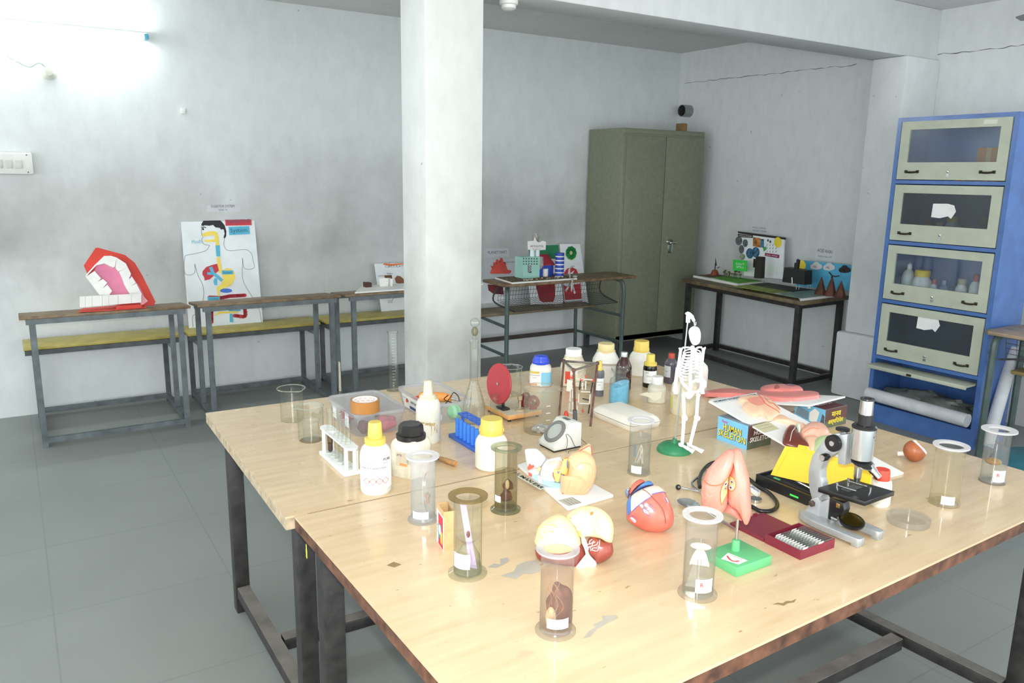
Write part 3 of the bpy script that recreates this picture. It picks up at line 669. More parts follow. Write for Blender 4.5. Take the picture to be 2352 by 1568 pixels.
q.poly(k,PC((485,680),(522,680),(548,840),(600,815),(650,820),(700,865),(708,940),(660,1020),(560,1060),(520,1090),(520,1150),(500,1150),(482,1050),(545,1000),(560,940),(545,880),(515,870),(492,760)),o2,0)
q.poly(k,PC((468,1290),(630,1282),(640,1310),(490,1310)),o2,0); q.poly(k,PC((440,1395),(510,1335),(750,1330),(740,1352),(540,1360),(450,1390)),o2,0)
rel(k,'yellow_gut',mpyl,r,smooth=0,norm=False)
k=B(); q.poly(k,PC((490,760),(430,775),(360,800),(315,850),(312,890),(335,925),(338,962),(400,950),(450,905),(490,860),(512,845)),o2,0); rel(k,'liver',mpr,r,smooth=0,norm=False)
k=B()
def sausage(pts,w,m):
    q.stroke(k,PC(*pts),w,o2,m); rr=random.Random(1)
    for p in spline([V((x,y,0)) for x,y in pts],4): c=PC((p.x,p.y))[0]; q.disc(k,c,w*.56/mpp(q.pt(*c)),w*.52/mpp(q.pt(*c)),o2,m,10)
sausage([(400,1165),(540,1170),(640,1150),(820,1140)],.026,0); sausage([(822,1270),(822,1390),(700,1385)],.026,0); sausage([(418,1300),(420,1460)],.028,0)
rel(k,'red_bowel',mpr,r,smooth=0,norm=False)
k=B()
tm=[mpr,mpb,mpb2,mt('tag_ink','2C5C74',.7,var=0)]
q.poly(k,PC((582,213),(898,200),(905,298),(592,305)),o2); rel(k,'paper_tag',tm[0],r,smooth=0,norm=False)
for pts in ([(625,318),(875,310),(885,405),(635,418)],[(468,540),(520,540),(526,675),(480,672)],[(545,840),(682,842),(684,888),(548,890)],[(370,1160),(522,1155),(522,1202),(378,1208)],[(630,1280),(768,1278),(768,1328),(630,1330)],[(640,1362),(678,1362),(684,1465),(640,1462)],[(460,930),(490,940),(490,1020),(455,1015),(445,970)]): k=B(); q.poly(k,PC(*pts),o2+.0006); rel(k,'paper_tag',tm[1],r,smooth=0,norm=False)
k=B()
q.stroke(k,PC((410,800),(440,875),(500,920),(550,965)),.022,o2+.0006,1); q.stroke(k,PC((370,878),(440,880)),.018,o2+.0006,1)
rel(k,'blue_duct',tm,r,smooth=0,norm=False); k=B(); q.disc(k,PC((597,1084))[0],14,5,o2,2); rel(k,'paper_tag',tm,r,smooth=0,norm=False); k=B()
q.text(k,'DIGESTIVE',PC((610,256))[0],PC((880,246))[0],8,o2+.001,3); q.text(k,'System',PC((650,366))[0],PC((850,358))[0],10,o2+.0012,3); q.text(k,'Mouth',PC((185,503))[0],PC((300,492))[0],9,o2,1); q.text(k,'Stomach',PC((560,868))[0],PC((665,866))[0],5,o2+.0012,3)
q.text(k,'Colon',PC((400,1184))[0],PC((500,1180))[0],5,o2+.0012,3); q.text(k,'rectum',PC((640,1306))[0],PC((750,1304))[0],5,o2+.0012,3)
rel(k,'hand_lettering',tm,r,smooth=0,norm=False)
def notice(label,quad,lines,pl,name='paper_notice'):
    c=pl.pt(*quad[3]); r=thing(name,label,'notice',c); bpy.context.view_layer.update()
    k=B(); pl.slab(k,quad,.001,.0005); rel(k,'sheet',mpgy,r,smooth=0)
    k=B()
    for st,a,b2,h in lines: pl.text(k,st,a,b2,h,.0022)
    rel(k,'printed_text',mink2,r,smooth=0,norm=False); return r
wA=Plane((0,YW,0),(0,-1,0)); wB=Plane((XW,0,0),(-1,0,0))
notice('small grey sheet printed DIGESTIVE SYSTEM taped above the digestive poster',[(476,471),(551,470),(553,486),(474,487)],[('DIGESTIVE SYSTEM',(485,474),(538,473.5),6),('Std IX - VI',(503,482),(521,481.5),4)],wA)

# third desk: heart / photosynthesis board and a white foam board with cards, cut off by the pillar
q=Plane((2.5,5.80,.518),(0,-1,.14)); r=thing('science_board','white board with orange heading and brown sketch, half hidden by the pillar','poster',q.pt(905,718)); bpy.context.view_layer.update()
DS=lambda *p: sc(p,7.84,700,560)
k=B(); q.slab(k,DS((1255,358),(2200,335),(2300,1200),(1390,1258)),.006,-.006); rel(k,'board',mpaper,r,smooth=0)
k=B(); q.poly(k,DS((1400,375),(1430,350),(1560,360),(1640,355),(1740,350),(1900,350),(1640,385),(1560,395)),.001,0)
q.poly(k,DS((1620,620),(1660,572),(1720,580),(1790,640),(1790,740),(1640,700)),.001,1)
q.text(k,'CIRCULATION',DS((1445,412))[0],DS((1900,395))[0],5,.0012,2); q.text(k,'Heart',DS((1480,535))[0],DS((1580,530))[0],4,.0012,2); q.text(k,'pulmonary vein',DS((1320,575))[0],DS((1470,572))[0],3,.0012,2)
q.text(k,'Lungs',DS((1420,968))[0],DS((1520,960))[0],4,.0012,2); q.text(k,'venous',DS((1490,1022))[0],DS((1580,1018))[0],3.5,.0012,2); q.text(k,'system',DS((1500,1050))[0],DS((1585,1048))[0],3.5,.0012,2); q.stroke(k,DS((1570,1010),(1640,930)),.003,.0012,2)
rel(k,'drawing',[mt('marker_orange','E0702E',.6),mt('sketch_brown','8A5E48',.7),mink2],r,smooth=0,norm=False)
DZ3=.778
a=onz(800,667,DZ3); 
r=thing('foam_board_model','white foam sheet with a small white card tent on the third desk','model',(2.4,5.2,DZ3+.0005)); bpy.context.view_layer.update()
k=B(); x0=onz(*DS((780,855))[0],DZ3).x; k.prism([(x0,5.15),(3.0,5.15),(3.0,5.42),(x0+.16,5.42)],.012,z=DZ3+.0005,bev=.002); rel(k,'base_sheet',mwhite,r,smooth=0)
qq=Plane((2.4,5.33,DZ3),(0,-1,0))
k=B(); qq.slab(k,DS((1345,620),(1505,612),(1495,768),(1350,775)),.004); rel(k,'white_card',mwhite,r,smooth=0)
k=B(); qq.slab(k,DS((1515,620),(1560,618),(1560,765),(1525,768)),.004,.02); rel(k,'white_card',mwhite,r,smooth=0)
k=B(); qq.slab(k,DS((1452,570),(1575,565),(1600,760),(1580,765),(1565,612),(1460,615)),.012,-.02); rel(k,'brown_frame',mt('card_darkbrown','5B3E22',.7,var=.15),r,smooth=0)
k=B(); qq.slab(k,DS((1095,698),(1207,698),(1207,790),(1100,790)),.05,-.05); o=rel(k,'brown_block',mt('block_brown','4A2E28',.7,var=.1),r,smooth=0)

# air pollution town on the desk with the wire basket
DZ4=.7815
r=thing('pollution_town_model','model town with factory, blue striped tower and small houses on a white foam base','model',(3.55,5.2,DZ4)); bpy.context.view_layer.update()
PT=lambda *p: sc(p,4.126,1080,480); P6=lambda *p: sc(p,6.03,1100,600)
G=[onz(x,y,DZ4+.012) for x,y in P6((75,190),(480,285),(640,285),(1340,228))]
k=B(); pts=[(G[0].x,min(G[0].y,5.40)),(G[1].x-.03,5.075),(G[3].x,5.075),(G[3].x,5.40)]
k.prism(pts,.012,z=DZ4,bev=.002); rel(k,'base_sheet',mwhite,r,smooth=0)
k=B(); rr=random.Random(11)
k.prism([(p[0]*.97+3.5*.03,5.235+(p[1]-5.235)*.9) for p in pts],.003,z=DZ4+.0121)
mgr2=mt('town_ground','6E6046',.9,var=.5,scale=35); rel(k,'ground_cover',mgr2,r,smooth=0)
k=B()
for i in range(46):
    x=rr.uniform(G[0].x+.1,G[3].x-.1); y=rr.uniform(5.1,5.17); s=rr.uniform(.004,.010); k.m=rr.choice([0,0,1,2]); k.blob((x,y,DZ4+.016),(s,s,s),seg=6,rings=4)
o=rel(k,'pebbles',[mt('pebble_pale','B8B4A8',.7,var=.2),mt('pebble_green','2F6B45',.6),mt('pebble_rust','8A5030',.7)],r); o['kind']='stuff'
def up(y,pts,t,name,mats,off=0,**kw):
    k=B(); Plane((3,y,DZ4),(0,-1,0)).slab(k,pts,t,off); return rel(k,name,mats,r,smooth=0)
up(5.20,P6((150,165),(180,100),(158,60),(195,70),(200,10),(225,40),(240,-30),(268,20),(300,-50),(318,30),(345,10),(350,60),(372,115),(420,120),(415,150),(390,165)),.03,'volcano',mt('clay_red','A83A2E',.8,var=.15))
mmint=mt('mint_card','9CCBBE',.7,var=.04)
q=Plane((3,5.22,DZ4),(0,-1,0)); a=q.pt(*P6((612,0))[0]); b2=q.pt(*P6((840,175))[0]); zt=q.pt(*PT((600,455))[0]).z
k=B(); k.box(((a.x+b2.x)/2,5.28,(DZ4+.015+zt)/2),(b2.x-a.x,.12,zt-DZ4-.015)); f=rel(k,'factory',mmint,r,smooth=0)
k=B()
for x in (505,530,555,580,605,630):
    for y in (470,495,520): q.stroke(k,PT((x-8,y),(x+10,y)),.004,.002); q.stroke(k,PT((x,y-9),(x,y+9)),.004,.002)
q.poly(k,PT((545,530),(578,532),(578,605),(545,600)),.003,0)
for j in range(5): q.stroke(k,PT((548,595-j*14),(576,580-j*14)),.004,.004,1)
rel(k,'window_marks',[mt('mark_dark','33403E',.8),mwhite],f,smooth=0,norm=False)
for x in (620,668):
    a=q.pt(*PT((x,455))[0]); k=B(); k.cyl(.020,zt,zt+.115,M=tr(a.x,5.27,0),seg=16); rel(k,'chimney',mt('chimney_pale','D8E4E6',.6),f)
k=B(); qs=Plane((3,5.235,DZ4),(0,-1,0)); qs.slab(k,PT((543,305),(600,300),(610,265),(625,300),(650,318),(680,300),(715,310),(712,385),(645,390),(545,382)),.004,.0); s=rel(k,'sign_board',mwhite,r,smooth=0)
k=B(); qs.text(k,'AIR POLLUTION',PT((565,352))[0],PT((690,352))[0],4.5,.0052); qs.text(k,'by class IX',PT((590,378))[0],PT((660,379))[0],3,.0052); rel(k,'printed_text',mink2,s,smooth=0,norm=False)
up(5.36,PT((555,390),(720,342),(832,340),(838,440),(800,470),(560,470)),.006,'green_card',mt('card_green','1F7A52',.7,var=.15))
k=B(); a=qs.pt(*PT((665,470))[0]); k.blob((a.x-.005,5.30,a.z+.16),(.03,.02,.035),lambda u:1+.2*math.sin(7*u.x+3*u.z)+.15*math.sin(11*u.y),seg=12,rings=8); k.blob((a.x+.005,5.24,a.z-.03),(.028,.02,.05),lambda u:1+.2*math.sin(7*u.x+3*u.z)+.15*math.sin(11*u.z),seg=12,rings=8); rel(k,'cotton_smoke',mt('cotton_grey','A9A5A0',.9,var=.2),r)
mblue2=mt('paper_blue','2B45A8',.5,var=.08)
q2=Plane((3,5.25,DZ4),(0,-1,0)); a=q2.pt(*PT((665,612))[0]); b2=q2.pt(*PT((795,535))[0])
k=B(); k.box(((a.x+b2.x)/2,5.31,DZ4+.015+.045),(b2.x-a.x,.1,.09)); h=rel(k,'house',mblue2,r,smooth=0)
k=B(); k.loft([[V((a.x-.0,5.25,DZ4+.105)),V((b2.x+.01,5.25,DZ4+.105)),V((b2.x,5.37,DZ4+.19)),V((a.x+.02,5.37,DZ4+.19))],[V((a.x-.0,5.25,DZ4+.111)),V((b2.x+.01,5.25,DZ4+.111)),V((b2.x,5.37,DZ4+.196)),V((a.x+.02,5.37,DZ4+.196))]]); rel(k,'roof',mt('roof_red','A82A3C',.6),h,smooth=0)
a=q2.pt(*PT((820,625))[0]); k=B(); top=q2.pt(*PT((800,410))[0]).z
for i in range(6):
    z0=DZ4+.013+(top-DZ4-.013)*i/6; z1=DZ4+.013+(top-DZ4-.013)*(i+1)/6; zz=z0+(z1-z0)*.28
    k.m=1; k.cyl(.036,z0,zz,M=tr(a.x-.01,5.20,0),seg=20,cap=False); k.m=0; k.cyl(.036,zz,z1,M=tr(a.x-.01,5.20,0),seg=20,cap=i==5)
rel(k,'striped_tower',[mblue2,mwhite],r)
for px,py,rx,h_ in ((478,610,.028,.075),(708,640,.026,.065)):
    a=onz(*PT((px,py))[0],DZ4+.012); k=B(); k.cyl(rx,DZ4+.0125,DZ4+.0125+h_,M=tr(a.x,min(max(a.y,5.12),5.3),0),seg=16); rel(k,'paper_cylinder',mwhite,r)
k=B(); a=onz(*P6((1225,215))[0],DZ4+.012); k.tube(spline([(a.x-.03,5.10,DZ4+.013),(a.x-.04,5.09,DZ4+.09),(a.x+.0,5.09,DZ4+.11)],5),.006,6); k.blob((a.x+.02,5.10,DZ4+.022),(.022,.018,.010),seg=10,rings=6); rel(k,'cotton_wisp',mt('cotton_grey','A9A5A0',.9,var=.2),r)

k=B(); k.tube(spline([(a.x-.03,5.058,DZ4+.012),(a.x-.045,5.050,DZ4-.02),(a.x-.05,5.046,DZ4-.09)],6),[.004,.005,.006,.007,.008,.007,.006,.007,.008,.007,.006,.005,.003],6); tag(k.done('cotton_strand',mt('cotton_grey','A9A5A0',.9,var=.2)),'wisp of white cotton hanging down over the front edge of the basket desk','cotton')
# two painted boards standing on the seat behind the wire basket
def board(label,y,tilt,outline,fn,mats):
    q=Plane((3.5,y,.468),(0,-1,tilt)); p=q.pt(*outline[-1]); r=thing('painted_board',label,'poster',p); bpy.context.view_layer.update()
    k=B(); q.slab(k,outline,.006,-.006); rel(k,'board',mpaper,r,smooth=0); k=B(); fn(q,k); rel(k,'painting',mats,r,smooth=0,norm=False); return r
def art(q,k):
    q.disc(k,PT((955,420))[0],13,16,.001,1); 
    for i in range(9): q.disc(k,(PT((955,415))[0][0]+8*math.cos(i*.7),PT((955,415))[0][1]+10*math.sin(i*.7)),5,6,.002,0,10)
    q.poly(k,PT((890,600),(915,565),(960,550),(1005,570),(1020,605),(1045,700),(1055,850),(900,860),(880,720)),.002,2)
    q.poly(k,PT((920,640),(930,570),(945,575),(940,610),(985,580),(950,660)),.003,3); q.stroke(k,PT((880,700),(920,720),(970,700),(1040,690)),.03,.003,3); q.stroke(k,PT((960,690),(990,800)),.02,.003,3); q.stroke(k,PT((960,690),(900,780)),.02,.003,3)
board('white painted board with a green flower and a red oval beside the steel cupboard',5.78,.10,PT((850,330),(1040,330),(1120,890),(900,920)),art,[mt('flower_green','1F8A46',.6),mt('flower_halo','C6CC8A',.7),mpr,mpaper])
def art(q,k): q.poly(k,P6((785,335),(1050,300),(1055,480),(1030,560),(900,570),(840,540)),.002,0)
board('white board with a large dark red jug shape behind the wire basket',5.745,.05,P6((690,300),(1140,280),(1170,540),(1160,585),(720,600)),art,[mt('jug_red','9A2630',.6,var=.15)])
def art(q,k):
    q.poly(k,P6((120,320),(330,330),(345,460),(200,450),(130,400)),.002,0)
board('pale board with a dark red patch at the left end of the wire basket desk',5.76,.05,P6((-40,280),(380,290),(390,560),(-40,590)),art,[mt('patch_red','7A2A30',.7,var=.3)])
notice('faint grey printed sheet on the wall left of the model town',[(1115,571),(1168,570),(1169,590),(1116,592)],[('PLANET PART',(1120,580),(1164,579),7)],wA)
notice('pale sheet with small print low on the wall behind the volcano model',[(1112,595),(1192,592),(1194,640),(1114,640)],[('by chemical reaction',(1150,602),(1188,601),4)],wA)

# water pollution model and poster on the side table
DZB=.7005
r=thing('water_pollution_model','green painted board model with a brown bridge, boat and small plants on the side table','model',(5.2,4.9,DZB)); bpy.context.view_layer.update()
TB=lambda *p: sc(p,5.6,1560,600); TP=lambda *p: sc(p,3.733,1550,480)
mgrass=mt('grass_green','5FA83C',.8,var=.3,scale=20); mbrk=mt('clay_brown','7A3F28',.7,var=.2); mdkb=mt('card_dark','2A2624',.7,var=.15)
A=[onz(*p,DZB+.018) for p in TB((180,180),(750,290))]
k=B(); k.prism([(A[0].x,A[0].y),(A[1].x,A[1].y),(5.56,A[1].y+.02),(5.56,A[0].y-.0)][::-1],.018,z=DZB); rel(k,'base_board',mwhite,r,smooth=0)
k=B(); k.prism([(A[0].x+.03,A[0].y-.2),(A[1].x+.02,A[1].y+.01),(5.555,A[1].y+.03),(5.555,A[0].y-.2)][::-1],.003,z=DZB+.018); k.m=1; k.prism([(A[0].x+.015,A[0].y-.01),(A[0].x+.02,A[0].y-.2),(5.555,A[0].y-.2),(5.555,A[0].y-.01)],.002,z=DZB+.018); rel(k,'ground',[mgrass,mt('earth_brown','6A6044',.9,var=.3)],r,smooth=0)
def onb(px,py): return onz(px,py,DZB+.021)
p=onb(*TB((455,180))[0]); k=B(); k.lathe([(.042,0),(.022,.05),(0,.05)],M=tr(p.x,p.y,p.z),seg=14); k.box((p.x,p.y,p.z+.002),(.1,.1,.004)); w=rel(k,'mound',mbrk,r)
k=B(); k.box((p.x,p.y,p.z+.08),(.006,.006,.06)); k.prism([(-.01,0),(.01,0),(-.012,.07)],.003,M=tr(p.x,p.y-.01,p.z+.09)@rot(PI/2,0,-PI/2)); k.prism([(-.01,0),(.01,0),(.03,.02)],.003,M=tr(p.x,p.y-.03,p.z+.07)@rot(PI/2,0,-PI/2)); rel(k,'windmill',mdkb,w,smooth=0)
a,b2=onb(*TB((650,150))[0]),onb(*TB((900,170))[0]); k=B(); k.loft([[V((x,y,z+h)) for x,y,h in ((p.x-.03,p.y,0),(p.x+.05,p.y,0),(p.x+.05,p.y,.012),(p.x-.03,p.y,.012))] for p,z in ((a,a.z+.055),((a+b2)/2,a.z+.02),(b2,a.z+.05))]); rel(k,'boat',mbrk,r,smooth=0)
k=B(); rr=random.Random(5)
for i in range(16):
    p=onb(*TB((560+rr.uniform(0,230),175+rr.uniform(0,60)))[0]); k.m=i%3//2; k.tube([p,p+V((rr.uniform(-.005,.005),rr.uniform(-.005,.005),rr.uniform(.02,.05)))],.003,5); k.blob(p+V((0,0,.04)),(.012,.012,.008),seg=6,rings=4)
o=rel(k,'plants',[mt('twig_green','4A6A30',.8,var=.3),mt('twig_brown','6E5A38',.8)],r); o['kind']='stuff'
q=Plane((5.50,4.5,DZB),(-1,0,.10)); r=thing('pollution_poster','white poster board with pasted globe and waste pictures, yellow sun, leaning on the right wall','poster',q.pt(1750,640)); bpy.context.view_layer.update()
k=B(); q.slab(k,TP((545,205),(940,248),(925,600),(600,570)),.012,-.012); k.m=1; q.slab(k,TP((540,190),(943,243),(943,262),(545,208)),.016,-.014); rel(k,'board',[mpaper,mdkb],r,smooth=0)
k=B()
q.poly(k,TP((540,212),(672,225),(670,248),(545,240)),.002,3)
for c,rx,ry,m_ in (((550,272),8,10,0),((605,292),6,9,0),((573,345),6,10,0),((582,408),6,7,1),((645,380),9,12,2),((695,370),9,12,2)): q.disc(k,TP(c)[0],rx,ry,.002,m_)
q.disc(k,TP((885,285))[0],8.8,12,.003,4); q.poly(k,TP((672,240),(735,250),(735,330),(670,318)),.002,5); q.poly(k,TP((735,255),(765,258),(765,330),(735,330)),.0022,2)
q.poly(k,TP((675,425),(720,432),(718,505),(672,500)),.002,3); q.poly(k,TP((775,375),(898,392),(895,422),(772,400)),.002,6)
for i in range(12): x,y=795+(i%4)*26,300+(i//4)*28; q.stroke(k,TP((x,y),(x-8,y+16)),.004,.002,3)
for c in ((800,268),(820,280)): q.disc(k,TP(c)[0],2,3,.002,2)
q.poly(k,TP((755,330),(785,320),(785,345),(765,365)),.002,7)
for i in range(10): q.stroke(k,TP((600+i*30,570-(i%3)*6),(602+i*30,480)),.02,.0008,8)
q.text(k,'POLLUTION',TP((555,228))[0],TP((660,236))[0],3.5,.003,9); q.text(k,'save water',TP((785,390))[0],TP((885,404))[0],4,.003,9)
rel(k,'pasted_pictures',[mt('pic_grey','5E6668',.6,var=.3,scale=40),mt('pic_greengrey','7E9278',.6,var=.3,scale=40),mt('pic_globe','3E6F8E',.5,var=.5,scale=40),mdkb,mt('sun_yellow','E6CF3A',.6),mt('pic_orange','B87A3C',.6,var=.4,scale=40),mt('strip_wine','7E2340',.6),mt('arrow_green','46A050',.6),mt('wash_green','DCEBDA',.8),mwhite],r,smooth=0,norm=False)
q=Plane((5.42,4.6,DZB),(-1,0,.0)); r=thing('green_sign','small bright green card with white arrow letters in front of the pollution poster','sign',q.pt(1700,622)); bpy.context.view_layer.update()
k=B(); q.slab(k,TP((502,432),(622,442),(618,535),(500,524)),.006); rel(k,'card',mt('card_lime','35C04A',.6,var=.04),r,smooth=0)
k=B(); q.text(k,'DON\'T',TP((528,470))[0],TP((600,476))[0],5,.0075); q.text(k,'SPILL',TP((530,495))[0],TP((598,500))[0],5,.0075); rel(k,'lettering',mwhite,r,smooth=0,norm=False)
q=Plane((5.40,4.5,DZB),(-1,0,0)); r=thing('black_tower','tall black card tower standing in front of the pollution poster','model',q.pt(1749,638)); bpy.context.view_layer.update(); k=B(); q.slab(k,TP((728,405),(777,410),(768,592),(712,588)),.05); rel(k,'tower',mdkb,r,smooth=0)
notice('small printed sheet on the right wall above the pollution poster',[(1728,517),(1763,522),(1764,540),(1727,536)],[('POLLUTION',(1729,522),(1759,525),4),('PROJECT WORK',(1729,529),(1761,532),4)],wB)

# acid rain model
r=thing('acid_rain_model','acid rain model with blue sky backdrop, black house and brown mountains on the side table','model',(5.2,4.1,DZB)); bpy.context.view_layer.update()
A=[onz(*p,DZB+.016) for p in TB((830,300),(1530,440))]
c2=onz(*TB((1760,485))[0],DZB+.016)
k=B(); k.prism([(A[0].x,A[0].y-.0),(max(A[1].x,4.99),A[1].y),(5.00,3.83),(5.55,3.84),(5.55,A[0].y-.02)][::-1],.016,z=DZB); rel(k,'base_board',mwhite,r,smooth=0)
k=B(); z=DZB+.0165
k.prism([(5.07,A[0].y-.03),(5.04,4.12),(5.30,4.12),(5.4,A[0].y-.03)][::-1],.002,z=z); k.m=1; k.prism([(5.03,4.12),(5.02,3.845),(5.53,3.86),(5.53,4.12)],.002,z=z); k.m=2; k.prism([(5.27,A[0].y-.03),(5.24,4.1),(5.50,4.1),(5.5,A[0].y-.03)][::-1],.003,z=z+.002)
rel(k,'ground',[mt('grass_olive','8A9A4A',.8,var=.25,scale=20),mt('lake_glaze','8EA69A',.35,var=.35,scale=18),mt('road_dark','3A3C36',.8,var=.2)],r,smooth=0)
q=Plane((5.52,4.0,DZB),(-1,0,.06)); k=B(); q.slab(k,TP((1040,435),(1525,480),(1525,705),(1040,660)),.008,-.008); bb=rel(k,'sky_backdrop',mt('sky_blue','4FA8CE',.6,var=.12),r,smooth=0)
for c,m_,nm in (((1215,490),'cloud_pale','white_cloud'),((1325,498),'cloud_pale','white_cloud'),((1458,518),'card_dark','black_cloud')):
    k=B()
    for dx,dy,rx,ry in ((-7,1,7,6),(0,-3,8,7),(7,1,7,6),(0,3,9,5)): x,y=TP(c)[0]; q.disc(k,(x+dx,y+dy),rx,ry,.004+.001*dx/7)
    rel(k,nm,mt(m_,'C9CCCB',.8),bb,smooth=0,norm=False)
k=B(); qs=Plane((5.44,4.25,DZB),(-1,0,0)); x,y=TP((1083,482))[0]; n=24; qs.slab(k,[(x+10.5*math.cos(2*PI*i/n),y+12*math.sin(2*PI*i/n)) for i in range(n)],.005); rel(k,'sun',mt('sun_yellow','E6CF3A',.6),r,smooth=0)
qh=Plane((5.30,4.2,DZB),(-1,0,0)); k=B(); qh.slab(k,TP((938,500),(1115,530),(1112,650),(920,625)),.09,-.09); h=rel(k,'black_house',mt('card_black','1E1C1E',.6,var=.1),r,smooth=0)
k=B(); qh.slab(k,TP((1000,512),(1005,462),(1020,460),(1025,430),(1042,440),(1030,518)),.02,-.05); rel(k,'chimney',mt('card_black','1E1C1E',.6,var=.1),h,smooth=0)
k=B(); qh.stroke(k,TP((1005,585),(1008,640)),.01,.002); rel(k,'white_pipe',mwhite,h,smooth=0,norm=False)
for a,t_,b2 in (((1210,655),(1258,575),(1295,680)),((1297,665),(1350,565),(1385,690)),((1378,680),(1430,610),(1468,700))):
    qm=Plane((5.34,4.0,DZB),(-1,0,0)); A_,T_,B_=[qm.pt(*TP(p)[0]) for p in (a,t_,b2)]; zz=DZB+.019
    c=(A_+B_)/2; k=B(); w=(A_-B_).length/2; k.lathe([(0,zz),(w,zz),(w*.5,zz+(T_.z-zz)*.52),(0,T_.z)],M=tr(5.34,c.y,0),seg=6); rel(k,'mountain',mt('mountain_brown','5E3A2E',.8,var=.25,scale=15),r,smooth=0)
k=B(); qm=Plane((5.33,4.0,DZB),(-1,0,0)); P_=[qm.pt(*TP(p)[0],.01) for p in ((1330,540),(1355,570),(1385,578),(1415,572))]; k.tube(P_,.005,6); k.tube([P_[1],qm.pt(*TP((1350,590))[0],.01)],.005,6); rel(k,'bare_branch',mdkb,r)
k=B(); rr=random.Random(2)
for i in range(14): p=onz(*TP((1040+i*24,668+rr.uniform(0,22)))[0],DZB+.02); k.tube([p,p+V((0,0,.035))],.0022,5)
o=rel(k,'fence_pins',mt('pin_white','D4D8D4',.6),r); o['kind']='stuff'
notice('white sheet printed ACID RAIN taped above the acid rain model',[(1875,570),(1920,576),(1919,603),(1872,598)],[('ACID RAIN',(1878,574.5),(1912,579.5),8),('made by class VIII',(1879,587),(1910,591),4)],wB)
# ================================================================= bottles, jars and glassware on the tables
mgl=glass('clear_glass','F9FBF8','B4BEB2',1.,.02); mglg=glass('green_glass','E6EADC','8E9A86',1.,.03,.12,'A8B09C'); mgld=glass('smoky_glass','EEEDE4','A4A08C',1.,.04,.04,'A8A490')
mplc=glass('clear_plastic','F8F8F6','D2D5D6',.8,.12,.07,'F0F1F2'); mplm=glass('milky_plastic','F4F5F6','D2D5D9',.6,.25,.22,'EEF0F3'); mrim=glass('milky_rim','F0F1F3','D2D5D9',.6,.3,.62,'F0F1F4')
mrg=glass('glass_rim','F0F4EE','8A968A',1.,.05,.3,'D4DAD2')
mwat=glass('water','F6F9F8','CAD0CE',.8,.01); mbro=None
mhdpe=mt('hdpe_white','E6E4DC',.45,var=.05,scale=14); mcre=mt('hdpe_cream','E0D6B8',.5,var=.1,scale=10); mstn=mt('hdpe_stained','DDD5BC',.5,var=.16,scale=16)
mcapy=mt('cap_yellow_bright','E2C65C',.4,var=.05); mcapl=mt('cap_pale_yellow','E4D49A',.5,var=.06); mcapk=mt('cap_black','232222',.35,var=.1); mcapb=mt('cap_blue','2C50D8',.3,var=.05); mcapw=mt('cap_white','E8EAE6',.4,var=.04)
mlab=mt('label_white','EFF0EE',.6,var=.02); mlabg=mt('label_grey','CDD3D6',.6,var=.04); mlabb=mt('label_lightblue','8CCDE8',.6,var=.04); mtx=mt('label_ink','4A4C50',.7,var=0); mtxk=mt('label_black','26262A',.7,var=0); mtxr=mt('label_redink','D8584A',.6,var=0); mora=mt('label_orange','E89A5E',.6)
def sq(r,z,n=.32,seg=32,ang=0):
    """rounded square ring (half width r)"""
    out=[]
    for i in range(seg):
        a=2*PI*i/seg+PI/seg; c,s=math.cos(a),math.sin(a); p=2/n if n else 2
        m=(abs(c)**p+abs(s)**p)**(-1/p); x,y=r*m*c,r*m*s
        out.append(V((x*math.cos(ang)-y*math.sin(ang),x*math.sin(ang)+y*math.cos(ang),z)))
    return out
def bottle(name,label,cat,px,pyb,w,pyt,parts,grp=None,turn=0,z=ZT,labels=None):
    """parts: (part name, material, profile [(r/r0,h/H)], shape)"""
    c,r=base(px,pyb,w,z); H=zat(c,pyt)-z
    b=thing(name,label,cat,c,facing(c)+turn,grp); done={}
    for nm,m,prof,*sh in parts:
        k=B(); sh=sh[0] if sh else 'round'
        if sh=='round': k.lathe([(a*r,h*H) for a,h in prof],seg=36)
        else:
            n=sh if isinstance(sh,(int,float)) else .32
            k.loft([sq(max(a,1e-4)*r,h*H,n) for a,h in prof])
        done[nm]=k.done(nm,m,b)
    for f in labels or []: f(b,r,H,done)
    return b,r,H
def knurl(k,r,z0,z1,n):
    for i in range(n):
        a=2*PI*i/n; k.box((r*math.cos(a),r*math.sin(a),(z0+z1)/2),(r*.10,r*.10,z1-z0),rz=a)
def wrap_label(m,a0,a1,h0,h1,txt=(),nm='paper_label',rr=1.012,sqn=0):
    """txt: (string, size/H, x angle, height fraction, material)"""
    def f(b,r,H,done):
        k=B(); k.patch(r*rr,a0,a1,h0*H,h1*H,sqn=sqn); l=k.done(nm,m,b,norm=False)
        k=B(); ms=[]
        for st,s,a,h,mm,*o in txt:
            if mm not in ms: ms.append(mm)
            k.m=ms.index(mm); kw=o[0] if o else {}
            k.text(st,s*H,tr(0,0,h*H)@rot(0,0,a),wrap=r*(rr+.006),sqn=sqn,**kw)
        if txt: k.done('print',ms,l,smooth=0,norm=False)
    return f
def bands(m,specs,nm='print_block',rr=1.02,sqn=0):
    def f(b,r,H,done):
        k=B()
        for a0,a1,h0,h1 in specs: k.patch(r*rr,a0,a1,h0*H,h1*H,n=10,sqn=sqn)
        k.done(nm,m,b,norm=False)
    return f

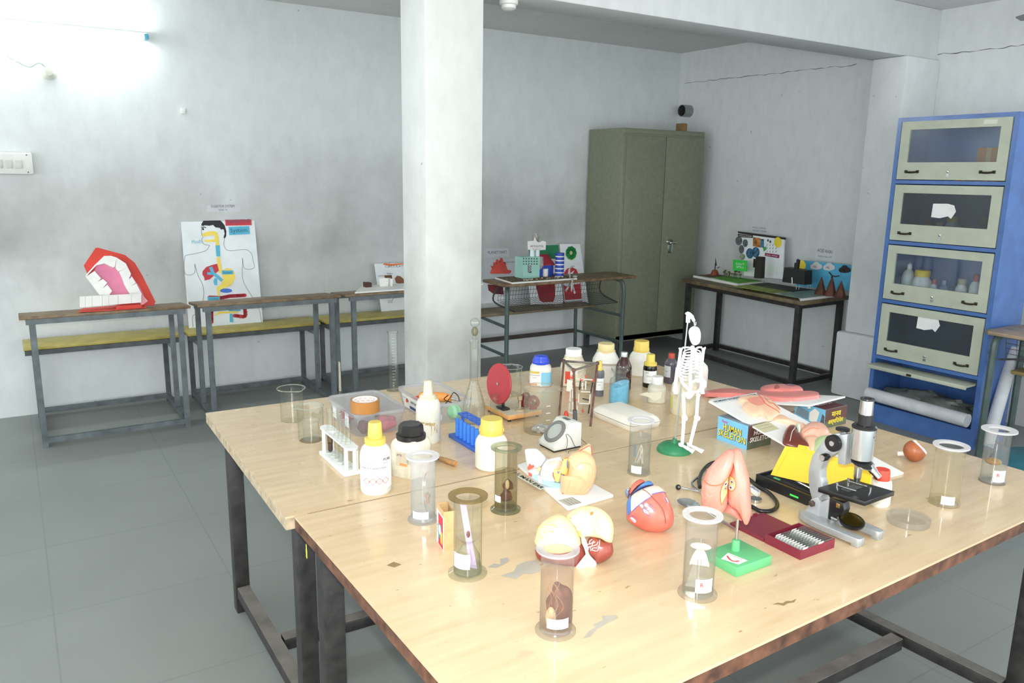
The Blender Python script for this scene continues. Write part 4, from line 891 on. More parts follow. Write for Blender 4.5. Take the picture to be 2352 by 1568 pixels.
# white acid bottle with yellow cap
def diamonds(b,r,H,done):
    k=B()
    for i in range(4):
        a=-.62+i*.42; u=.07*H
        for (x0,y0),(x1,y1) in (((0,1),(1,0)),((1,0),(0,-1)),((0,-1),(-1,0)),((-1,0),(0,1))):
            P=[]
            for x,y in ((x0,y0),(x1,y1)):
                t=a+x*u*.75/r; P.append((r*1.02*math.sin(t),-r*1.02*math.cos(t),.215*H+y*u*.62))
            k.tube(P,.0007,4)
    k.done('hazard_marks',mtxr,b)
bottle('acid_bottle','white plastic acid bottle with yellow screw cap and red hazard diamonds','bottle',864.5,1140,72,968,[
 ('bottle_body',mt('hdpe_natural','E0E2DE',.4,var=.04),[(0,0),(.9,0),(1,.03),(1,.52),(.97,.58),(.86,.64),(.68,.68),(.62,.70),(0,.70)]),
 ('cap_collar',mcapy,[(.5,.69),(.66,.69),(.68,.72),(.68,.77),(.6,.78),(0,.78)]),('cap',mcapy,[(.46,.77),(.47,.82),(.42,.985),(.38,1.0),(0,1.0)])],
 labels=[wrap_label(mlab,-1.35,1.3,.10,.55,[('PURE',.055,.78,.515,mtxk,{'bold':.02}),('BETA/0616/2811/21',.036,-.25,.465,mtx,{'sx':.8}),('500 ml',.038,.62,.468,mtx,{'sx':.8}),('Acetic Acid Glacial Extrapure',.038,-.12,.405,mtxk,{'sx':.8,'bold':.01}),('Acetum glaciale CH3COOH 99.5%',.02,-.3,.375,mtx),('Minimum assay 99.5%',.02,-.42,.35,mtx),('Wt per ml 1.049',.02,-.46,.325,mtx),('1',.03,0,.135,mtx)]),diamonds])
# square white jar with black cap
def squarejar(b,r,H,done):
    k=B(); s=.712*r
    k.m=0; k.add([(-s*.55,-s*1.27,.25*H),(s*.55,-s*1.27,.25*H),(s*.55,-s*1.27,.52*H),(-s*.55,-s*1.27,.52*H)],[(0,1,2,3)],rot(0,0,-.62))
    k.m=1; k.add([(-s*.2,-s*1.275,.26*H),(s*.5,-s*1.275,.26*H),(s*.5,-s*1.275,.31*H),(-s*.2,-s*1.275,.31*H)],[(0,1,2,3)],rot(0,0,-.62))
    k.m=2; k.text('gmp',.07*H,rot(0,0,-.62)@tr(-s*.2,-s*1.28,.47*H)@rot(PI/2)); k.done('paper_label',[mt('label_tan','D8CDB4',.7,var=.15),mora,mtx],b,smooth=0,norm=False)
c,r0=base(945,1103,84); H=zat(c,972)-ZT; b=thing('square_jar','white square plastic jar with black octagonal screw cap','jar',c,facing(c))
k=B(); k.loft([sq(a*r0,h*H,.3,ang=-.62) for a,h in ((.78,0),(.84,.03),(.9,.55),(.9,.6),(.82,.68),(.66,.73),(.62,.74))]); k.done('jar_body',mt('hdpe_dirty','E4DFCC',.5,var=.12,scale=22),b)
k=B(); k.lathe([(.74*r0,.715*H),(.82*r0,.715*H),(.82*r0,.80*H),(.72*r0,.81*H),(0,.81*H)],seg=32); k.lathe([(.72*r0,.80*H),(.68*r0,.965*H),(.60*r0,1.0*H),(0,1.0*H)],seg=8); k.done('cap',mcapk,b,smooth=25)
squarejar(b,r0,H,None)
# yellow capped powder jar
def ycap(b,r,H,done):
    k=B(); knurl(k,.73*r,.735*H,.80*H,10); k.done('cap_ribs',mcapy,done['cap'])
bottle('powder_jar','cream powder jar with big yellow cap beside the blue rack','jar',1128,1085,76,960,[('jar_body',mt('hdpe_cream2','ECE8D8',.5,var=.06),[(0,0),(.9,0),(1,.03),(1,.47),(.96,.56),(.84,.63),(.68,.67),(.64,.70),(0,.70)]),
 ('cap',mcapy,[(.6,.68),(.72,.69),(.73,.70),(.73,.84),(.68,.86),(.67,.985),(.63,1.0),(0,1.0)])],labels=[ycap])
# wash bottle
def stain(b,r,H,done):
    k=B(); rr=random.Random(4)
    for a,h,w,l in ((.35,.34,.5,.035),(.0,.35,.5,.03),(.75,.28,.10,.10),(.25,.27,.07,.12),(-.5,.36,.4,.02),(.55,.30,.10,.08)): k.patch(r*1.006,a-w/2,a+w/2,(h-l)*H,(h+l*.3)*H,n=6)
    k.done('drip_stain',mt('stain_ochre','C9B084',.7,var=.3,scale=40),b,norm=False)
bottle('wash_bottle','tall stained white dropper bottle with stepped nozzle in front of the plastic boxes','bottle',984,1021,57,873,[('bottle_body',mt('hdpe_wash','D8D8CC',.4,var=.08,scale=18),[(0,0),(.92,0),(1,.03),(1,.55),(.96,.63),(.82,.69),(.66,.715),(0,.715)]),
 ('nozzle',mt('nozzle_cream','DAD3B6',.5,var=.12,scale=30),[(.72,.70),(.72,.74),(.60,.75),(.58,.77),(.42,.775),(.36,.86),(.36,.90),(.33,.905),(.33,.985),(.22,1.0),(0,1.0)])],labels=[stain])
# row at the back of the far table
LBL=lambda m,*t: wrap_label(m,*t)
b,r,H=bottle('powder_jar','white eight-sided powder jar with blue cap and light blue label','jar',1241,889,50,816,[('jar_body',mhdpe,[(.86,0),(.97,.03),(1,.55),(.96,.62),(.78,.71),(.66,.74),(.62,.75)],.5),
 ('cap',mcapb,[(.6,.73),(.78,.73),(.80,.76),(.78,.85),(.66,.92),(.62,.985),(.5,1.0),(0,1.0)])],labels=[wrap_label(mlab,-1.2,.05,.06,.52,[('SODIUM CHLORIDE',.05,-.5,.40,mtxk,{'sx':.7}),('Purified',.04,-.5,.32,mtx),('500 g',.04,-.5,.14,mtx)],rr=1.012,sqn=.5),bands(mlabb,[(.05,1.2,.06,.50)],'blue_label',1.012,.5),bands(mcapy,[(-1.2,-.1,.46,.53)],'yellow_strip',1.018,.5),bands(mora,[(-1.2,-.3,.06,.11)],'orange_strip',1.018,.5)])
bottle('reagent_jar','large stained cream jar with white cap standing behind the rusty tripod','jar',1315,890,60,800,[('jar_body',mstn,[(.9,0),(1,.03),(1,.50),(.95,.57),(.72,.74),(.64,.77),(.60,.80)],.6),('neck_ring',mstn,[(.55,.78),(.68,.78),(.70,.80),(.66,.815),(.5,.815)]),('cap',mcapw,[(.55,.81),(.62,.81),(.62,.98),(.58,1.0),(0,1.0)])],labels=[bands(mt('label_red','D84A32',.6),[(-.55,-.2,.10,.44)],'red_label',1.012,.6),bands(mlab,[(-.2,.35,.36,.46)],'white_label',1.012,.6)])
bottle('reagent_jar','large white jar with pale yellow cap between the tripod and the amber bottle','jar',1389,882,56,788,[('jar_body',mhdpe,[(.72,0),(.80,.03),(.84,.46),(1.1,.54),(1.08,.58),(.78,.76),(.66,.80)],.5),('cap',mcapl,[(.6,.775),(.76,.775),(.76,.82),(.68,.83),(.68,.98),(.64,1.0),(0,1.0)])])
mamb=mt('amber_glass','3A1712',.12,var=.1,spec=.6)
bottle('amber_bottle','dark reddish amber bottle with silver cap','bottle',1430,898,37,808,[('bottle_body',mamb,[(0,0),(.95,0),(1,.03),(1,.58),(.96,.65),(.5,.85),(.4,.88),(0,.88)]),('cap',mt('cap_silver','C6CAC6',.35,.7),[(.36,.87),(.41,.87),(.41,.985),(.38,1),(0,1)])])
bottle('reagent_jar','white round jar with bright yellow cap, rearmost on the table','jar',1470,866,54,782,[('jar_body',mhdpe,[(0,0),(.92,0),(1,.03),(1,.44),(.96,.55),(.82,.64),(.66,.69),(0,.70)]),('cap',mcapy,[(.58,.68),(.66,.68),(.68,.70),(.68,.78),(.64,.80),(.63,.98),(.6,1),(0,1)])])
bottle('stain_bottle','black liquid bottle with yellow cap and white label','bottle',1491,891,32,813,[('bottle_body',mt('black_glass','14100E',.12,var=.1,spec=.6),[(0,0),(.95,0),(1,.03),(1,.58),(.93,.64),(.6,.68),(0,.68)]),('cap_collar',mt('cap_mustard','E2CE62',.5),[(.7,.66),(.94,.66),(.94,.74),(.8,.76),(0,.76)]),('cap',mt('cap_mustard','E2CE62',.5),[(.62,.75),(.60,.98),(.56,1),(0,1)])],labels=[wrap_label(mlab,-1.1,1.2,.14,.52,[('SM',.07,-.4,.46,mtxk),('leishman stain',.045,.1,.36,mtx),('125 ml',.04,.2,.22,mtx)])])
bottle('dropper_bottle','grey dropper bottle with yellow tip and white label behind the tripod','bottle',1375,911,22,828,[('bottle_body',mt('grey_glass','6E7078',.15,var=.15),[(0,0),(.95,0),(1,.03),(1,.66),(.9,.72),(0,.74)]),('dropper_cap',mt('cap_mustard','E2CE62',.5),[(.56,.73),(.56,.82),(.5,.86),(.42,.93),(.44,.98),(.3,1),(0,1)])],labels=[wrap_label(mlab,-1.1,1.3,.18,.52,[('methylene',.045,.1,.42,mtx),('blue',.045,.1,.34,mtx)])])
# reagent bottle with pale blue powder
c,r=base(1421,931,46); H=zat(c,846)-ZT; b=thing('reagent_bottle','clear glass reagent bottle half full of sky blue powder','bottle',c,facing(c)); 
k=B(); k.lathe([(0,0),(.92*r,0),(r,.04*H),(r,.62*H),(.92*r,.70*H),(.62*r,.76*H),(.58*r,.80*H),(.62*r,.88*H),(.88*r,.95*H),(.92*r,1.0*H),(.80*r,1.0*H)],seg=36); k.done('bottle',glass('frosted_glass','F2F6F2','A8B2AA',.9,.06,.07,'DCE2DC'),b)
k=B(); n=36; rings=[]
for f in (0,1): rings.append([V((.93*r*math.cos(2*PI*i/n),.93*r*math.sin(2*PI*i/n),.02*H if f==0 else (.55+.10*math.cos(2*PI*i/n-.3))*H)) for i in range(n)])
k.loft(rings); k.done('blue_powder',mt('powder_blue','7CCBFA',.9,var=.1,scale=60,bump=.4),b,smooth=30)
# small clear bottle with peeling label
bottle('plastic_bottle','small cloudy square bottle with white cap and peeling label','bottle',1507,927,42,864,[('bottle_body',mt('pe_cloudy','D2CEBC',.4,var=.1),[(.92,0),(1,.03),(1,.54),(.92,.62),(.6,.70),(.55,.72)],.5),('cap',mcapw,[(.5,.71),(.62,.71),(.62,.97),(.56,1),(0,1)])],
 labels=[lambda b,r,H,d:(lambda k:(k.add([(-r*1.9,-r*.9,.30*H),(-r*1.75,-r*1.0,.36*H),(-r*.95,-r*1.06,.45*H),(-r*.8,-r*1.08,.25*H),(-r*1.3,-r*1.0,.27*H)],[(0,1,2,3,4)]),k.add([(-r*.9,-r*1.07,.28*H),(-r*.2,-r*1.09,.10*H),(r*.5,-r*1.06,.24*H),(r*.6,-r*1.05,.48*H),(-r*.9,-r*1.07,.42*H)],[(0,1,2,3,4)]),k.done('paper_label',mt('label_cream','E4DFCC',.7,var=.08),b,smooth=0,norm=False)))(B())])
bottle('stain_bottle','small purplish grey bottle with red cap next to the model skeleton','bottle',1539,882,30,811,[('bottle_body',mt('purple_grey','5A5460',.2,var=.15),[(0,0),(.95,0),(1,.03),(1,.64),(.9,.74),(.52,.84),(0,.85)]),('cap',mt('cap_brick','B4432E',.5),[(.46,.84),(.5,.84),(.48,.98),(.44,1),(0,1)])],labels=[wrap_label(mlabg,-1.4,-.05,.22,.60,[('lugol',.06,-.7,.42,mtx)])])
bottle('reagent_jar','cream jar standing directly behind the legs of the model skeleton','jar',1568,957,60,858,[('jar_body',mcre,[(0,0),(.92,0),(1,.04),(1,.60),(.95,.72),(.78,.82),(.62,.86),(0,.86)]),('cap',mt('cap_ivory','CFCBB8',.5),[(.5,.85),(.62,.85),(.60,.98),(.56,1),(0,1)])],labels=[bands(mt('label_lime','C9CE6A',.7),[(-1.5,-1.0,.16,.46)],'green_label',1.01)])
bottle('plastic_bottle','off white bottle behind the rib cage of the model skeleton','bottle',1601,899,44,820,[('bottle_body',mhdpe,[(0,0),(.95,0),(1,.03),(1,.62),(.9,.74),(.5,.86),(0,.86)]),('cap',mcapw,[(.44,.85),(.48,.85),(.46,.98),(0,1)])])
# ---- open glassware
def beaker(name,label,px,pyb,w,pyt,rimw,m,spout=None,grp=None,cat='beaker',z=ZT,marks=None,inside=None):
    c,r=base(px,pyb,w,z); H=zat(c,pyt)-z; b=thing(name,label,cat,c,facing(c),grp); R_=r*rimw/w
    k=B(); n=44; vs=[];fs=[]
    prof=[(0,.0),(.9*r,0),(r,.035*H),(r,.93*H),(r+(R_-r)*.5,.97*H),(R_,H)]
    k.lathe(prof,seg=n)
    k.bm.verts.ensure_lookup_table()
    if spout is not None:
        for v in k.bm.verts:
            if v.co.z>.9*H:
                a=math.atan2(v.co.y,v.co.x); d=abs((a-spout+PI)%(2*PI)-PI)
                if d<.42: f=math.cos(d/.42*PI/2)*(v.co.z-.9*H)/(.1*H); v.co.x+=math.cos(spout)*r*.28*f; v.co.y+=math.sin(spout)*r*.28*f
    o=k.done('glass_wall' if m is mgl else 'plastic_wall',m,b)
    k=B(); rim=[]
    for i in range(48):
        a=2*PI*i/48; q=R_
        if spout is not None:
            d=abs((a-spout+PI)%(2*PI)-PI)
            if d<.42: q+=r*.28*math.cos(d/.42*PI/2)
        rim.append((q*math.cos(a),q*math.sin(a),H))
    k.tube(rim,.0016,6,closed=True); k.done('rim',mrg if m is mgl else m,b)
    if marks:
        k=B()
        for h in marks: k.patch(r*1.005,.35,.62,(h-.006)*H,(h+.006)*H,n=3)
        k.done('graduation_marks',mt('mark_white','E4E6E6',.6,var=0),b,norm=False)
    return b,c,r,H
beaker('beaker','glass beaker with spout, nearest the far left corner of the table',672,972,52,891,63,mgl,-PI/2+.5)
b,c,r,H=beaker('beaker','wide glass beaker holding a smaller beaker, in front of the white test tube rack',715.5,1019,58,932,61,mgl,-PI+.3)
b2=beaker('beaker','small cloudy beaker standing inside the wide glass beaker',712,1008,36,958,41,mplc,-PI/2,z=ZT+.002)
k=b2[0]; k.location=c+V((0,0,.002))
beaker('beaker','glass beaker behind the red disc',1172,913,52,842,54,mgl,PI*.8)
b,c,r,H=beaker('plastic_beaker','large cloudy plastic beaker with white graduation marks left of the rusty tripod',1240,1002,78,890,86,glass('pp_plastic','F4F3EC','C0BCAC',.6,.15,.12,'E0DCCE'),-.3,marks=[.2,.36,.52,.68])
k=B(); k.blob((.0,-.006,.012),(.03,.026,.012),lambda u:1+.16*math.sin(6*u.x+5*u.y)+.1*math.sin(13*u.y)); tag(k.done('crumpled_foil',mt('foil','C9CED4',.3,.5,var=.15)),'crumpled grey foil lying in the bottom of the plastic beaker','foil').location=c
# measuring cylinder, flask, funnel, small stoppered bottle
c,r=base(904,899,22); H=zat(c,762)-ZT; b=thing('measuring_cylinder','tall narrow glass measuring cylinder at the back edge before the pillar','measuring cylinder',c,facing(c))
k=B(); k.lathe([(0,0),(r,0),(r,.03*H),(r,.97*H),(1.15*r,H)],seg=28); k.done('glass_wall',mgl,b); k=B(); k.lathe([(0,0),(1.5*r,0),(1.5*r,.02*H),(r,.04*H)],seg=28); k.done('foot',mgl,b); k=B(); k.tube([(1.15*r*math.cos(a*PI/16),1.15*r*math.sin(a*PI/16),H) for a in range(32)],.0014,6,closed=True); k.done('rim',mgl,b)
k=B(); 
for i in range(1,18): k.patch(r*1.01,-.2,.25 if i%3 else .5,(.05+i*.05)*H,(.053+i*.05)*H,n=3)
k.done('graduation_marks',mt('mark_white','E4E6E6',.6,var=0),b,norm=False)
c,r=base(1088,977,52); H=zat(c,782)-ZT; b=thing('flask','long-necked glass flask with a glass bulb stopper in front of the pillar','flask',c,facing(c))
k=B(); k.lathe([(0,0),(.86*r,0),(r,.03*H),(r,.20*H),(.9*r,.27*H),(.38*r,.50*H),(.36*r,.53*H),(.36*r,.97*H),(.42*r,H)],seg=32); k.done('glass_wall',mgl,b)
k=B(); k.tube([(0,0,.9*H),(0,0,1.16*H)],.17*r,10); k.blob((.05*r,0,1.215*H),.42*r,seg=20,rings=12); k.done('bulb_stopper',mgl,b)
k=B(); k.blob((.05*r,.15*r,1.105*H),(.30*r,.30*r,.055*H),seg=16,rings=10); k.done('rubber_bung',mt('bung_olive','6E6A52',.7,var=.15),b)
c,r=base(783,950,34); H=zat(c,829)-ZT; b=thing('funnel','upturned glass funnel whose slender stem rises behind the left plastic box','funnel',c,facing(c))
k=B(); k.lathe([(r,0),(.98*r,.05*H),(.2*r,.34*H),(.17*r,.42*H)],seg=28); k.done('cone',mgl,b)
k=B(); k.lathe([(.17*r,.41*H),(.15*r,.6*H),(.12*r,.97*H)],seg=16); k.add([(-.12*r,0,.97*H),(.12*r,0,.97*H),(-.11*r,0,1.0*H)],[(0,1,2)]); k.done('stem',glass('stem_glass','E4E4D8','B4B29C',.8,.1,.45,'DAD8C8'),b)
c,r=base(1135,961,19); H=zat(c,905)-ZT; b=thing('weighing_bottle','tiny glass bottle with flat-topped glass stopper beside the red disc stand','bottle',c,facing(c))
k=B(); k.lathe([(0,0),(r,0),(r,.70*H),(1.1*r,.76*H)],seg=24); k.done('glass_wall',mgl,b); k=B(); k.lathe([(0,.68*H),(.5*r,.68*H),(.55*r,.82*H),(.4*r,.9*H),(1.05*r,.92*H),(1.05*r,1.0*H),(0,1.0*H)],seg=24); k.done('stopper',mgl,b)
# petri dish
c,r=base(2083,1218,96); b=thing('petri_dish','round clear petri dish with lid in front of the microscope at the right','petri dish',c,0)
k=B(); k.lathe([(0,.001),(.95*r,.001),(.95*r,.016)],seg=48); k.done('dish',mplc,b); k=B(); k.lathe([(0,.0185),(r,.0185),(r,.006)],seg=48); k.done('lid',mplc,b)
# ---- specimen cylinders
def specimen(label,px,pyb,wf,wb,wr,pyr,m,mr,tag_=None,foot=True,water=None,logo=False,wm=None,mf=None,tilt=0):
    c,rf=base(px,pyb,wf); rb=rf*wb/wf; rr=rf*wr/wf; H=zat(c,pyr)-ZT
    b=thing('specimen_cylinder',label,'specimen jar',c,facing(c),'specimen cylinders on the tables')
    k=B(); k.lathe([(0,.004),(rb,.004),(rb,H-.006)],seg=40); k.done('cylinder_wall',m,b)
    k=B(); k.lathe([(rb*.86,H),(rr,H+.001),(rr,H-.003),(rb,H-.008),(rb*.86,H-.004)],seg=44,close=True); k.done('rim',mr,b)
    k=B(); k.lathe([(0,0),(rf,0),(rf,.003),(rb*1.02,.010),(rb,.014)],seg=44); k.done('foot',mf or m,b)
    if water: k=B(); k.lathe([(0,.006),(rb*.96,.006),(rb*.96,water*H),(0,water*H)],seg=36); k.done('liquid',wm or mwat,b)
    if tag_:
        a0,a1,h0,h1,st=tag_; k=B(); k.patch(rb*1.01,a0,a1,h0*H,h1*H); l=k.done('paper_label',mlab,b,norm=False)
        if logo: k=B(); k.text('R',.42*(h1-h0)*H,tr(0,0,(h0*.4+h1*.6)*H)@rot(0,0,a0*.68+a1*.32),wrap=rb*1.02,bold=.03); k.done('logo',mtxr,l,smooth=0,norm=False)
        if st: 
            k=B()
            for i,s in enumerate(st.split('|')): k.text(s,.2*(h1-h0)*H,tr(0,0,(h1-(h1-h0)*(.25+.22*i))*H)@rot(0,0,a0*.4+a1*.6 if logo else (a0+a1)/2),wrap=rb*1.02)
            k.done('print',mtx,l,smooth=0,norm=False)
    return b,c,rb,H
def strip(b,pts,m,nm,t=.0012,M=None):
    k=B(); k.prism(pts,t,M=(M or Mx())@rot(PI/2)); return k.done(nm,m,b,smooth=0)
mspb=mt('specimen_brown','6E3A26',.5,var=.35,scale=60); mspt=mt('specimen_tan','B48A5C',.6,var=.3,scale=60); mspw=mt('specimen_white','E0DCD4',.6,var=.1); mlil=mt('strip_lilac','C4AED4',.5,var=.05)
b,c,rb,H=specimen('plastic specimen cylinder with white rim and a dry stem inside, left of the matchbox',972,1208,72,57,77,1046,mplm,mrim,(-.95,.45,.08,.19,'ROOT TIP'),water=.6)
strip(b,[(-.004,.012),(.022*.8,.012),(.004,H*.8),(.0,H*.8)],mplc,'glass_plate'); k=B(); k.tube(spline([(.010,.0,.02),(.002,.0,.06),(.004,0,.11),(.012,0,.13)],6),.0012,6); k.blob((.012,-.004,.062),(.006,.005,.016),lambda u:1+.25*math.sin(6*u.z)); k.done('dry_stem',mspt,b)
b,c,rb,H=specimen('greenish glass specimen cylinder with brown egg-like specimens, before the yellow-capped jar',1161,1184,71,53,73,1026,mgld,mglg,(-1.2,-.45,.17,.27,''),mf=mglg,water=.62,wm=glass('olive_liquid','F4F3EA','DCD9C6',.5,.05))
for x,z,s in ((.002,.038,.016),(.006,.068,.014)): k=B(); k.blob((x,.002,z),(s,s*.8,s*1.05),lambda u:1+.12*math.sin(4*u.x+3*u.z)); k.done('specimen',mspb,b)
k=B(); k.blob((.004,-.010,.074),(.005,.004,.013)); k.done('specimen_core',mt('specimen_cream','D8C49A',.6),b)
b,c,rb,H=specimen('glass specimen cylinder with brown-stained rim and a lilac strip inside',1074,1338,92,66,92,1137,mgl,glass('stained_rim','DCD2B0','8A7440',.9,.06,.22,'A89668'),(-1.25,.15,.13,.32,'no 12|hydrilla'),water=.12)
strip(b,[(-.018,H*.93),(-.004,H*.90),(.021,.012),(.005,.016)],mlil,'lilac_strip',M=tr(0,-.004,0)); k=B(); k.blob((.001,-.007,H*.52),(.004,.003,.008)); k.done('dried_insect',mspb,b)
k=B(); k.lathe([(.9*rb,.012),(.86*rb,.045),(.42*rb,.07),(.42*rb,.075),(.84*rb,.088)],seg=32); k.done('inverted_cup',mgl,b)
b,c,rb,H=specimen('clear specimen cylinder with dark brown specimen in the middle of the front table edge',1275,1474,97,77,101,1258,mplc,glass('clear_rim','F2F3F5','D2D5DA',.8,.15,.36,'ECEEF2'),(-.55,.85,.12,.24,''),water=.72,wm=glass('amber_liquid','F8F2EE','E2CCC2',.5,.1,.03,'B08874'))
k=B(); k.blob((.008,.006,.050),(.026,.020,.048),lambda u:1+.1*math.sin(5*u.x+4*u.z)); k.done('specimen',mspb,b); k=B(); k.blob((-.010,-.012,.034),(.010,.008,.022)); k.done('seed',mt('seed_cream','E2C79A',.5,var=.2),b)
k=B(); rr=random.Random(9)
for i in range(7): a=V((rr.uniform(-.02,.02),rr.uniform(-.02,.0),rr.uniform(.03,.06))); k.tube(spline([a,a+V((rr.uniform(-.02,.02),-.004,.03)),a+V((rr.uniform(-.02,.02),0,.07))],5),.0005,4)
k.done('fibres',mspt,b)
b,c,rb,H=specimen('clear specimen cylinder with thick white rim and white petal-like specimen, left of the lung model',1600,1385,92,72,92,1181,mplc,mrim,(-.15,1.05,.10,.27,'Rajdhani|Scientific'),logo=True,water=.62)
k=B(); 
for i in range(7): a=-.9+i*.3; k.tube(spline([(0,.0,.105),(.012*math.sin(a),0,.092),(.022*math.sin(a),0,.078-.01*abs(a)),(.020*math.sin(a*1.1),0,.066)],5),.0032,6)
k.blob((0,0,.108),(.022,.010,.007)); k.done('specimen',mspw,b); strip(b,[(-.026,.012),(.022,.012),(.010,.085),(-.008,.085)],mplc,'glass_plate',M=tr(0,.004,0))
b,c,rb,H=specimen('water filled specimen cylinder with thin white roots, left of the green skeleton stand',1466,1095,54,50,62,964,mplc,mrim,(-.75,.25,.05,.19,''),water=.72)
k=B(); rr=random.Random(6)
for i in range(6): k.tube(spline([(0.004,0,.088),(rr.uniform(-.006,.012),0,.07),(rr.uniform(-.012,.016),rr.uniform(-.01,.01),.03)],5),.0011,5)
k.done('roots',mspw,b); strip(b,[(-.018,.05),(-.010,.05),(-.010,.085),(-.018,.088)],mt('slate_blue','7A8894',.6,var=.1),'blue_card')
specimen('empty clear specimen cylinder with white flange, right of the eye model',2166,1166,68,62,77,1022,glass('pale_plastic','FAF9F2','D8D5C2',.8,.08,.04,'F0EDE0'),mrim,(-.2,.75,.05,.19,''))
b,c,rb,H=specimen('water filled specimen cylinder with brown floating disc, rightmost on the table',2277,1114,56,52,74,986,mplc,mrim,(.05,1.15,.06,.28,''),logo=True,water=.66)
k=B(); k.blob((-.004,0,.062),(.022,.018,.010)); k.done('specimen',mt('specimen_amber','A87838',.5,var=.2),b)
# ================================================================= racks, boxes and apparatus
mwp=mt('rack_white','E8EAE8',.4,var=.03); mbp=mt('rack_blue','2F62C4',.4,var=.06)
def holed_plate(k,x0,x1,y0,y1,z0,z1,holes,rh,nx=1):
    """plate with a row of round holes along y"""
    n=24; cells=[]; ys=[(holes[i]+holes[i+1])/2 for i in range(len(holes)-1)]; ys=[holes[0]-(ys[0]-holes[0])]+ys+[holes[-1]+(holes[-1]-ys[-1])]
    xc=(x0+x1)/2
    for i,h in enumerate(holes):
        a,b=ys[i],ys[i+1]; o=[];c=[]
        for j in range(n):
            t=2*PI*j/n+PI/n; cx,sy=math.cos(t),math.sin(t); m=1/max(abs(cx),abs(sy)); ux,uy=cx*m,sy*m
            o.append((xc+ux*(x1-x0)/2,(a+b)/2+uy*(b-a)/2)); c.append((xc+rh*cx,h+rh*sy))
        for z,fl in ((z1,0),(z0,1)):
            k.add([(x,y,z) for x,y in o]+[(x,y,z) for x,y in c],[(j,(j+1)%n,n+(j+1)%n,n+j)[::-1 if fl else 1] for j in range(n)])
        k.add([(x,y,z0) for x,y in c]+[(x,y,z1) for x,y in c],[(j,(j+1)%n,n+(j+1)%n,n+j) for j in range(n)])
        k.add([(x0,a,z0),(x0,b,z0),(x0,b,z1),(x0,a,z1),(x1,a,z0),(x1,b,z0),(x1,b,z1),(x1,a,z1)],[(0,1,2,3),(4,7,6,5)])
    for y,e in ((ys[0],y0),(ys[-1],y1)): k.box((xc,(y+e)/2,(z0+z1)/2),(x1-x0,abs(y-e),z1-z0))
# white rack with test tubes
rx,ry=.777,2.19; r=thing('test_tube_rack','white plastic test tube rack left of the acid bottle','rack',(rx,ry,ZT))
hs=[-.078,-.047,-.016,.015,.046,.077]
k=B(); k.box((0,0,.006),(.052,.222,.012),bev=.002); k.done('base',mwp,r)
k=B()
for h in hs: k.lathe([(.0105,0),(.0085,0),(.0085,.0015),(.0105,.0015)],M=tr(0,h,.0121),seg=20,close=True)
k.done('tube_seats',mt('rack_shadow','C9CCCA',.5,var=0),r)
k=B(); holed_plate(k,-.019,.019,-.108,.108,.082,.088,hs,.0098); [k.prism([(.019*math.cos(PI*j/12)*1,s_*.108+s_*.019*math.sin(PI*j/12)) for j in range(13)],.006,z=.082) for s_ in (-1,1)]; k.done('top_plate',mwp,r,smooth=25)
for y in (-.096,.096):
    for x in (-.013,.013): k=B(); k.cyl(.0062,.012,.083,M=tr(x,y,0),seg=14); k.done('post',mwp,r)
k=B(); k.cyl(.0055,.012,.068,M=tr(.022,-.088,0),seg=14); k.done('drying_peg',mwp,r)
def tube(hy,lab,h=.145,br=0):
    t=thing('test_tube',lab,'test tube',(rx,ry+hy,ZT+.0135),0,'test tubes in the white rack')
    k=B(); n=8; k.lathe([(0,0)]+[(.008*math.sin(PI/2*i/n),.008-.008*math.cos(PI/2*i/n)) for i in range(1,n+1)]+[(.008,h-.003),(.0094,h)],seg=22); k.done('glass_wall',mgl,t)
    k=B(); k.tube([(.0092*math.cos(a*PI/12),.0092*math.sin(a*PI/12),h) for a in range(24)],.0009,5,closed=True); k.done('rim',mgl,t)
    if br: k=B(); k.lathe([(0,.001),(.005,.003),(.0072,.008),(.0072,.03),(0,.031)],seg=18); k.done('brown_residue',mt('residue','4A3020',.6,var=.4,scale=80),t); k=B(); k.patch(.0083,-2.6,2.6,.03,.062,n=12); k.done('brown_film',glass('film_brown','A89A86','7A6650',.5,.1,.25,'8E7C66'),t)
tube(hs[5],'test tube with brown residue at the far end of the white rack',.14,1); tube(hs[3],'clear test tube in the middle of the white rack, farther one'); tube(hs[2],'clear test tube in the middle of the white rack, nearer one',.15); tube(hs[1],'clear test tube second from the near end of the white rack',.14); tube(hs[0],'clear test tube at the near end of the white rack',.135)
# blue rack with drying pegs
r=thing('test_tube_rack','blue plastic test tube rack with round pegs behind the cream jar','rack',(1.205,2.155,ZT))
k=B(); k.box((0,0,.006),(.05,.19,.012),bev=.002); k.done('base',mbp,r)
k=B(); holed_plate(k,.006,.040,-.075,.085,.078,.083,[-.055,-.025,.005,.035,.065],.010); k.done('top_plate',mbp,r,smooth=25)
for y in (-.072,.082): k=B(); k.cyl(.005,.012,.079,M=tr(.023,y,0),seg=12); k.done('post',mbp,r)
for i in range(6): k=B(); k.cyl(.0072,.012,.072,M=tr(-.008,.062-.026*i,0),seg=16,r2=.0066); k.done('drying_peg',mt('peg_blue','3C82E4',.4,var=.05),r)
# wooden stick
a,b2=T(1012,1059),T(1047,1071); d=b2-a; r=thing('wooden_handle','short round wooden stick with dark end lying behind the front specimen cylinder','stick',a)
k=B(); k.tube([(0,0,.0085),d*.3+V((0,0,.0085)),d*.32+V((0,0,.0085)),d+V((0,0,.0085))],[.0075,.0075,.0085,.0085],14); k.done('wood',mt('stick_wood','B98A58',.6,var=.25,scale=40),r)
k=B(); k.tube([-d*.35+V((0,0,.0085)),(0,0,.0085)],.0055,12); k.done('dark_end',mt('stick_dark','4E4438',.6,var=.3),r)
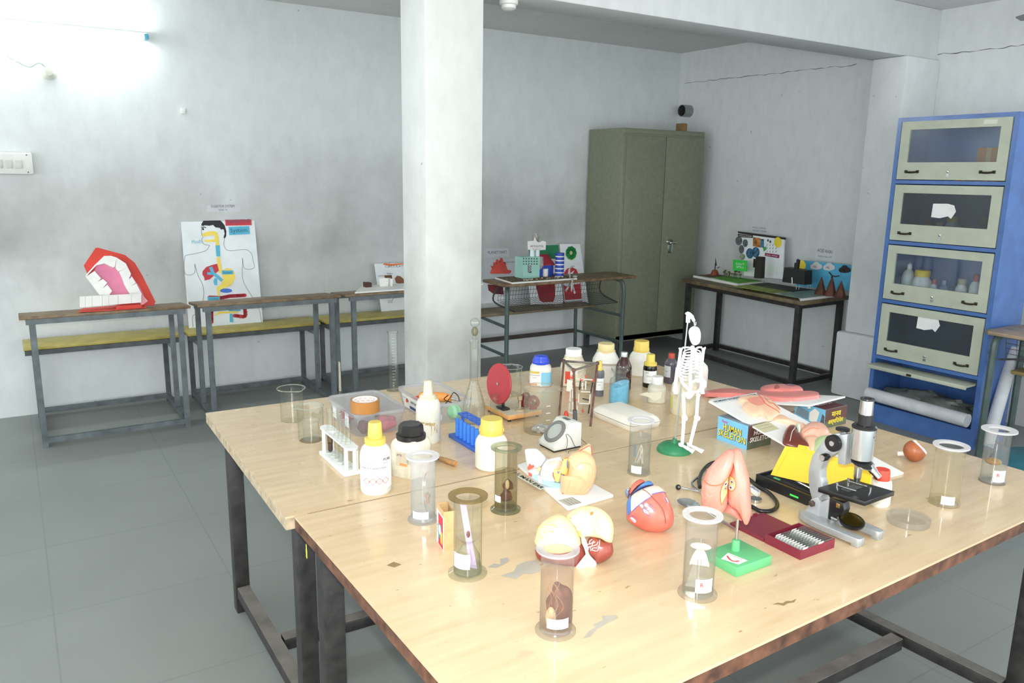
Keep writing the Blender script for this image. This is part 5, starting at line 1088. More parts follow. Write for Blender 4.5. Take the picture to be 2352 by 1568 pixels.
# matchbox style tray
P=[T(999,1243),T(1019,1266),T(1045,1262)]; r=thing('carton_tray','open upright brown carton tray with colourful label behind the lilac strip cylinder','carton',P[1])
ex=(P[2]-P[1]); ex.z=0; ey=(P[0]-P[1]); ey.z=0; w_,d_=ex.length,ey.length; th=math.atan2(ex.y,ex.x); h_=zat(P[1],1176)-ZT; r.rotation_euler.z=th
mct=mt('tray_brown','CBA878',.7,var=.1,scale=30)
k=B(); t_=.0016
k.tray(0,w_,0,d_,h_,t_,t_); k.done('tray',mct,r,smooth=0)
F=frame((-.0004,d_/2,h_*.43),(0,-1,0),(0,0,1)); k=B(); k.m=0; k.box((0,0,0),(d_*1.02,h_*.86,.0006),M=F); k.m=1; k.box((0,-.001,.0005),(d_*.9,h_*.8,.0004),M=F)
k.m=2; k.box((0,-.004,.0008),(d_*.5,h_*.36,.0004),M=F); k.m=3; k.box((d_*.25,-h_*.15,.0009),(d_*.3,h_*.3,.0004),M=F); k.m=0; k.box((-d_*.34,0,.0009),(d_*.16,h_*.78,.0004),M=F); k.blob((0,.0,.0012),(d_*.16,h_*.13,.0006),M=F,seg=12,rings=6)
k.m=4; k.text('DOUBLE',.008,F@tr(-d_*.34,0,.0014)@rot(0,0,PI/2),bold=.02); k.done('printed_label',[mlab,mt('label_crimson','CC3048',.6),mt('label_tealblue','4E8E96',.6),mt('label_gold','D8B84A',.6),mtxk],r,smooth=0)

# left plastic box with lid, brown tape on it
mtub=glass('tub_plastic','F6F7F9','D8DBDF',.6,.25,.22,'ECEEF1'); mtub2=glass('lid_plastic','F4F5F7','D4D7DB',.6,.25,.34,'E2E5E9')
def tub(name,label,x0,x1,y0,y1,h,ins,lid):
    c=V(((x0+x1)/2,(y0+y1)/2,ZT)); r=thing(name,label,'plastic box',c); a,b=(x1-x0)/2,(y1-y0)/2
    def ring(a,b,z,n=.22,m=40):
        return [V((p.x*a,p.y*b,z)) for p in sq(1,0,n,m)]
    k=B(); k.loft([ring(a-ins,b-ins,.001),ring(a-.003,b-.003,h-.012)],cap=False); k.add(ring(a-ins,b-ins,.0011),[tuple(range(40))]); k.done('tub',mtub,r)
    k=B(); k.loft([ring(a-.004,b-.004,h-.012),ring(a,b,h-.011),ring(a,b,h-.001),ring(a-.004,b-.004,h),ring(a-.009,b-.009,h-.001),ring(a-.009,b-.009,h-.010)],cap=False); k.done('rim',mtub2,r)
    if lid: k=B(); k.loft([ring(a-.010,b-.010,h-.0085),ring(a-.010,b-.010,h-.0065)]); k.done('lid',mtub2,r)
    return r,c
HL=.083; r,c=tub('plastic_box','lidded clear plastic box carrying the brown tape roll','plastic_box' and .895,1.093,2.372,2.652,HL,.018,True)
k=B()
for s in (-1,1): k.box((-.0992+.006,s*.06,.048),(.0006,.035,.05)); 
k.done('side_sticker',mt('sticker_grey','D2D6DA',.6),r)
for x,y,rx_,m_,lb in ((-.04,-.085,.026,'fill_maroon','dark maroon lump at the front inside the lidded plastic box'),(.035,-.09,.032,'fill_pink','pinkish red lump at the right inside the lidded plastic box'),(-.01,.0,.034,'fill_grey','pale grey lump in the middle inside the lidded plastic box'),(-.05,.06,.026,'fill_red','small red lump towards the back inside the lidded plastic box'),(.04,.05,.028,'fill_dark','dark lump at the back right inside the lidded plastic box')):
    col={'fill_maroon':'5E2A30','fill_pink':'CC6A78','fill_grey':'B4B6B8','fill_red':'B84048','fill_dark':'46383A'}[m_]
    k=B(); rr=random.Random(int(x*1000)); p1=rr.random()*6; k.blob((0,0,rx_*.8),(rx_,rx_,rx_*.8),lambda u:1+.12*math.sin(5*u.x+p1)+.1*math.sin(7*u.y+4*u.z)); tag(k.done('wrapped_lump',mt(m_,col,.7,var=.2)),lb,'lump','things inside the lidded plastic box').location=c+V((x,y,.0015))
zl=ZT+HL; f=onz(839,953,zl); rr_=68*mpp(f)/2; cc=V((f.x,f.y,zl))+V((f.x,f.y,0)).normalized()*rr_; ht=zat(cc,917)-zl
r=thing('tape_roll','roll of brown packing tape standing on the lidded plastic box','tape roll',cc+V((0,0,.0004)),facing(cc))
k=B(); k.lathe([(rr_*.86,0),(rr_,0),(rr_,ht),(rr_*.86,ht)],seg=44,close=True); k.done('tape',mt('tape_brown','B0793E',.35,var=.05),r)
k=B(); k.lathe([(rr_*.8,.0),(rr_*.86,.0),(rr_*.86,ht+.0006),(rr_*.8,ht+.0006)],seg=44,close=True); o=k.done('card_core',mlab,r)
k=B()
for i in range(5):
    for j in range(3):
        a_=PI+(-.9+i*.45)+(.2 if j%2 else 0); k.text('TAPE',.0062,tr(0,0,ht*(.82-.2*j))@rot(0,0,a_)@Mx.Diagonal((-1,1,1,1)),wrap=rr_*.795)
k.done('core_print',mtxr,o,smooth=0,norm=False)

# right plastic box, open, with tools and balls
HR=.078; r,c=tub('plastic_box','open clear plastic box holding orange tools and balls behind the wash bottle',1.173,1.352,2.365,2.668,HR,.016,False)
F=frame((-.0895+.006,-.01,.042),(0,-1,-.0),(-.2,0,1)); k=B(); k.box((0,.0,.0),(.20,.055,.0006),M=F); st=k.done('side_sticker',mlab,r)
k=B(); k.text('ROTOMAK IND',.013,F@tr(.015,.006,.001),bold=.02); k.box((-.062,.006,.0008),(.012,.014,.0004),M=F@tr(-.062,.006,0)@rot(0,0,PI/4)@tr(.062,-.006,0)); k.m=1; k.box((.0,-.018,.0008),(.10,.012,.0004),M=F); k.m=0; k.text('500 ml',.008,F@tr(-.085,.012,.001)); k.done('print',[mtxk,mt('print_navy','33508A',.6)],st,smooth=0,norm=False)
mor=mt('tool_orange','F09A48',.45,var=.06); mrdt=mt('tool_redorange','E2543A',.45)
G='things inside the open plastic box'
# plank of packing inside the box so that the tools lie near the rim
t_=thing('pliers','red-orange handled pliers lying in the open plastic box','pliers',c+V((-.035,.055,.045)),R(20)); t_['group']=G
k=B(); k.tube(spline([(-.05,.016,0),(-.02,.012,.004),(.02,.004,.006)],6),.006,8); k.done('handle',mrdt,t_); k=B(); k.tube(spline([(-.05,-.014,0),(-.02,-.012,.004),(.02,-.004,.006)],6),.006,8); k.done('handle',mrdt,t_); k=B(); k.tube([(.018,0,.006),(.05,0,.006)],[.009,.003],8); k.done('jaws',mstd,t_)
t_=thing('screwdriver','fat orange tool handle lying across the open plastic box','tool',c+V((.02,.01,.036)),R(-42)); t_['group']=G
k=B(); k.tube([(-.07,0,.02),(-.05,0,.02),(.02,0,.02),(.05,0,.018)],[.014,.018,.018,.012],14); k.done('handle',mor,t_); k=B(); k.tube([(.05,0,.018),(.09,0,.01)],.004,8); k.done('shaft',mt('chrome','C8CACA',.18,1,var=0),t_)
t_=tag(None or (lambda k:(k.tube(spline([(-.03,-.05,.0),(-.01,-.07,.03),(.02,-.05,.045),(.05,-.02,.05),(.065,-.03,.03),(.04,-.06,.02),(.0,-.04,.035),(.03,-.01,.04)],8),.0018,6),k.done('wire',mt('wire_black','2A2422',.5)))[1])(B()),'loop of black wire sticking up from the open plastic box','wire',G); t_.location=c+V((.01,-.02,.030))
k=B(); k.blob((0,0,.016),.016); tag(k.done('foam_ball',mt('ball_white','E2E0DA',.6)),'small white ball at the front inside the open plastic box','ball',G).location=c+V((-.04,-.105,.0015))
mgs,t,o=nt('ball_green'); bs=N(t,'BsdfPrincipled'); wv=N(t,'TexWave'); wv.inputs['Scale'].default_value=16; tc=N(t,'TexCoord'); t.links.new(tc.outputs['Object'],wv.inputs[0]); t.links.new(ramp(t,wv.outputs['Fac'],[(.4,lin('6FD08A')),(.6,lin('9BE4AC'))]),bs.inputs['Base Color']); bs.inputs['Roughness'].default_value=.4; t.links.new(bs.outputs[0],o.inputs[0])
k=B(); k.blob((0,0,.027),.027,lambda u:1+.02*math.cos(14*math.atan2(u.y,u.x))); tag(k.done('striped_ball',mgs),'light green ribbed ball inside the open plastic box','ball',G).location=c+V((.03,-.10,.0015))
t_=thing('light_bulb','spiral light bulb lying inside the open plastic box','bulb',c+V((-.045,-.045,.0015)),R(60)); t_['group']=G
k=B(); k.tube([(.012+.03*i/60,.011*math.cos(i*.62),.014+.011*math.sin(i*.62)) for i in range(60)],.0035,6); k.done('spiral',mt('bulb_white','D8DCE0',.3),t_); k=B(); k.tube([(-.02,0,.014),(.01,0,.014)],[.008,.013],14); k.done('socket',mt('bulb_base','7E8890',.5),t_)

# red disc on a wooden base
r=thing('hand_generator','red disc wheel on a small wooden base with red coils','apparatus',(1.51,2.365,ZT))
mbw=mt('base_wood','E0A868',.5,var=.12,scale=20); mbt=mt('base_top','C9BFA8',.6,var=.08); mrw=mt('wheel_red','B23840',.4,var=.06)
k=B(); k.box((0,0,.017),(.145,.165,.016),bev=.002); k.m=1; k.box((0,0,.0256),(.143,.163,.0012)); k.done('base_board',[mbw,mbt],r)
for x in (-.06,.06):
    for y in (-.07,.07): k=B(); k.cyl(.006,0,.009,M=tr(x,y,0),seg=12); k.done('foot',mcapk,r)
q=Plane((1.468,2.385,ZT),(-1,-.55,0)); dc=q.pt(1146,881); nrm=V((-.985,-.05,.12)).normalized(); rad=.074
M=frame(dc-r.location,nrm.cross(V((0,0,1))),V((0,0,1))); M=Mx.Translation(dc-V(r.location))@(nrm.to_track_quat('Z','Y').to_matrix().to_4x4())
k=B(); k.lathe([(0,.003),(rad*.9,.003),(rad,.004),(rad*1.02,.0),(rad,-.004),(0,-.004)],M=M,seg=56); d=k.done('wheel',mrw,r); k=B(); k.cyl(.005,0,.008,M=M,seg=12); k.done('axle_nut',mt('chrome','C8CACA',.18,1,var=0),d)
cz=dc.z-ZT; k=B(); k.tube([dc-V(r.location)-nrm*.02,dc-V(r.location)-nrm*.02+V((0,0,-cz+.026))],.006,10); k.tube([dc-V(r.location),dc-V(r.location)-nrm*.035],.004,8); k.done('post',mstd,r)
k=B(); k.lathe([(0,.026),(.018,.026),(.016,.03),(.005,.034),(.005,.062),(.009,.066),(.009,.08),(0,.084)],M=tr(.0,-.045,0),seg=18); k.done('brass_terminal',mt('terminal','B8A888',.4,.4),r)
for x,y,a_ in ((.03,-.03,.3),(.055,-.05,-.4)):
    k=B(); k.lathe([(.012,-.012),(.022,-.012),(.022,.012),(.012,.012)],M=tr(x,y,.052)@rot(PI/2,0,a_),seg=24,close=True); k.done('coil',mt('coil_red','7E2A2C',.5,var=.15),r)
k=B(); k.tube(spline([(.01,-.03,.07),(.03,-.04,.085),(.05,-.03,.07),(.06,-.06,.03),(.035,-.06,.03)],6),.005,8); k.done('belt',mt('coil_red','7E2A2C',.5,var=.15),r)
k=B(); k.box((-.045,.0,.03),(.03,.05,.008),bev=.002); k.done('switch_plate',mcapk,r)

# grey wedge meter with a round dial
ms=mt('meter_grey','D6D8D2',.5,var=.04); yq=1.945; q=Plane((1.45,yq,ZT),(0,-1,0)); P=[q.pt(*p) for p in ((1272,1040),(1314,958),(1338,966),(1335,1029))]
r=thing('wedge_meter','pale grey wedge-shaped meter with a big round dial, black feet and thin wires','meter',(1.45,yq+.043,ZT))
x0,x1=P[0].x-1.45,P[3].x-1.45; h_=P[2].z-ZT; xt=P[1].x-1.45
pr=[(x0,.005),(x1,.005),(x1,h_*.93),(xt+.018,h_),(xt,h_*.98),(x0,.018)]
k=B(); k.prism([(a,b) for a,b in pr],.086,M=tr(0,.043,0)@rot(PI/2),bev=.003); k.done('case',ms,r)
k=B(); k.box(((x0+x1)/2,0,.0025),(x1-x0-.004,.082,.005)); k.done('rubber_base',mcapk,r)
sl=V((xt-x0,0,h_*.98-.018)); n_=V((-sl.z,0,sl.x)).normalized(); mid=V((x0,0,.018))+sl*.5+n_*.0005; M=Mx.Translation(mid)@n_.to_track_quat('Z','Y').to_matrix().to_4x4()
k=B(); k.lathe([(.030,0),(.041,0),(.041,.004),(.036,.007),(.030,.006)],M=M,seg=48,close=True); k.done('dial_ring',mt('ring_grey','7C7A78',.6,var=.1),r)
k=B(); k.lathe([(0,.002),(.030,.002)],M=M,seg=40); k.done('dial_face',mt('dial_silver','C4C4C2',.3,var=.05),r)
k=B(); k.lathe([(0,.0055),(.030,.0055)],M=M,seg=40); k.done('dial_glass',mgl,r)
k=B(); k.box((xt+.010,.0,h_+.0008),(.012,.03,.0015)); k.done('maker_plate',mt('plate_dark','6A6A6A',.5),r)
k=B(); k.tube(spline([V((x1,.0,h_*.6)),V((x1+.02,.005,h_*.5)),V((x1+.035,.01,.012)),V((x1+.03,-.03,.003)),V((x1+.01,-.055,.003)),V((x0+.05,-.06,.003)),V((x0+.035,-.075,.003))],8),.0009,5); k.done('wire',mt('wire_dark','4E4A48',.5),r)
k=B(); k.tube(spline([V((x0+.045,-.0435,h_*.62)),V((x0+.050,-.046,h_*.4)),V((x0+.045,-.050,.010)),V((x0+.035,-.06,.003))],8),.0009,5); k.done('wire',mt('wire_dark','4E4A48',.5),r)
k=B(); k.tube(spline([V((x0+.05,-.0435,h_*.62)),V((x0+.065,-.0445,h_*.45)),V((x0+.08,-.045,.012)),V((x0+.088,-.0455,.006))],8),.0009,5); k.done('wire',mt('wire_dark','4E4A48',.5),r)
# small plastic dropper behind the ear model
p=T(1237,1046); r=thing('glass_rod','thin upright glass tube behind the ear model','glass tube',p); H=zat(p,1005)-ZT; k=B(); k.cyl(.0035,0,H,seg=12); k.done('tube',mplc,r); k=B(); k.cyl(.007,0,.003,seg=16); k.done('foot',mplc,r)

# rusty tripod with the ladder molecule model
mru=mt('rusty_iron','6B4A3E',.7,var=.3,scale=40); msr=mt('steel_worn','77706A',.5,.3,var=.2,scale=30)
fC=T(1321,966); zt=zat(fC,850); A=onz(1295,829,zt); Bq=onz(1372,834,zt); Cq=onz(1318,850,zt); fA=T(1284,957); fB=T(1356,979)
r=thing('tripod_stand','rusty iron tripod stand with triangular top','tripod',(fC.x,fC.y,ZT)); o_=V(r.location)
for a,b in ((A,Bq),(Bq,Cq),(Cq,A)): k=B(); k.tube([a-o_,b-o_],.0042,8); k.done('top_bar',msr,r)
for a,b,nm in ((A,fA,0),(Bq,fB,0),(Cq,fC,1)):
    k=B(); k.tube([a-o_,b-o_],.0042,8); l=k.done('leg',mru,r)
    k=B(); k.blob(a-o_,(.008,.008,.008),seg=10,rings=6); k.done('joint',mru,l)
    if nm: k=B(); d=(b-a).normalized(); k.tube([b-o_-d*.04,b-o_],.0085,10); k.done('rubber_foot',mt('rubber_grey','5A5A5E',.6),l)
cen=(A+Bq+Cq)/3; q=Plane((cen.x,cen.y,ZT),(-cen.x,-cen.y,0)); r=thing('molecule_model','ladder-like molecule model of white and black rods with red joints inside the rusty tripod','molecule model',(cen.x,cen.y,ZT+.002)); o_=V(r.location)
TR=lambda x,y: (1270+x/8.71,810+y/8.71)
mrod=mt('rod_white','DAD6CC',.5); mrodk=mt('rod_black','2B2A2C',.5); mjr=mt('joint_red','D8503E',.5); mrodb=mt('rod_tan','B09A78',.5)
def rods(m,nm,segs,rad=.0026,off=.0):
    for (a,b) in segs: k=B(); k.tube([q.pt(*TR(*a),off)-o_,q.pt(*TR(*b),off)-o_],rad,8); k.done(nm,m,r)
rods(mrodk,'rod',[((550,560),(530,740)),((795,590),(755,800)),((735,1040),(710,1210)),((590,915),(720,945)),((420,520),(400,640))])
rods(mrod,'rod',[((515,820),(510,990)),((745,830),(730,1010)),((490,1060),(480,1200)),((350,760),(340,970)),((395,700),(390,900)),((330,1000),(320,1190)),((510,1245),(700,1245)),((520,1010),(720,1020)),((560,775),(750,785)),((470,520),(800,540)),((660,560),(650,740)),((590,590),(590,740)),((400,980),(390,1200)),((330,1190),(420,1220))])
rods(mrodb,'rod',[((530,750),(750,740)),((480,690),(470,800)),((540,840),(740,850)),((610,1060),(600,1180)),((560,600),(740,620))],.0022,-.012)
rods(mjr,'joint',[((540,540),(600,530)),((545,515),(575,560)),((770,555),(880,540)),((800,520),(830,580)),((440,950),(490,945)),((590,1130),(605,1190)),((690,1230),(730,1300)),((335,490),(410,500)),((380,520),(400,450)),((650,450),(665,500))],.003)
bpy.context.view_layer.update(); k=B(); q.slab(k,[TR(*p) for p in ((285,515),(400,540),(385,700),(345,755),(270,745))],.006,.008); rel(k,'white_card',mrod,r,smooth=0)
p=T(1300,956); k=B(); k.lathe([(0,0),(.009,0),(.009,.004),(.006,.018),(.003,.021),(0,.021)],seg=18); tag(k.done('red_cap',mt('cap_scarlet','E2452E',.45)),'small scarlet plastic cap standing at the left foot of the tripod','cap').location=p
# white clamshell case
r=thing('white_case','long white polystyrene case closed with a dark seam','case',(1.817,2.09,ZT)); mcs=mt('case_white','ECE9DE',.6,var=.05)
for nm,pr_ in (('lower_shell',((0,.007),(.004,.003),(.018,.0),(.0195,.001))),('upper_shell',((.0215,.001),(.023,0),(.032,.004),(.041,.016),(.0425,.020)))):
    k=B(); k.loft([[V((p.x*(.072-i),p.y*(.115-i),z)) for p in sq(1,0,.18,48)] for z,i in pr_]); k.done(nm,mcs,r,smooth=35)
k=B(); k.loft([[V((p.x*.069,p.y*.112,z)) for p in sq(1,0,.25,40)] for z in (.0195,.022)]); k.done('seam',mt('seam_dark','6A655A',.8),r)

# boxes of the model skeleton and boards resting on them
mbx=mt('box_sky','7CC4EC',.55,var=.04); mbk=mt('box_brown','5A3A34',.55,var=.12,scale=14); mbg=mt('box_green','5E6650',.55,var=.15,scale=14); mty=mt('print_yellow','F2D93A',.5,var=0); mtw=mt('print_white','F0F0EC',.5,var=0); mtk=mt('print_black','22222A',.6,var=0); mpm=mt('print_magenta','C84A8E',.6,var=0)
def carton(label,x0,x1,y0,y1,h):
    c=V(((x0+x1)/2,(y0+y1)/2,ZT)); r=thing('skeleton_carton',label,'carton',c,group=None); a,b=(x1-x0)/2,(y1-y0)/2
    k=B(); k.add([(-a,-b,0),(a,-b,0),(a,b,0),(-a,b,0),(-a,-b,h),(a,-b,h),(a,b,h),(-a,b,h)],[(3,2,1,0)]); k.m=0; k.add([(-a,-b,0),(-a,b,0),(-a,b,h),(-a,-b,h),(a,-b,0),(a,b,0),(a,b,h),(a,-b,h)],[(0,3,2,1),(4,5,6,7)])
    k.m=1; k.add([(-a,-b,h*.35),(a,-b,h*.35),(a,-b,h),(-a,-b,h),(-a,b,0),(a,b,0),(a,b,h),(-a,b,h),(-a,-b,h),(a,-b,h),(a,b,h),(-a,b,h)],[(0,1,2,3),(4,7,6,5)]); k.m=2; k.add([(-a,-b,0),(a,-b,0),(a,-b,h*.35),(-a,-b,h*.35)],[(0,1,2,3)])
    k.m=3; k.add([(-a,-b,h),(a,-b,h),(a,b,h),(-a,b,h)],[(0,1,2,3)])
    o=k.done('carton_body',[mbx,mbk,mbg,mt('box_top','8E9CA4',.6,var=.15,scale=12)],r,smooth=0)
    return r,o,a,b,h
z1=zat((1.96,1.783),955)-ZT
r,o,a,b,h=carton('printed carton reading HUMAN SKELETON with light blue end, under the tilted digestive board',1.96,2.075,1.655,1.785,z1)
F=frame((-a-.0006,0,h/2),(0,-1,0),(0,0,1)); k=B()
for st,y in (('HUMAN',.010),('SKELETON',-.014)):
    w=.86 if st=='HUMAN' else .98
    k.m=1; k.text(st,.030,F@tr(.0012,y-.001,0),sx=w*.85,bold=.035); k.m=0; k.text(st,.030,F@tr(0,y,.0006),sx=w*.85,bold=.015)
k.m=2; k.text('Rama',.012,F@tr(-.035,.029,.0004),shear=.3,bold=.02); k.done('front_print',[mty,mtk,mpm],o,smooth=0,norm=False)
F=frame((0,-b-.0006,h/2),(1,0,0),(0,0,1)); k=B(); k.text('HUMAN',.022,F@tr(.010,.012,0),bold=.02,shear=.15); k.text('SKELETON',.022,F@tr(.006,-.010,0),bold=.02,shear=.15); k.done('side_print',mtw,o,smooth=0,norm=False)
z2=zat((2.377,1.671),942)-ZT
r,o,a,b,h2=carton('printed carton with yellow Hindi lettering at the right end under the pink torso board',2.377,2.50,1.672,1.80,z2)
F=frame((.0,-b-.0006,h2/2),(1,0,0),(0,0,1)); k=B(); k.text('मानव',.026,F@tr(0,.013,0),bold=.02); k.text('अस्थिपिंजर',.022,F@tr(0,-.014,0),bold=.02,sx=.9); k.done('front_print',mty,o,smooth=0,norm=False)
F=frame((-a-.0006,.0,h2/2),(0,-1,0),(0,0,1)); k=B(); k.m=0; k.prism([(.0,-.02),(.03,-.025),(.04,.02),(.02,.03),(.0,.01)],.0004,M=F); k.m=1; k.prism([(.045,-.03),(.062,-.03),(.062,.01),(.052,.018)],.0004,M=F); k.m=2; k.prism([(-.06,-.01),(-.005,-.02),(-.005,.012),(-.05,.02)],.0004,M=F); k.done('side_picture',[mtw,mt('pic_grey','5E6668',.6,var=.3,scale=40),mt('pic_slate','7E96A8',.6)],o,smooth=0)
F=frame((.0,-.0,h2+.0006),(1,0,0),(0,1,0)); k=B(); k.box((0,.0,-.0003),(.115,.12,.0004),M=F); k.m=1; k.text('HUMAN',.018,F@tr(0,.012,.0002),bold=.01); k.text('SKELETON',.018,F@tr(0,-.012,.0002),bold=.01); k.done('top_print',[mt('box_wine','5E2E34',.55),mtw],o,smooth=0,norm=False)
CARTON2=(2.377,2.50,1.672,1.80,ZT+h2); CARTON1=(1.96,2.075,1.655,1.785,ZT+z1)
# ================================================================= anatomy models
class Pillow:
    """a rounded body blown up from an outline; h() is its relief so that paint can lie on the skin"""
    def __init__(s,q,c,outline,tf,tb=.0,pw=2.2,dense=6,bump=None):
        s.q=q; s.c=V((c[0],c[1],0)); s.tf=tf; s.tb=tb; s.pw=pw; s.bump=bump
        P=[V((x,y,0)) for x,y in outline]; n=len(P); s.o=[]
        for i in range(n):
            a,b,c2,d=P[i-1],P[i],P[(i+1)%n],P[(i+2)%n]
            for k in range(dense):
                t=k/dense; s.o.append(.5*((2*b)+(c2-a)*t+(2*a-5*b+4*c2-d)*t*t+(3*b-a-3*c2+d)*t**3))
    def frac(s,p):
        d=V((p[0],p[1],0))-s.c
        if d.length<1e-6: return 0
        best=1e9
        for i in range(len(s.o)):
            a=s.o[i]-s.c; b=s.o[(i+1)%len(s.o)]-s.c; e=b-a; den=d.x*e.y-d.y*e.x
            if abs(den)<1e-9: continue
            t=(a.x*e.y-a.y*e.x)/den; u=(a.x*d.y-a.y*d.x)/den
            if t>0 and -1e-6<=u<=1+1e-6: best=min(best,t)
        return min(1,1/best) if best<1e8 else 1
    def h(s,p,e=0):
        f=s.frac(p); z=s.tf*(max(0,1-f**s.pw))**(1/s.pw)
        if s.bump: z+=s.bump(p)*(1-f**4)
        return z+e
    def body(s,k,rings=14):
        n=len(s.o); R_=[]
        fr=[1-(1-i/rings)**1.7 for i in range(rings+1)]
        def ring(f,t):
            out=[]
            for p in s.o:
                x=s.c+(p-s.c)*f; z=t*(max(0,1-f**s.pw))**(1/s.pw)
                if s.bump and t>0: z+=s.bump(x)*(1-f**4)
                out.append(s.q.pt(x.x,x.y,z))
            return out
        L=[ring(f,-s.tb) for f in ([.02]+fr[1:-1] if s.tb else [])]+[ring(1,0)]+[ring(f,s.tf) for f in reversed([.02]+fr[1:-1])]
        if not s.tb: L=[ring(.02,0)]+L
        return k.loft(L)
    def fill(s,k,pts,m=0,e=.0008,rings=5,smooth=1):
        k.m=m; P=[V((x,y,0)) for x,y in pts]; c=sum(P,V())/len(P)
        if smooth: 
            n=len(P); o=[]
            for i in range(n):
                a,b,c2,d=P[i-1],P[i],P[(i+1)%n],P[(i+2)%n]
                for j in range(5): t=j/5; o.append(.5*((2*b)+(c2-a)*t+(2*a-5*b+4*c2-d)*t*t+(3*b-a-3*c2+d)*t**3))
        else:
            o=[]
            for i in range(len(P)):
                for j in range(5): o.append(P[i].lerp(P[(i+1)%len(P)],j/5))
        n=len(o); vs=[];fs=[]
        for r in range(1,rings+1):
            for p in o: x=c+(p-c)*(r/rings); vs.append(s.q.pt(x.x,x.y,s.h(x,e)))
        vs.append(s.q.pt(c.x,c.y,s.h(c,e))); ci=len(vs)-1
        for r in range(rings-1):
            for i in range(n): fs.append((r*n+i,r*n+(i+1)%n,(r+1)*n+(i+1)%n,(r+1)*n+i))
        fs+=[(ci,(i+1)%n,i) for i in range(n)]
        k.add(vs,fs)
    def line(s,k,pts,w,m=0,e=.0012,n=6):
        k.m=m; P=spline([V((x,y,0)) for x,y in pts],n); k.tube([s.q.pt(p.x,p.y,s.h(p,e-w*.2)) for p in P],w/2,5)
    def ring(s,k,c,r,w,m=0,e=.0012): s.line(k,[(c[0]+r*math.cos(a*PI/5),c[1]+r*math.sin(a*PI/5)) for a in range(11)],w,m,e,3)
    def dot(s,k,c,r,m=0,e=.001): s.fill(k,[(c[0]+r*math.cos(a*PI/4),c[1]+r*math.sin(a*PI/4)) for a in range(8)],m,e,2)
def camplane(px,py,tilt=.25):
    """plane standing on the table at a pixel, turned to the viewer and leaning back"""
    p=T(px,py); d=V((-p.x,-p.y,0)).normalized(); return Plane(p,d+V((0,0,tilt))),p
def root(name,label,cat,p,group=None):
    r=thing(name,label,cat,p,0,group); bpy.context.view_layer.update(); return r
mskn=mt('skin_peach','EDBE92',.3,var=.03); msknp=mt('skin_pink','EE9A86',.28,var=.05,scale=30); mlung=mt('lung_pink','E98F7E',.25,var=.06,scale=14); mwe=mt('enamel_white','F0EEEA',.3,var=.02); mredl=mt('line_red','D8412E',.5,var=0); morl=mt('line_orange','E86A3C',.5,var=0); mylw=mt('fat_yellow','F2DE86',.4,var=.03); mblv=mt('vein_blue','4F86CE',.4,var=.05); mviol=mt('line_violet','6A6AB8',.5,var=0); mdk=mt('lumen_dark','5A2E30',.5,var=0); mpale=mt('gloss_pale','EEB8AE',.25,var=0); mbasew=mt('base_white','ECECEA',.4,var=.02)

# --- human ear on a white base
zb=ZT+.010; E=[onz(*p,zb) for p in ((1188,1066),(1304,1166),(1410,1135),(1292,1050))]
xa,xb=1.176,1.355; ya,yb=1.555,1.875
r=root('ear_model','human ear model on a white board lettered HUMAN EAR','anatomy model',(1.265,1.715,ZT))
k=B(); k.prism([(p.x*1-1.265,p.y-1.715) for p in (E[0],E[1],E[2],V((E[2].x+.003,E[0].y+.02,0)))],.010,bev=.003); rel_=k.done('base_board',mbasew,r)
zt_=zb-ZT
EC=lambda *p: sc(p,9.225,1180,1010)
FB=Plane((0,0,zb),(0,0,1))
k=B(); o_=V(r.location)
FB.poly(k,EC((930,1283),(1225,1212),(1445,1335),(1160,1405)),.0006,1); me_=[mt('label_sand','DDDDC8',.6),mt('label_silvergrey','BFC2B8',.6),mtxk]; rel(k,'key_label',me_,r,smooth=0,norm=False); k=B(); FB.poly(k,EC((75,690),(665,1020),(560,1065),(75,780)),.0006,0); rel(k,'title_label',me_,r,smooth=0,norm=False); k=B()
def ftext(k,st,a,b,hpx,m,bold=.0):
    k.m=m; A=FB.pt(*a,.0012); Bq=FB.pt(*b,.0012); x=Bq-A; M=frame((A+Bq)/2,x,V((0,0,1)).cross(x)); k2=B(); k2.text(st,1,Mx(),bold=bold); k2.bm.free(); xs=[v.x for v in TXT[(st,'CENTER',bold,0)][0]]; s_=hpx; k.text(st,s_,M,sx=x.length/(s_*(max(xs)-min(xs))),bold=bold)
ftext(k,'HUMAN EAR',EC((10,690))[0],EC((610,1030))[0],.020,2,.02)
for i,st in enumerate(('HUMAN EAR','1 pinna 2 canal','3 drum 4 hammer','5 anvil 6 stirrup')): ftext(k,st,EC((1235-62*i,1232+16*i))[0],EC((1420-62*i,1335+16*i))[0],.006,2)
rel(k,'lettering',me_,r,smooth=0,norm=False)
q,p0=camplane(*EC((1150,1165))[0],.15)
pe=Pillow(q,EC((1400,700))[0],EC((1000,1130),(990,900),(1000,720),(1020,760),(1130,740),(1165,640),(1175,450),(1150,370),(1250,270),(1400,225),(1530,235),(1640,310),(1720,430),(1755,600),(1740,760),(1690,930),(1600,1060),(1550,1135),(1400,1150),(1180,1170),(1060,1160)),.042,.020,2.4)
k=B(); pe.body(k); ear=rel(k,'auricle',mskn,r,smooth=60)
k=B(); msh=mt('skin_fold','EDB890',.35,var=0)
pe.line(k,EC((1310,520),(1400,445),(1500,430),(1610,470),(1670,560),(1680,700),(1640,850),(1560,1000),(1400,1110)),.004,0,.002); pe.line(k,EC((1260,710),(1340,705),(1430,740),(1490,800),(1480,900),(1400,1010)),.004,0,.002); pe.line(k,EC((1600,520),(1590,700),(1540,880)),.003,0,.0015); pe.line(k,EC((1190,790),(1170,900),(1120,1030),(1180,1080),(1300,1080)),.003,0,.0015); pe.fill(k,EC((1185,790),(1250,770),(1310,800),(1260,840),(1200,835)),0,.001)
rel(k,'ear_folds',msh,ear,smooth=60)
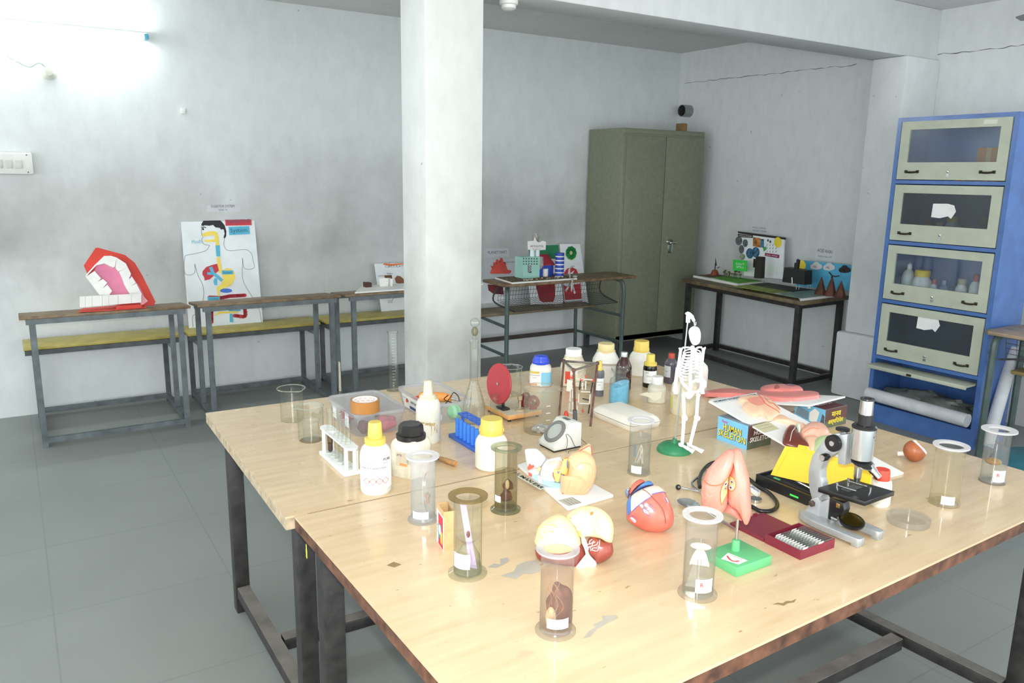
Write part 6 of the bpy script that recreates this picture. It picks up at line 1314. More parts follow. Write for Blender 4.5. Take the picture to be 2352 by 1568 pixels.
k=B(); pe.dot(k,EC((1040,1090))[0],1.6,0,.001); pe.dot(k,EC((1428,978))[0],1.,0,.001); rel(k,'red_marks',mredl,ear,smooth=0,norm=False)
# cut block behind with canal, bones and the white labyrinth
k=B(); q2=Plane(p0+V((0,0,0))-q.n*.018,q.n)
q2.slab(k,EC((1380,220),(1600,95),(1640,140),(1655,310),(1560,330)),.03,-.02); blk=rel(k,'scalp_corner',mt('scalp_yellow','F3D79A',.4,var=.04),r,smooth=0)
k=B(); q2.stroke(k,EC((1380,220),(1500,160),(1600,108),(1638,140),(1655,310)),.0025,.0105); rel(k,'red_edge',mredl,blk,smooth=0,norm=False)
k=B(); pc=Pillow(q2,EC((1010,600))[0],EC((850,640),(880,600),(960,620),(1050,420),(1080,390),(1150,370),(1180,460),(1170,640),(1140,740),(1040,750),(960,690),(960,880),(880,870),(845,740)),.022,.01); pc.body(k); cn=rel(k,'yellow_section',mylw,r,smooth=50)
k=B(); 
for pts in (((915,630),(990,625),(985,665),(930,670)),((1010,710),(1070,695),(1075,730),(1030,745)),((1120,430),(1145,420),(1155,560),(1130,570))): pc.fill(k,EC(*pts),0,.001)
rel(k,'blue_section',mt('cartilage_blue','7FA6C8',.4,var=.05),cn,smooth=0,norm=False)
k=B(); pc.line(k,EC((850,640),(880,605),(930,610),(960,690),(1040,750),(1140,740),(1170,640),(1180,460),(1150,375),(1080,390)),.002,0,.0015); pc.line(k,EC((850,640),(845,740),(885,870)),.002,0,.0015); rel(k,'red_edge',mredl,cn,smooth=40)
q3=Plane(p0-q.n*.035,q.n)
k=B(); pb=Pillow(q3,EC((760,660))[0],EC((600,850),(560,700),(600,560),(700,430),(860,380),(1010,380),(1030,600),(900,620),(850,720),(890,880),(720,880)),.024,.02); pb.body(k); rel(k,'temporal_bone',mwe,r,smooth=60)
k=B(); pb.fill(k,EC((700,430),(820,410),(1000,420),(1020,580),(960,620),(840,590),(740,480)),0,.001); rel(k,'canal_lining',mt('lining_pink','F0BDB0',.4,var=.05),r,smooth=40,norm=False)
k=B(); pb.line(k,EC((720,420),(860,400),(1005,395)),.003,0,.002); rel(k,'blue_edge',mt('edge_paleblue','C3D6EA',.5,var=0),r,smooth=40)
k=B(); rr=random.Random(8)
for i in range(16): pb.dot(k,EC((640+i*22+rr.uniform(-12,12),480+(i%8)*12+rr.uniform(-15,15)))[0],.45,0,.001)
rel(k,'red_specks',mt('speck_red','C98A80',.6,var=0),r,smooth=0,norm=False)
k=B(); pl=Pillow(Plane(p0-q.n*.05,q.n),EC((430,400))[0],EC((250,200),(400,180),(500,195),(600,280),(680,380),(640,480),(560,580),(400,600),(310,610),(270,470),(245,300)),.03,.02); pl.body(k); rel(k,'labyrinth_block',mwe,r,smooth=60)
k=B(); pm=Pillow(Plane(p0-q.n*.042,q.n),EC((420,660))[0],EC((310,640),(400,600),(520,600),(560,680),(520,740),(380,740),(310,690)),.02,.015); pm.body(k); rel(k,'cochlea_block',mwe,r,smooth=60)
k=B(); q4=Plane(p0-q.n*.026,q.n); q4.slab(k,EC((330,500),(420,500),(440,570),(310,635),(288,590)),.004,.0); q4.slab(k,EC((310,680),(385,710),(385,775),(315,750)),.004,0); rel(k,'nerve_end',mt('nerve_red','EE5A46',.4),r,smooth=0)
k=B(); q4.slab(k,EC((500,590),(545,565),(580,590),(540,680),(495,665)),.006,0); rel(k,'stirrup',mskn,r,smooth=0)
zq=zb+.001; k=B(); q5=Plane(p0-q.n*.030,q.n)
q5.slab(k,EC((390,730),(520,740),(600,840),(985,905),(985,1050),(610,915),(400,790)),.02,-.01); rel(k,'light_blue_mount',mt('mount_blue','A6DAF4',.4,var=.03),r,smooth=0)
k=B(); q6=Plane(p0-q.n*.024,q.n); q6.slab(k,EC((515,740),(600,790),(605,925),(525,890)),.012,-.006); rel(k,'white_support',mwe,r,smooth=0)

# --- brain in two halves
BC=lambda *p: sc(p,9.225,1220,1150)
mbr=mt('brain_cream','EAD4A4',.3,var=.04,scale=20); mbrl=mt('brain_line','E6C97E',.4,var=0); mcer=mt('cerebellum_red','94463A',.3,var=.1,scale=24); mbw_=mt('brain_white','F4F1EA',.3,var=.02)
q,p0=camplane(1378,1298,.45)
r=root('brain_half','right half of the brain model showing white midline section and red-brown cerebellum','anatomy model',p0)
k=B(); pr=Pillow(q,BC((1330,560))[0],BC((740,350),(860,220),(1020,130),(1200,95),(1380,120),(1550,210),(1680,350),(1745,520),(1750,700),(1710,880),(1600,880),(1450,800),(1200,760),(1050,780),(960,640),(880,500)),.03,.05,2.6); pr.body(k); bd=rel(k,'hemisphere',mbr,r,smooth=60)
k=B(); pr.fill(k,BC((830,390),(960,300),(1130,260),(1260,330),(1330,420),(1330,560),(1300,700),(1200,740),(1100,740),(1000,640),(900,510)),0,.001); rel(k,'midline_section',mbw_,bd,smooth=40,norm=False)
k=B()
for pts in (((760,350),(900,290),(1060,200),(1110,140)),((1180,130),(1150,220),(1140,300)),((1230,150),(1250,280),(1240,350),(1290,410),(1380,390),(1420,310)),((1340,430),(1360,560),(1330,680)),((1400,420),(1430,560),(1470,620)),((1220,710),(1270,670),(1400,660)),((1640,330),(1710,480),(1720,650),(1700,860))): pr.line(k,BC(*pts),.0022,0,.001)
rel(k,'fold_lines',mbrl,bd,smooth=40)
k=B(); pr.fill(k,BC((910,510),(980,470),(1090,470),(1110,510),(1010,530),(960,590)),0,.0016); rel(k,'pink_arch',mt('brain_pink','F0C0B4',.4,var=0),bd,smooth=40,norm=False)
k=B(); pr.fill(k,BC((1000,630),(1040,610),(1080,650),(1070,720),(1020,730)),0,.0016); rel(k,'yellow_nucleus',mylw,bd,smooth=40,norm=False)
k=B()
for i in range(9): pr.line(k,BC((920+i*36,405-8*math.sin(i)),(960+i*34,440+i*8),(985+i*30,470+i*16)),.0006,0,.0014,3)
rel(k,'fine_lines',mt('line_brown','A88A78',.6,var=0),bd,smooth=40)
k=B(); pr.fill(k,BC((1260,240),(1320,235),(1310,290),(1255,300)),0,.001,2); pr.fill(k,BC((810,375),(860,350),(850,375)),0,.001,2); rel(k,'chip_mark',mt('chip_brown','A8743C',.6,var=0),bd,smooth=0,norm=False)
k=B(); pcb=Pillow(q,BC((1470,1000))[0],BC((1180,880),(1230,790),(1310,755),(1430,790),(1560,850),(1700,880),(1735,980),(1735,1100),(1640,1220),(1400,1330),(1320,1220),(1230,1130),(1190,1010)),.026,.045,2.4); pcb.body(k); cb=rel(k,'cerebellum',mcer,r,smooth=60)
k=B()
for pts in (((1190,930),(1240,890),(1240,850),(1290,810)),((1190,920),(1280,890),(1330,840)),((1290,940),(1310,890),(1360,860)),((1210,970),(1290,950),(1380,920),(1420,860)),((1215,1030),(1220,980),(1260,970)),((1270,1050),(1260,980),(1290,950)),((1290,1040),(1300,1000),(1350,985),(1400,990)),((1300,1030),(1360,1050),(1410,1040),(1440,950),(1455,820))): pcb.line(k,BC(*pts),.0016,0,.001)
rel(k,'white_tree',mbw_,cb,smooth=40)
k=B(); ps=Pillow(Plane(q.p+q.n*.004,q.n),BC((1180,1100))[0],BC((1060,740),(1130,760),(1200,900),(1230,1100),(1320,1220),(1390,1310),(1350,1400),(1260,1430),(1200,1400),(1060,1510),(980,1490),(920,1425),(1080,1410),(1140,1360),(1160,1200),(1120,1000),(1070,880)),.018,.02,2.4); ps.body(k); rel(k,'brain_stem',mbw_,r,smooth=60)
q,p0=camplane(1292,1296,.40); q=Plane(q.p-q.n*.015,q.n)
r=root('brain_half','left half of the brain model, smooth cream dome behind the front cylinder','anatomy model',p0)
k=B(); pz=Pillow(q,BC((580,700))[0],BC((80,900),(90,760),(150,560),(270,420),(430,320),(590,270),(690,290),(800,380),(920,520),(1010,680),(1060,860),(1040,960),(900,1100),(600,1150),(250,1100)),.045,.03,2.4); pz.body(k); bd=rel(k,'hemisphere',mbr,r,smooth=60)
k=B()
for pts in (((400,490),(480,490),(560,550)),((400,620),(490,630)),((150,560),(280,500),(380,440),(460,340)),((200,700),(240,780)),((270,660),(320,640))): pz.line(k,BC(*pts),.003,0,.0008)
rel(k,'fold_lines',mbrl,bd,smooth=40)
k=B(); py=Pillow(q,BC((600,1180))[0],BC((90,1080),(130,1030),(600,1050),(1060,900),(1130,1020),(1160,1200),(1110,1400),(900,1420),(600,1360),(200,1250),(110,1180)),.03,.025,2.4); py.body(k); rel(k,'cerebellum',mcer,r,smooth=60)

# --- heart
HC=lambda *p: sc(p,11.2,1425,1090)
q,p0=camplane(*HC((900,1480))[0],.55)
r=root('heart_model','red heart model with blue vessels and cream atria lying left of the shiny spoon','anatomy model',p0)
mht=mt('heart_red','E87464',.28,var=.1,scale=26); mcm=mt('heart_cream','F2DECB',.3,var=.04)
k=B(); ph=Pillow(q,HC((760,900))[0],HC((160,1140),(150,880),(170,680),(290,530),(480,400),(700,310),(900,275),(1040,310),(1150,420),(1220,600),(1320,830),(1370,1020),(1370,1180),(1320,1330),(1150,1440),(950,1485),(700,1455),(480,1370),(290,1260)),.055,.03,2.3); ph.body(k); bd=rel(k,'ventricles',mht,r,smooth=60)
k=B(); ph.fill(k,HC((280,940),(270,760),(300,560),(450,440),(590,390),(700,480),(780,610),(640,700),(520,800),(380,920),(330,980)),0,.0014); ph.fill(k,HC((600,390),(760,320),(930,285),(1050,320),(1150,440),(1130,480),(1000,500),(850,550),(780,590),(700,480)),0,.0014); rel(k,'atria',mcm,bd,smooth=40,norm=False)
k=B(); ph.fill(k,HC((165,900),(165,700),(230,590),(300,530),(280,700),(275,950),(215,1080),(180,1000)),0,.0016); rel(k,'blue_vein',mblv,bd,smooth=40,norm=False)
k=B(); ph.line(k,HC((320,980),(400,900),(560,780),(790,620)),.0022,0,.002); ph.line(k,HC((800,560),(950,520),(1100,480),(1160,500)),.0022,0,.002)
for pts in (((590,800),(600,880),(580,960),(620,1040)),((600,900),(680,960),(760,990)),((690,830),(780,900),(880,1000)),((750,800),(840,880)),((640,960),(690,1060),(740,1120)),((250,1100),(300,1180),(400,1250)),((300,1080),(400,1130),(450,1200)),((1150,600),(1170,680),(1200,760))): ph.line(k,HC(*pts),.0014,0,.0016)
rel(k,'violet_lines',mviol,bd,smooth=40)
k=B(); ph.line(k,HC((580,420),(680,490),(790,600),(930,750),(1060,900),(1130,1080),(1160,1280)),.0025,0,.0016); rel(k,'groove',mt('groove_brown','9A5A50',.5,var=0),bd,smooth=40)
k=B()
for pts in (((500,830),(570,820),(600,880),(560,910)),((640,790),(690,800),(780,910),(860,970),(760,960),(680,890),(620,850)),((250,1130),(330,1140),(410,1220),(380,1260),(300,1200)),((600,930),(680,980),(730,1060),(690,1060),(610,1000)),((1150,610),(1200,640),(1240,770),(1190,700))): ph.fill(k,HC(*pts),0,.0012,3)
rel(k,'white_vessels',mwe,bd,smooth=40,norm=False)
k=B(); pa=Pillow(Plane(q.p-q.n*.006+V((0,0,0)),q.n),HC((400,330))[0],HC((220,470),(290,280),(400,170),(520,115),(610,150),(630,190),(520,260),(400,380),(260,520)),.026,.02); pa.body(k); rel(k,'aorta',mt('aorta_red','E0705E',.3,var=.06),r,smooth=60)
k=B(); pa=Pillow(Plane(q.p-q.n*.0,q.n),HC((540,310))[0],HC((240,560),(330,480),(480,310),(640,200),(760,165),(850,260),(700,310),(480,400),(310,520)),.03,.02); pa.body(k); rel(k,'pulmonary_artery',mblv,r,smooth=60)
k=B(); pa=Pillow(Plane(q.p-q.n*.01,q.n),HC((180,460))[0],HC((120,480),(130,400),(200,345),(260,340),(240,430),(240,520),(190,610)),.02,.015); pa.body(k); vv=rel(k,'vein_stub',mt('stub_slate','7C8CA8',.35,var=.05),r,smooth=60)
k=B(); pa.dot(k,HC((205,390))[0],2.8,0,.001); pa.dot(k,HC((208,388))[0],1.3,1,.0018); rel(k,'vein_opening',[mwe,mdk],vv,smooth=0,norm=False)

# --- lungs on a green stand
LC=lambda *p: sc(p,7.127,1540,1020)
Lb=[onz(*p,ZT) for p in ((1633,1281),(1692,1314),(1769,1279),(1705,1250))]
r=root('lung_model','pink lung model on a steel rod and green square base','anatomy model',(1.345,1.135,ZT)); o_=V(r.location)
mgb=mt('stand_green','62B87C',.4,var=.04)
k=B(); k.box((0,0,.0115),(.115,.096,.023),bev=.0015); k.done('base',mgb,r)
pp=onz(1689,1262,ZT+.023)-o_; k=B(); k.lathe([(0,.022),(.0105,.022),(.0085,.048),(0,.050)],M=tr(pp.x,pp.y,0),seg=20); k.done('post',mgb,r)
rodx=V((pp.x,pp.y,0))+o_; d=V((-rodx.x,-rodx.y,0)).normalized(); q=Plane(rodx+d*.022+V((0,0,.03)),d+V((0,0,.05)))
zr=q.pt(*LC((1075,1180))[0]).z-ZT; k=B(); k.cyl(.0035,.05,zr+.05,M=tr(pp.x,pp.y,0),seg=12); k.done('steel_rod',mt('chrome','C8CACA',.18,1,var=0),r)
FBs=Plane((0,0,ZT+.0234),(0,0,1)); k=B(); FBs.poly(k,[(1656,1283),(1672,1269),(1718,1287),(1696,1296)],.0,0); FBs.text(k,'LUNGS',(1677,1274),(1704,1284),4,.0004,1)
FBs.stroke(k,[(1670,1276),(1676,1284),(1686,1289),(1698,1288)],.004,.0004,2,4); FBs.text(k,'GLOBUS',(1676,1286),(1694,1291),3,.0006,2); rel(k,'maker_label',[mlab,mtx,mt('logo_red','D03A34',.5,var=0)],r,smooth=0,norm=False)
qa=Plane(q.p+q.n*.004,q.n)
k=B(); pL=Pillow(qa,LC((740,720))[0],LC((510,960),(505,800),(520,620),(560,520),(620,400),(740,260),(880,130),(970,85),(1030,110),(1055,190),(1040,300),(1000,420),(960,500),(940,640),(940,850),(930,980),(880,1080),(800,1150),(680,1100),(560,1040)),.035,.03,2.2); pL.body(k); la=rel(k,'left_lobe',mlung,r,smooth=60)
qb=Plane(q.p-q.n*.008,q.n)
k=B(); pR=Pillow(qb,LC((1120,660))[0],LC((960,520),(1000,400),(1050,240),(1050,120),(1010,90),(1090,70),(1150,110),(1200,220),(1240,380),(1290,560),(1310,760),(1320,960),(1325,1120),(1300,1230),(1260,1305),(1215,1300),(1190,1250),(1140,1140),(1080,1060),(960,980),(935,880),(940,700)),.034,.03,2.2); pR.body(k); lb_=rel(k,'right_lobe',mlung,r,smooth=60)
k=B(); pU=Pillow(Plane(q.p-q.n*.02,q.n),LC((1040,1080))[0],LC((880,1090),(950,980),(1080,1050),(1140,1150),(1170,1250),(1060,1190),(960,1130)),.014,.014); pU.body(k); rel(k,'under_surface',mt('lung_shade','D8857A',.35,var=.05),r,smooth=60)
k=B(); pL.line(k,LC((560,560),(640,590),(740,600),(840,580),(900,540),(950,490)),.0022,0,.0012); pL.line(k,LC((950,490),(1010,380),(1050,230),(1050,150),(1030,105)),.0018,0,.0012); rel(k,'fissure',morl,la,smooth=40)
k=B(); pL.fill(k,LC((945,505),(890,570),(845,660),(832,780),(850,905),(880,850),(930,780),(940,650)),0,.001); pL.line(k,LC((945,505),(890,570),(845,660),(832,780),(850,915),(880,850),(930,780)),.0018,1,.0016)
pR.fill(k,LC((975,485),(1030,490),(1070,550),(1065,630),(1010,695),(950,690),(955,600)),0,.001); pR.line(k,LC((970,485),(1030,488),(1072,550),(1066,635),(1010,698),(945,695)),.0018,1,.0016)
rel(k,'root_patch',[mylw,morl],la,smooth=40,norm=False)
k=B()
for P_,c,rr_,m_ in ((pR,(1010,555),34,3),(pL,(912,600),34,4),(pR,(992,648),36,5),(pL,(908,672),24,3)):
    c=LC(c)[0]; P_.dot(k,c,rr_/7.1,0,.0016); P_.dot(k,c,rr_*.48/7.1,1,.0022); P_.ring(k,c,rr_*.95/7.1,.0012,{3:2,4:0,5:3}[m_],.0018)
rel(k,'vessel_openings',[mwe,mdk,mredl,mblv],la,smooth=40,norm=False)
k=B(); wl=mt('lobule_line','F3B4A6',.3,var=0)
for P_,c in ((pL,(660,520)),(pL,(780,360)),(pL,(760,490)),(pL,(690,680)),(pL,(640,760)),(pL,(740,1000)),(pL,(560,800)),(pL,(950,260)),(pL,(640,430)),(pL,(860,290))): P_.line(k,LC((c[0]-45,c[1]-30),(c[0]-10,c[1]+12),(c[0]+20,c[1]+20),(c[0]+50,c[1]-15)),.0009,0,.0008)
for P_,c in ((pR,(1100,770)),(pR,(990,885)),(pR,(1200,740)),(pR,(1120,1000)),(pR,(1180,480))): P_.line(k,LC((c[0]-45,c[1]-20),(c[0]-10,c[1]+8),(c[0]+20,c[1]+10),(c[0]+40,c[1]-12)),.0009,0,.0008)
rel(k,'lobule_lines',wl,la,smooth=40)
# --- stethoscope
mtb_=mt('tube_black','1A1A1C',.25,var=.1); mch=mt('chrome','C8CACA',.18,1,var=0)
r=root('stethoscope','black stethoscope with metal ear tubes looping behind the lung model','stethoscope',T(1640,1120)); o_=V(r.location)
def tpath(pts,z=.007,w=.0055): return spline([T(*p)+V((0,0,z))-o_ for p in pts],8)
k=B(); k.tube(tpath([LC((480,740))[0],LC((470,620))[0],LC((520,480))[0],LC((640,360))[0],LC((800,330))[0],LC((1000,420))[0],LC((1300,620))[0],LC((1420,720))[0],LC((1600,830))[0],LC((1720,960))[0],LC((1740,1060))[0],LC((1640,1130))[0],LC((1460,1130))[0],LC((1320,1060))[0],LC((1100,1030))[0],LC((900,1000))[0]]),.0058,10); k.done('tubing',mtb_,r)
k=B(); k.tube(tpath([LC((470,560))[0],LC((390,620))[0],LC((345,680))[0],LC((400,760))[0],LC((520,840))[0]]),.0032,8); k.done('ear_tube',mch,r)
k=B(); k.tube(tpath([LC((520,815))[0],LC((300,775))[0],LC((150,740))[0]]),.0030,8); k.done('ear_tube',mch,r)
k=B(); p=T(*LC((125,745))[0])+V((0,0,.008))-o_; k.blob(p,.0078,seg=18,rings=12); e_=k.done('ear_tip',mt('tip_black','1E1E20',.3),r); k=B(); k.blob(p+V((-.003,-.0055,.003)),.0028,seg=10,rings=6); k.done('tip_hole',mt('hole_grey','8A8A8A',.5),e_)
P=[T(*LC(c)[0])+V((0,0,.0135)) for c in ((1310,730),(1465,835),(1420,880),(1300,780))]; k=B(); FBt=Plane(P[0],(0,0,1)); k.add([p-o_ for p in P]+[p-o_-V((0,0,.012)) for p in P],[(0,1,2,3),(7,6,5,4),(0,4,5,1),(1,5,6,2),(2,6,7,3),(3,7,4,0)]); k.m=1; FBt.poly(k,[],0) if 0 else None; tg=k.done('tag',mlab,r,smooth=0)
k=B(); x=P[1]-P[0]; M=frame((P[0]+P[1]+P[2]+P[3])/4-o_+V((0,0,.0006)),x,V((0,0,1)).cross(x)); k.text('ZENITH',.012,M,bold=.03); k.done('tag_print',mt('print_navy','33508A',.6),tg,smooth=0,norm=False)
k=B(); c=T(1735,1150)-o_; k.cyl(.017,.001,.008,M=tr(c.x,c.y,0),seg=28); k.done('chest_piece',mch,r)
# --- steel spoon
a=T(1582,1166); b2=T(1690,1222); d=(b2-a); ln=d.length; th=math.atan2(d.y,d.x); r=thing('steel_spoon','shiny steel spoon lying behind the white-rimmed cylinder and under the lung model','spoon',a,th)
k=B(); n=20; rings=[]
for i in range(n+1):
    t=i/n; x=-.036+.072*t; w=.0255*math.sqrt(max(0,1-(2*t-1)**2))*(1-.12*(2*t-1)); rings.append((x,max(w,.0006)))
vs=[];fs=[];m=10
for x,w in rings:
    for j in range(m+1):
        y=-w+2*w*j/m; u=(x/.036)**2+(y/.0255)**2; vs.append((x,y,.003+.011*min(1,u)))
for i in range(n):
    for j in range(m): fs.append((i*(m+1)+j,(i+1)*(m+1)+j,(i+1)*(m+1)+j+1,i*(m+1)+j+1))
k.add(vs,fs); k.done('bowl',mch,r,norm=False); k=B(); k.tube(spline([(.034,0,.0135),(.05,0,.016),(ln*.6,0,.012),(ln,0,.006)],6),[.0035]*6+[.003]*6+[.0042]*7,8); k.done('handle',mch,r)

# --- model skeleton on a green stand
c,rb=base(1547,1048,80); r=root('skeleton_model','small white model skeleton hanging from a rod on a round green base','skeleton',c); o_=V(r.location)
mbone=mt('bone_white','F0F2F0',.4,var=.02); mgn=mt('base_green','2F8458',.45,var=.06)
k=B(); k.lathe([(0,0),(rb,0),(rb,.006),(rb*.93,.014),(rb*.72,.024),(rb*.2,.028),(rb*.14,.034),(rb*.12,.042),(0,.043)],seg=44); k.done('round_base',mgn,r)
SK=lambda x,y:(1540+x/4.61,710+y/4.61)
foot=onz(1552,1010,ZT+.03); d=V((-c.x,-c.y,0)).normalized(); q=Plane(c+d*.004,d)
P=lambda x,y,off=0: q.pt(*SK(x,y),off)-o_
k=B(); k.tube([P(52,1370),P(183,130)],.0024,8); k.done('rod',mt('rod_grey','B9C0C0',.3,.5),r)
k=B(); k.tube([P(185,140),P(187,70)],.0068,10); k.tube(spline([P(165,58),P(182,48),P(205,62),P(235,95),P(250,130)],5),[.006]*5+[.007]*10+[.005]*5+[.003],8); k.tube(spline([P(250,130),P(256,170),P(268,160),P(268,135)],5),.0014,6); k.done('hook_arm',mbone,r)
bo=.022
k=B(); sk=Pillow(Plane(q.p+q.n*bo,q.n),SK(255,275),[SK(*p) for p in ((255,180),(300,200),(320,250),(320,310),(310,350),(290,370),(262,380),(232,370),(208,330),(195,280),(192,230),(215,195))],.022,.026,2.3); sk.body(k); s_=rel(k,'skull',mbone,r,smooth=60)
k=B()
for x in (238,284): sk.fill(k,[SK(x-13,292),SK(x,284),SK(x+13,292),SK(x+9,306),SK(x-9,306)],0,.0006,2)
sk.fill(k,[SK(258,322),SK(266,312),SK(273,323)],0,.0006,2); sk.line(k,[SK(240,352),SK(262,357),SK(288,350)],.0008,0,.0006); rel(k,'face_hollows',mt('bone_shadow','D3D7D7',.5,var=0),s_,smooth=0,norm=False)
k=B(); pts=[P(232,378,bo),P(235,430,bo-.008),P(225,520,bo-.012),P(213,620,bo-.008),P(208,700,bo),P(212,790,bo)]; sp=spline(pts,10); k.tube(sp,[.0052+.0016*(i%2) for i in range(len(sp))],8); k.done('spine',mbone,r)
k=B(); k.tube(spline([P(258,400,bo+.014),P(275,470,bo+.022),P(278,560,bo+.022),P(275,590,bo+.02)],5),.0055,8,flat=.5); k.done('breastbone',mbone,r)
for i in range(9):
    y=425+i*29; w=92+i*5 if i<6 else 128-i*2; dn=22+i*2
    for s in (-1,1):
        sx=232-i*3; ex=(272,y+10+i*4) if i<7 else (sx+s*42,y+48)
        if s<0: pl=[P(sx,y-12,bo-.012),P(sx-w*.75,y,bo-.008),P(sx-w,y+dn*.8,bo+.008),P(sx-w*.45,y+dn*1.5,bo+.022),P(ex[0]-8,ex[1]-(10 if i<7 else 0),bo+.022)]
        else: pl=[P(sx,y-12,bo-.012),P(sx+w*.72,y+2,bo-.008),P(sx+w*.92,y+dn*.8,bo+.006),P(sx+w*.75,y+dn*1.3,bo+.020),P(ex[0]+8,ex[1],bo+.022)]
        k=B(); k.tube(spline(pl,6),.0027,6,flat=.8); k.done('rib',mbone,r)
for s in (-1,1):
    k=B(); a_=P(258,400,bo+.012); b_=P(130,388,bo+.004) if s<0 else P(330,385,bo+.004); k.tube(spline([a_,(a_+b_)/2+V((0,0,.003)),b_],5),.003,6); k.done('collarbone',mbone,r)
    x0,x1,x2=(112,75,55) if s<0 else (350,320,330)
    k=B(); k.tube(spline([P(x0,395,bo),P(x0-3 if s<0 else x0-2,420,bo),P(x1+8 if s<0 else x1+6,600,bo)],6),[.0075]*3+[.006]*3+[.0048]*6+[.006],8); a=k.done('arm',mbone,r)
    k=B(); y1=770
    for dx in (-9,9): k.tube([P(x1+dx*.6,600,bo),P(x2+dx,y1,bo+.006)],[.0036,.003],7)
    k.done('forearm',mbone,a)
    k=B()
    for j in range(5): dx=-18+j*9; k.tube(spline([P(x2+dx*.4,y1,bo+.006),P(x2+dx,y1+50,bo+.01),P(x2+dx*1.2-(4 if s<0 else -4),y1+(100 if j not in (0,) else 70),bo+.008)],4),[.003]*4+[.0022]*4+[.0016],6)
    k.done('hand',mbone,a)
    k=B(); k.tube([P(x0-18 if s<0 else x0+24,398,bo),P(x0,398,bo)],.0012,6); k.done('screw',mt('steel_screw','A8ACAC',.3,.8),a)
k=B(); pv=[P(118,700,bo+.004),P(125,755,bo),P(165,800,bo+.002),P(200,835,bo+.012),P(190,890,bo+.010)]; k.tube(spline(pv,6),.0065,8,flat=.7)
pw_=Pillow(Plane(q.p+q.n*bo,q.n),SK(285,770),[SK(*p) for p in ((230,740),(290,720),(345,740),(348,790),(310,820),(270,830),(225,850),(220,800))],.016,.012); pw_.body(k,8) if 0 else None
k.tube(spline([P(212,760,bo),P(280,728,bo+.002),P(345,745,bo+.004),P(345,800,bo+.006),P(290,840,bo+.012),P(212,850,bo+.014)],6),[.008]*6+[.014]*6+[.014]*6+[.011]*6+[.007]*7,8,flat=.6); k.tube(spline([P(205,850,bo+.012),P(240,845,bo+.014),P(222,885,bo+.014),P(192,905,bo+.012),P(168,880,bo+.01),P(180,850,bo+.012)],5),.0045,8); k.tube([P(212,780,bo-.004),P(215,860,bo-.002)],[.009,.003],8); k.done('pelvis',mbone,r)
for s,hx,kx,fx in ((-1,143,140,125),(1,295,270,210)):
    k=B(); k.tube(spline([P(hx+(-18 if s<0 else 14),870,bo+.004),P(hx,880,bo+.004),P(hx-4,900,bo+.004),P((hx+kx)/2,1000,bo+.004),P(kx+6,1110,bo+.006),P(kx+10,1135,bo+.006)],5),[.007]*10+[.0055]*10+[.0085]*6,8); t_=k.done('thigh_bone',mbone,r)
    k=B(); k.blob(P(kx+18,1120,bo+.014),(.008,.008,.009),seg=12,rings=8); k.done('knee_cap',mbone,t_)
    k=B(); k.tube(spline([P(kx+2,1140,bo+.004),P((kx+fx)/2,1260,bo+.002),P(fx,1400,bo+.002)],6),[.0065]*3+[.005]*7+[.0055]*3,8); k.tube([P(kx+14,1150,bo),P(fx+10,1395,bo)],.0026,6); k.done('shin_bone',mbone,t_)
    k=B(); f0=P(fx-35,1403,bo-.006); 
    for j in range(5): k.tube(spline([P(fx-(30 if s<0 else 25),1405,bo-.004+j*.002),P(fx+20,1412+j*2,bo+.012),P(fx+(130 if s<0 else 140)-j*6,1438+j*2,bo+.03+j*.004)],5),[.005]*4+[.0035]*4+[.0022]*3,6)
    k.done('foot',mbone,t_)

# --- digestive board leaning on the carton
A_=onz(1628,920,.852); B_=onz(1735,903,.852); C_=onz(2076,1085,ZT+.0065); D_=C_+(A_-B_)
r=root('digestive_board','white tilted board with relief stomach model lettered HUMAN DIGESTIVE SYSTEM','anatomy model',D_); o_=V(r.location)
n_=(B_-A_).cross(D_-A_).normalized(); n_=n_ if n_.z>0 else -n_
q=Plane(A_,n_); DB=[A_,D_,C_,A_+(C_-D_)]
k=B(); tt=.006; k.add([p-o_ for p in DB]+[p-o_-n_*tt for p in DB],[(0,1,2,3),(7,6,5,4),(0,4,5,1),(1,5,6,2),(2,6,7,3),(3,7,4,0)]); k.done('base_board',mbasew,r,smooth=0)
S1=lambda *p: sc(p,3.733,1580,860)
k=B(); q.poly(k,S1((535,430),(680,398),(785,465),(655,500)),.0006,1); md_=[mlabg,mt('label_khaki','C9C2A0',.6),mtxk]; rel(k,'key_label',md_,r,smooth=0,norm=False); k=B(); q.poly(k,S1((215,222),(590,155),(595,185),(240,248)),.0006,0); rel(k,'title_label',md_,r,smooth=0,norm=False); k=B(); q.text(k,'HUMAN DIGESTIVE SYSTEM',S1((225,236))[0],S1((582,172))[0],6,.0014,2,.02)
for i,st in enumerate(('HUMAN DIGESTIVE','1 mouth 2 gullet','3 stomach 4 liver')): q.text(k,st,S1((560+30*i,435+17*i))[0],S1((665+30*i,410+17*i))[0],2.5,.0014,2)
rel(k,'lettering',md_,r,smooth=0,norm=False)
mflesh=mt('flesh_pale','F0C4A6',.35,var=.05); 
def relief(nm,c,pts,t,m,pw=3,sub=None):
    k=B(); p=Pillow(q,S1(c)[0],S1(*pts),t,0,pw); p.body(k); return rel(k,nm,m,r,smooth=50),p
h_,p=relief('head_section',(600,300),((435,205),(500,195),(580,190),(650,200),(720,240),(790,310),(790,345),(750,380),(700,400),(640,360),(590,370),(550,365),(500,330),(465,290),(470,260),(430,230)),.02,mflesh)
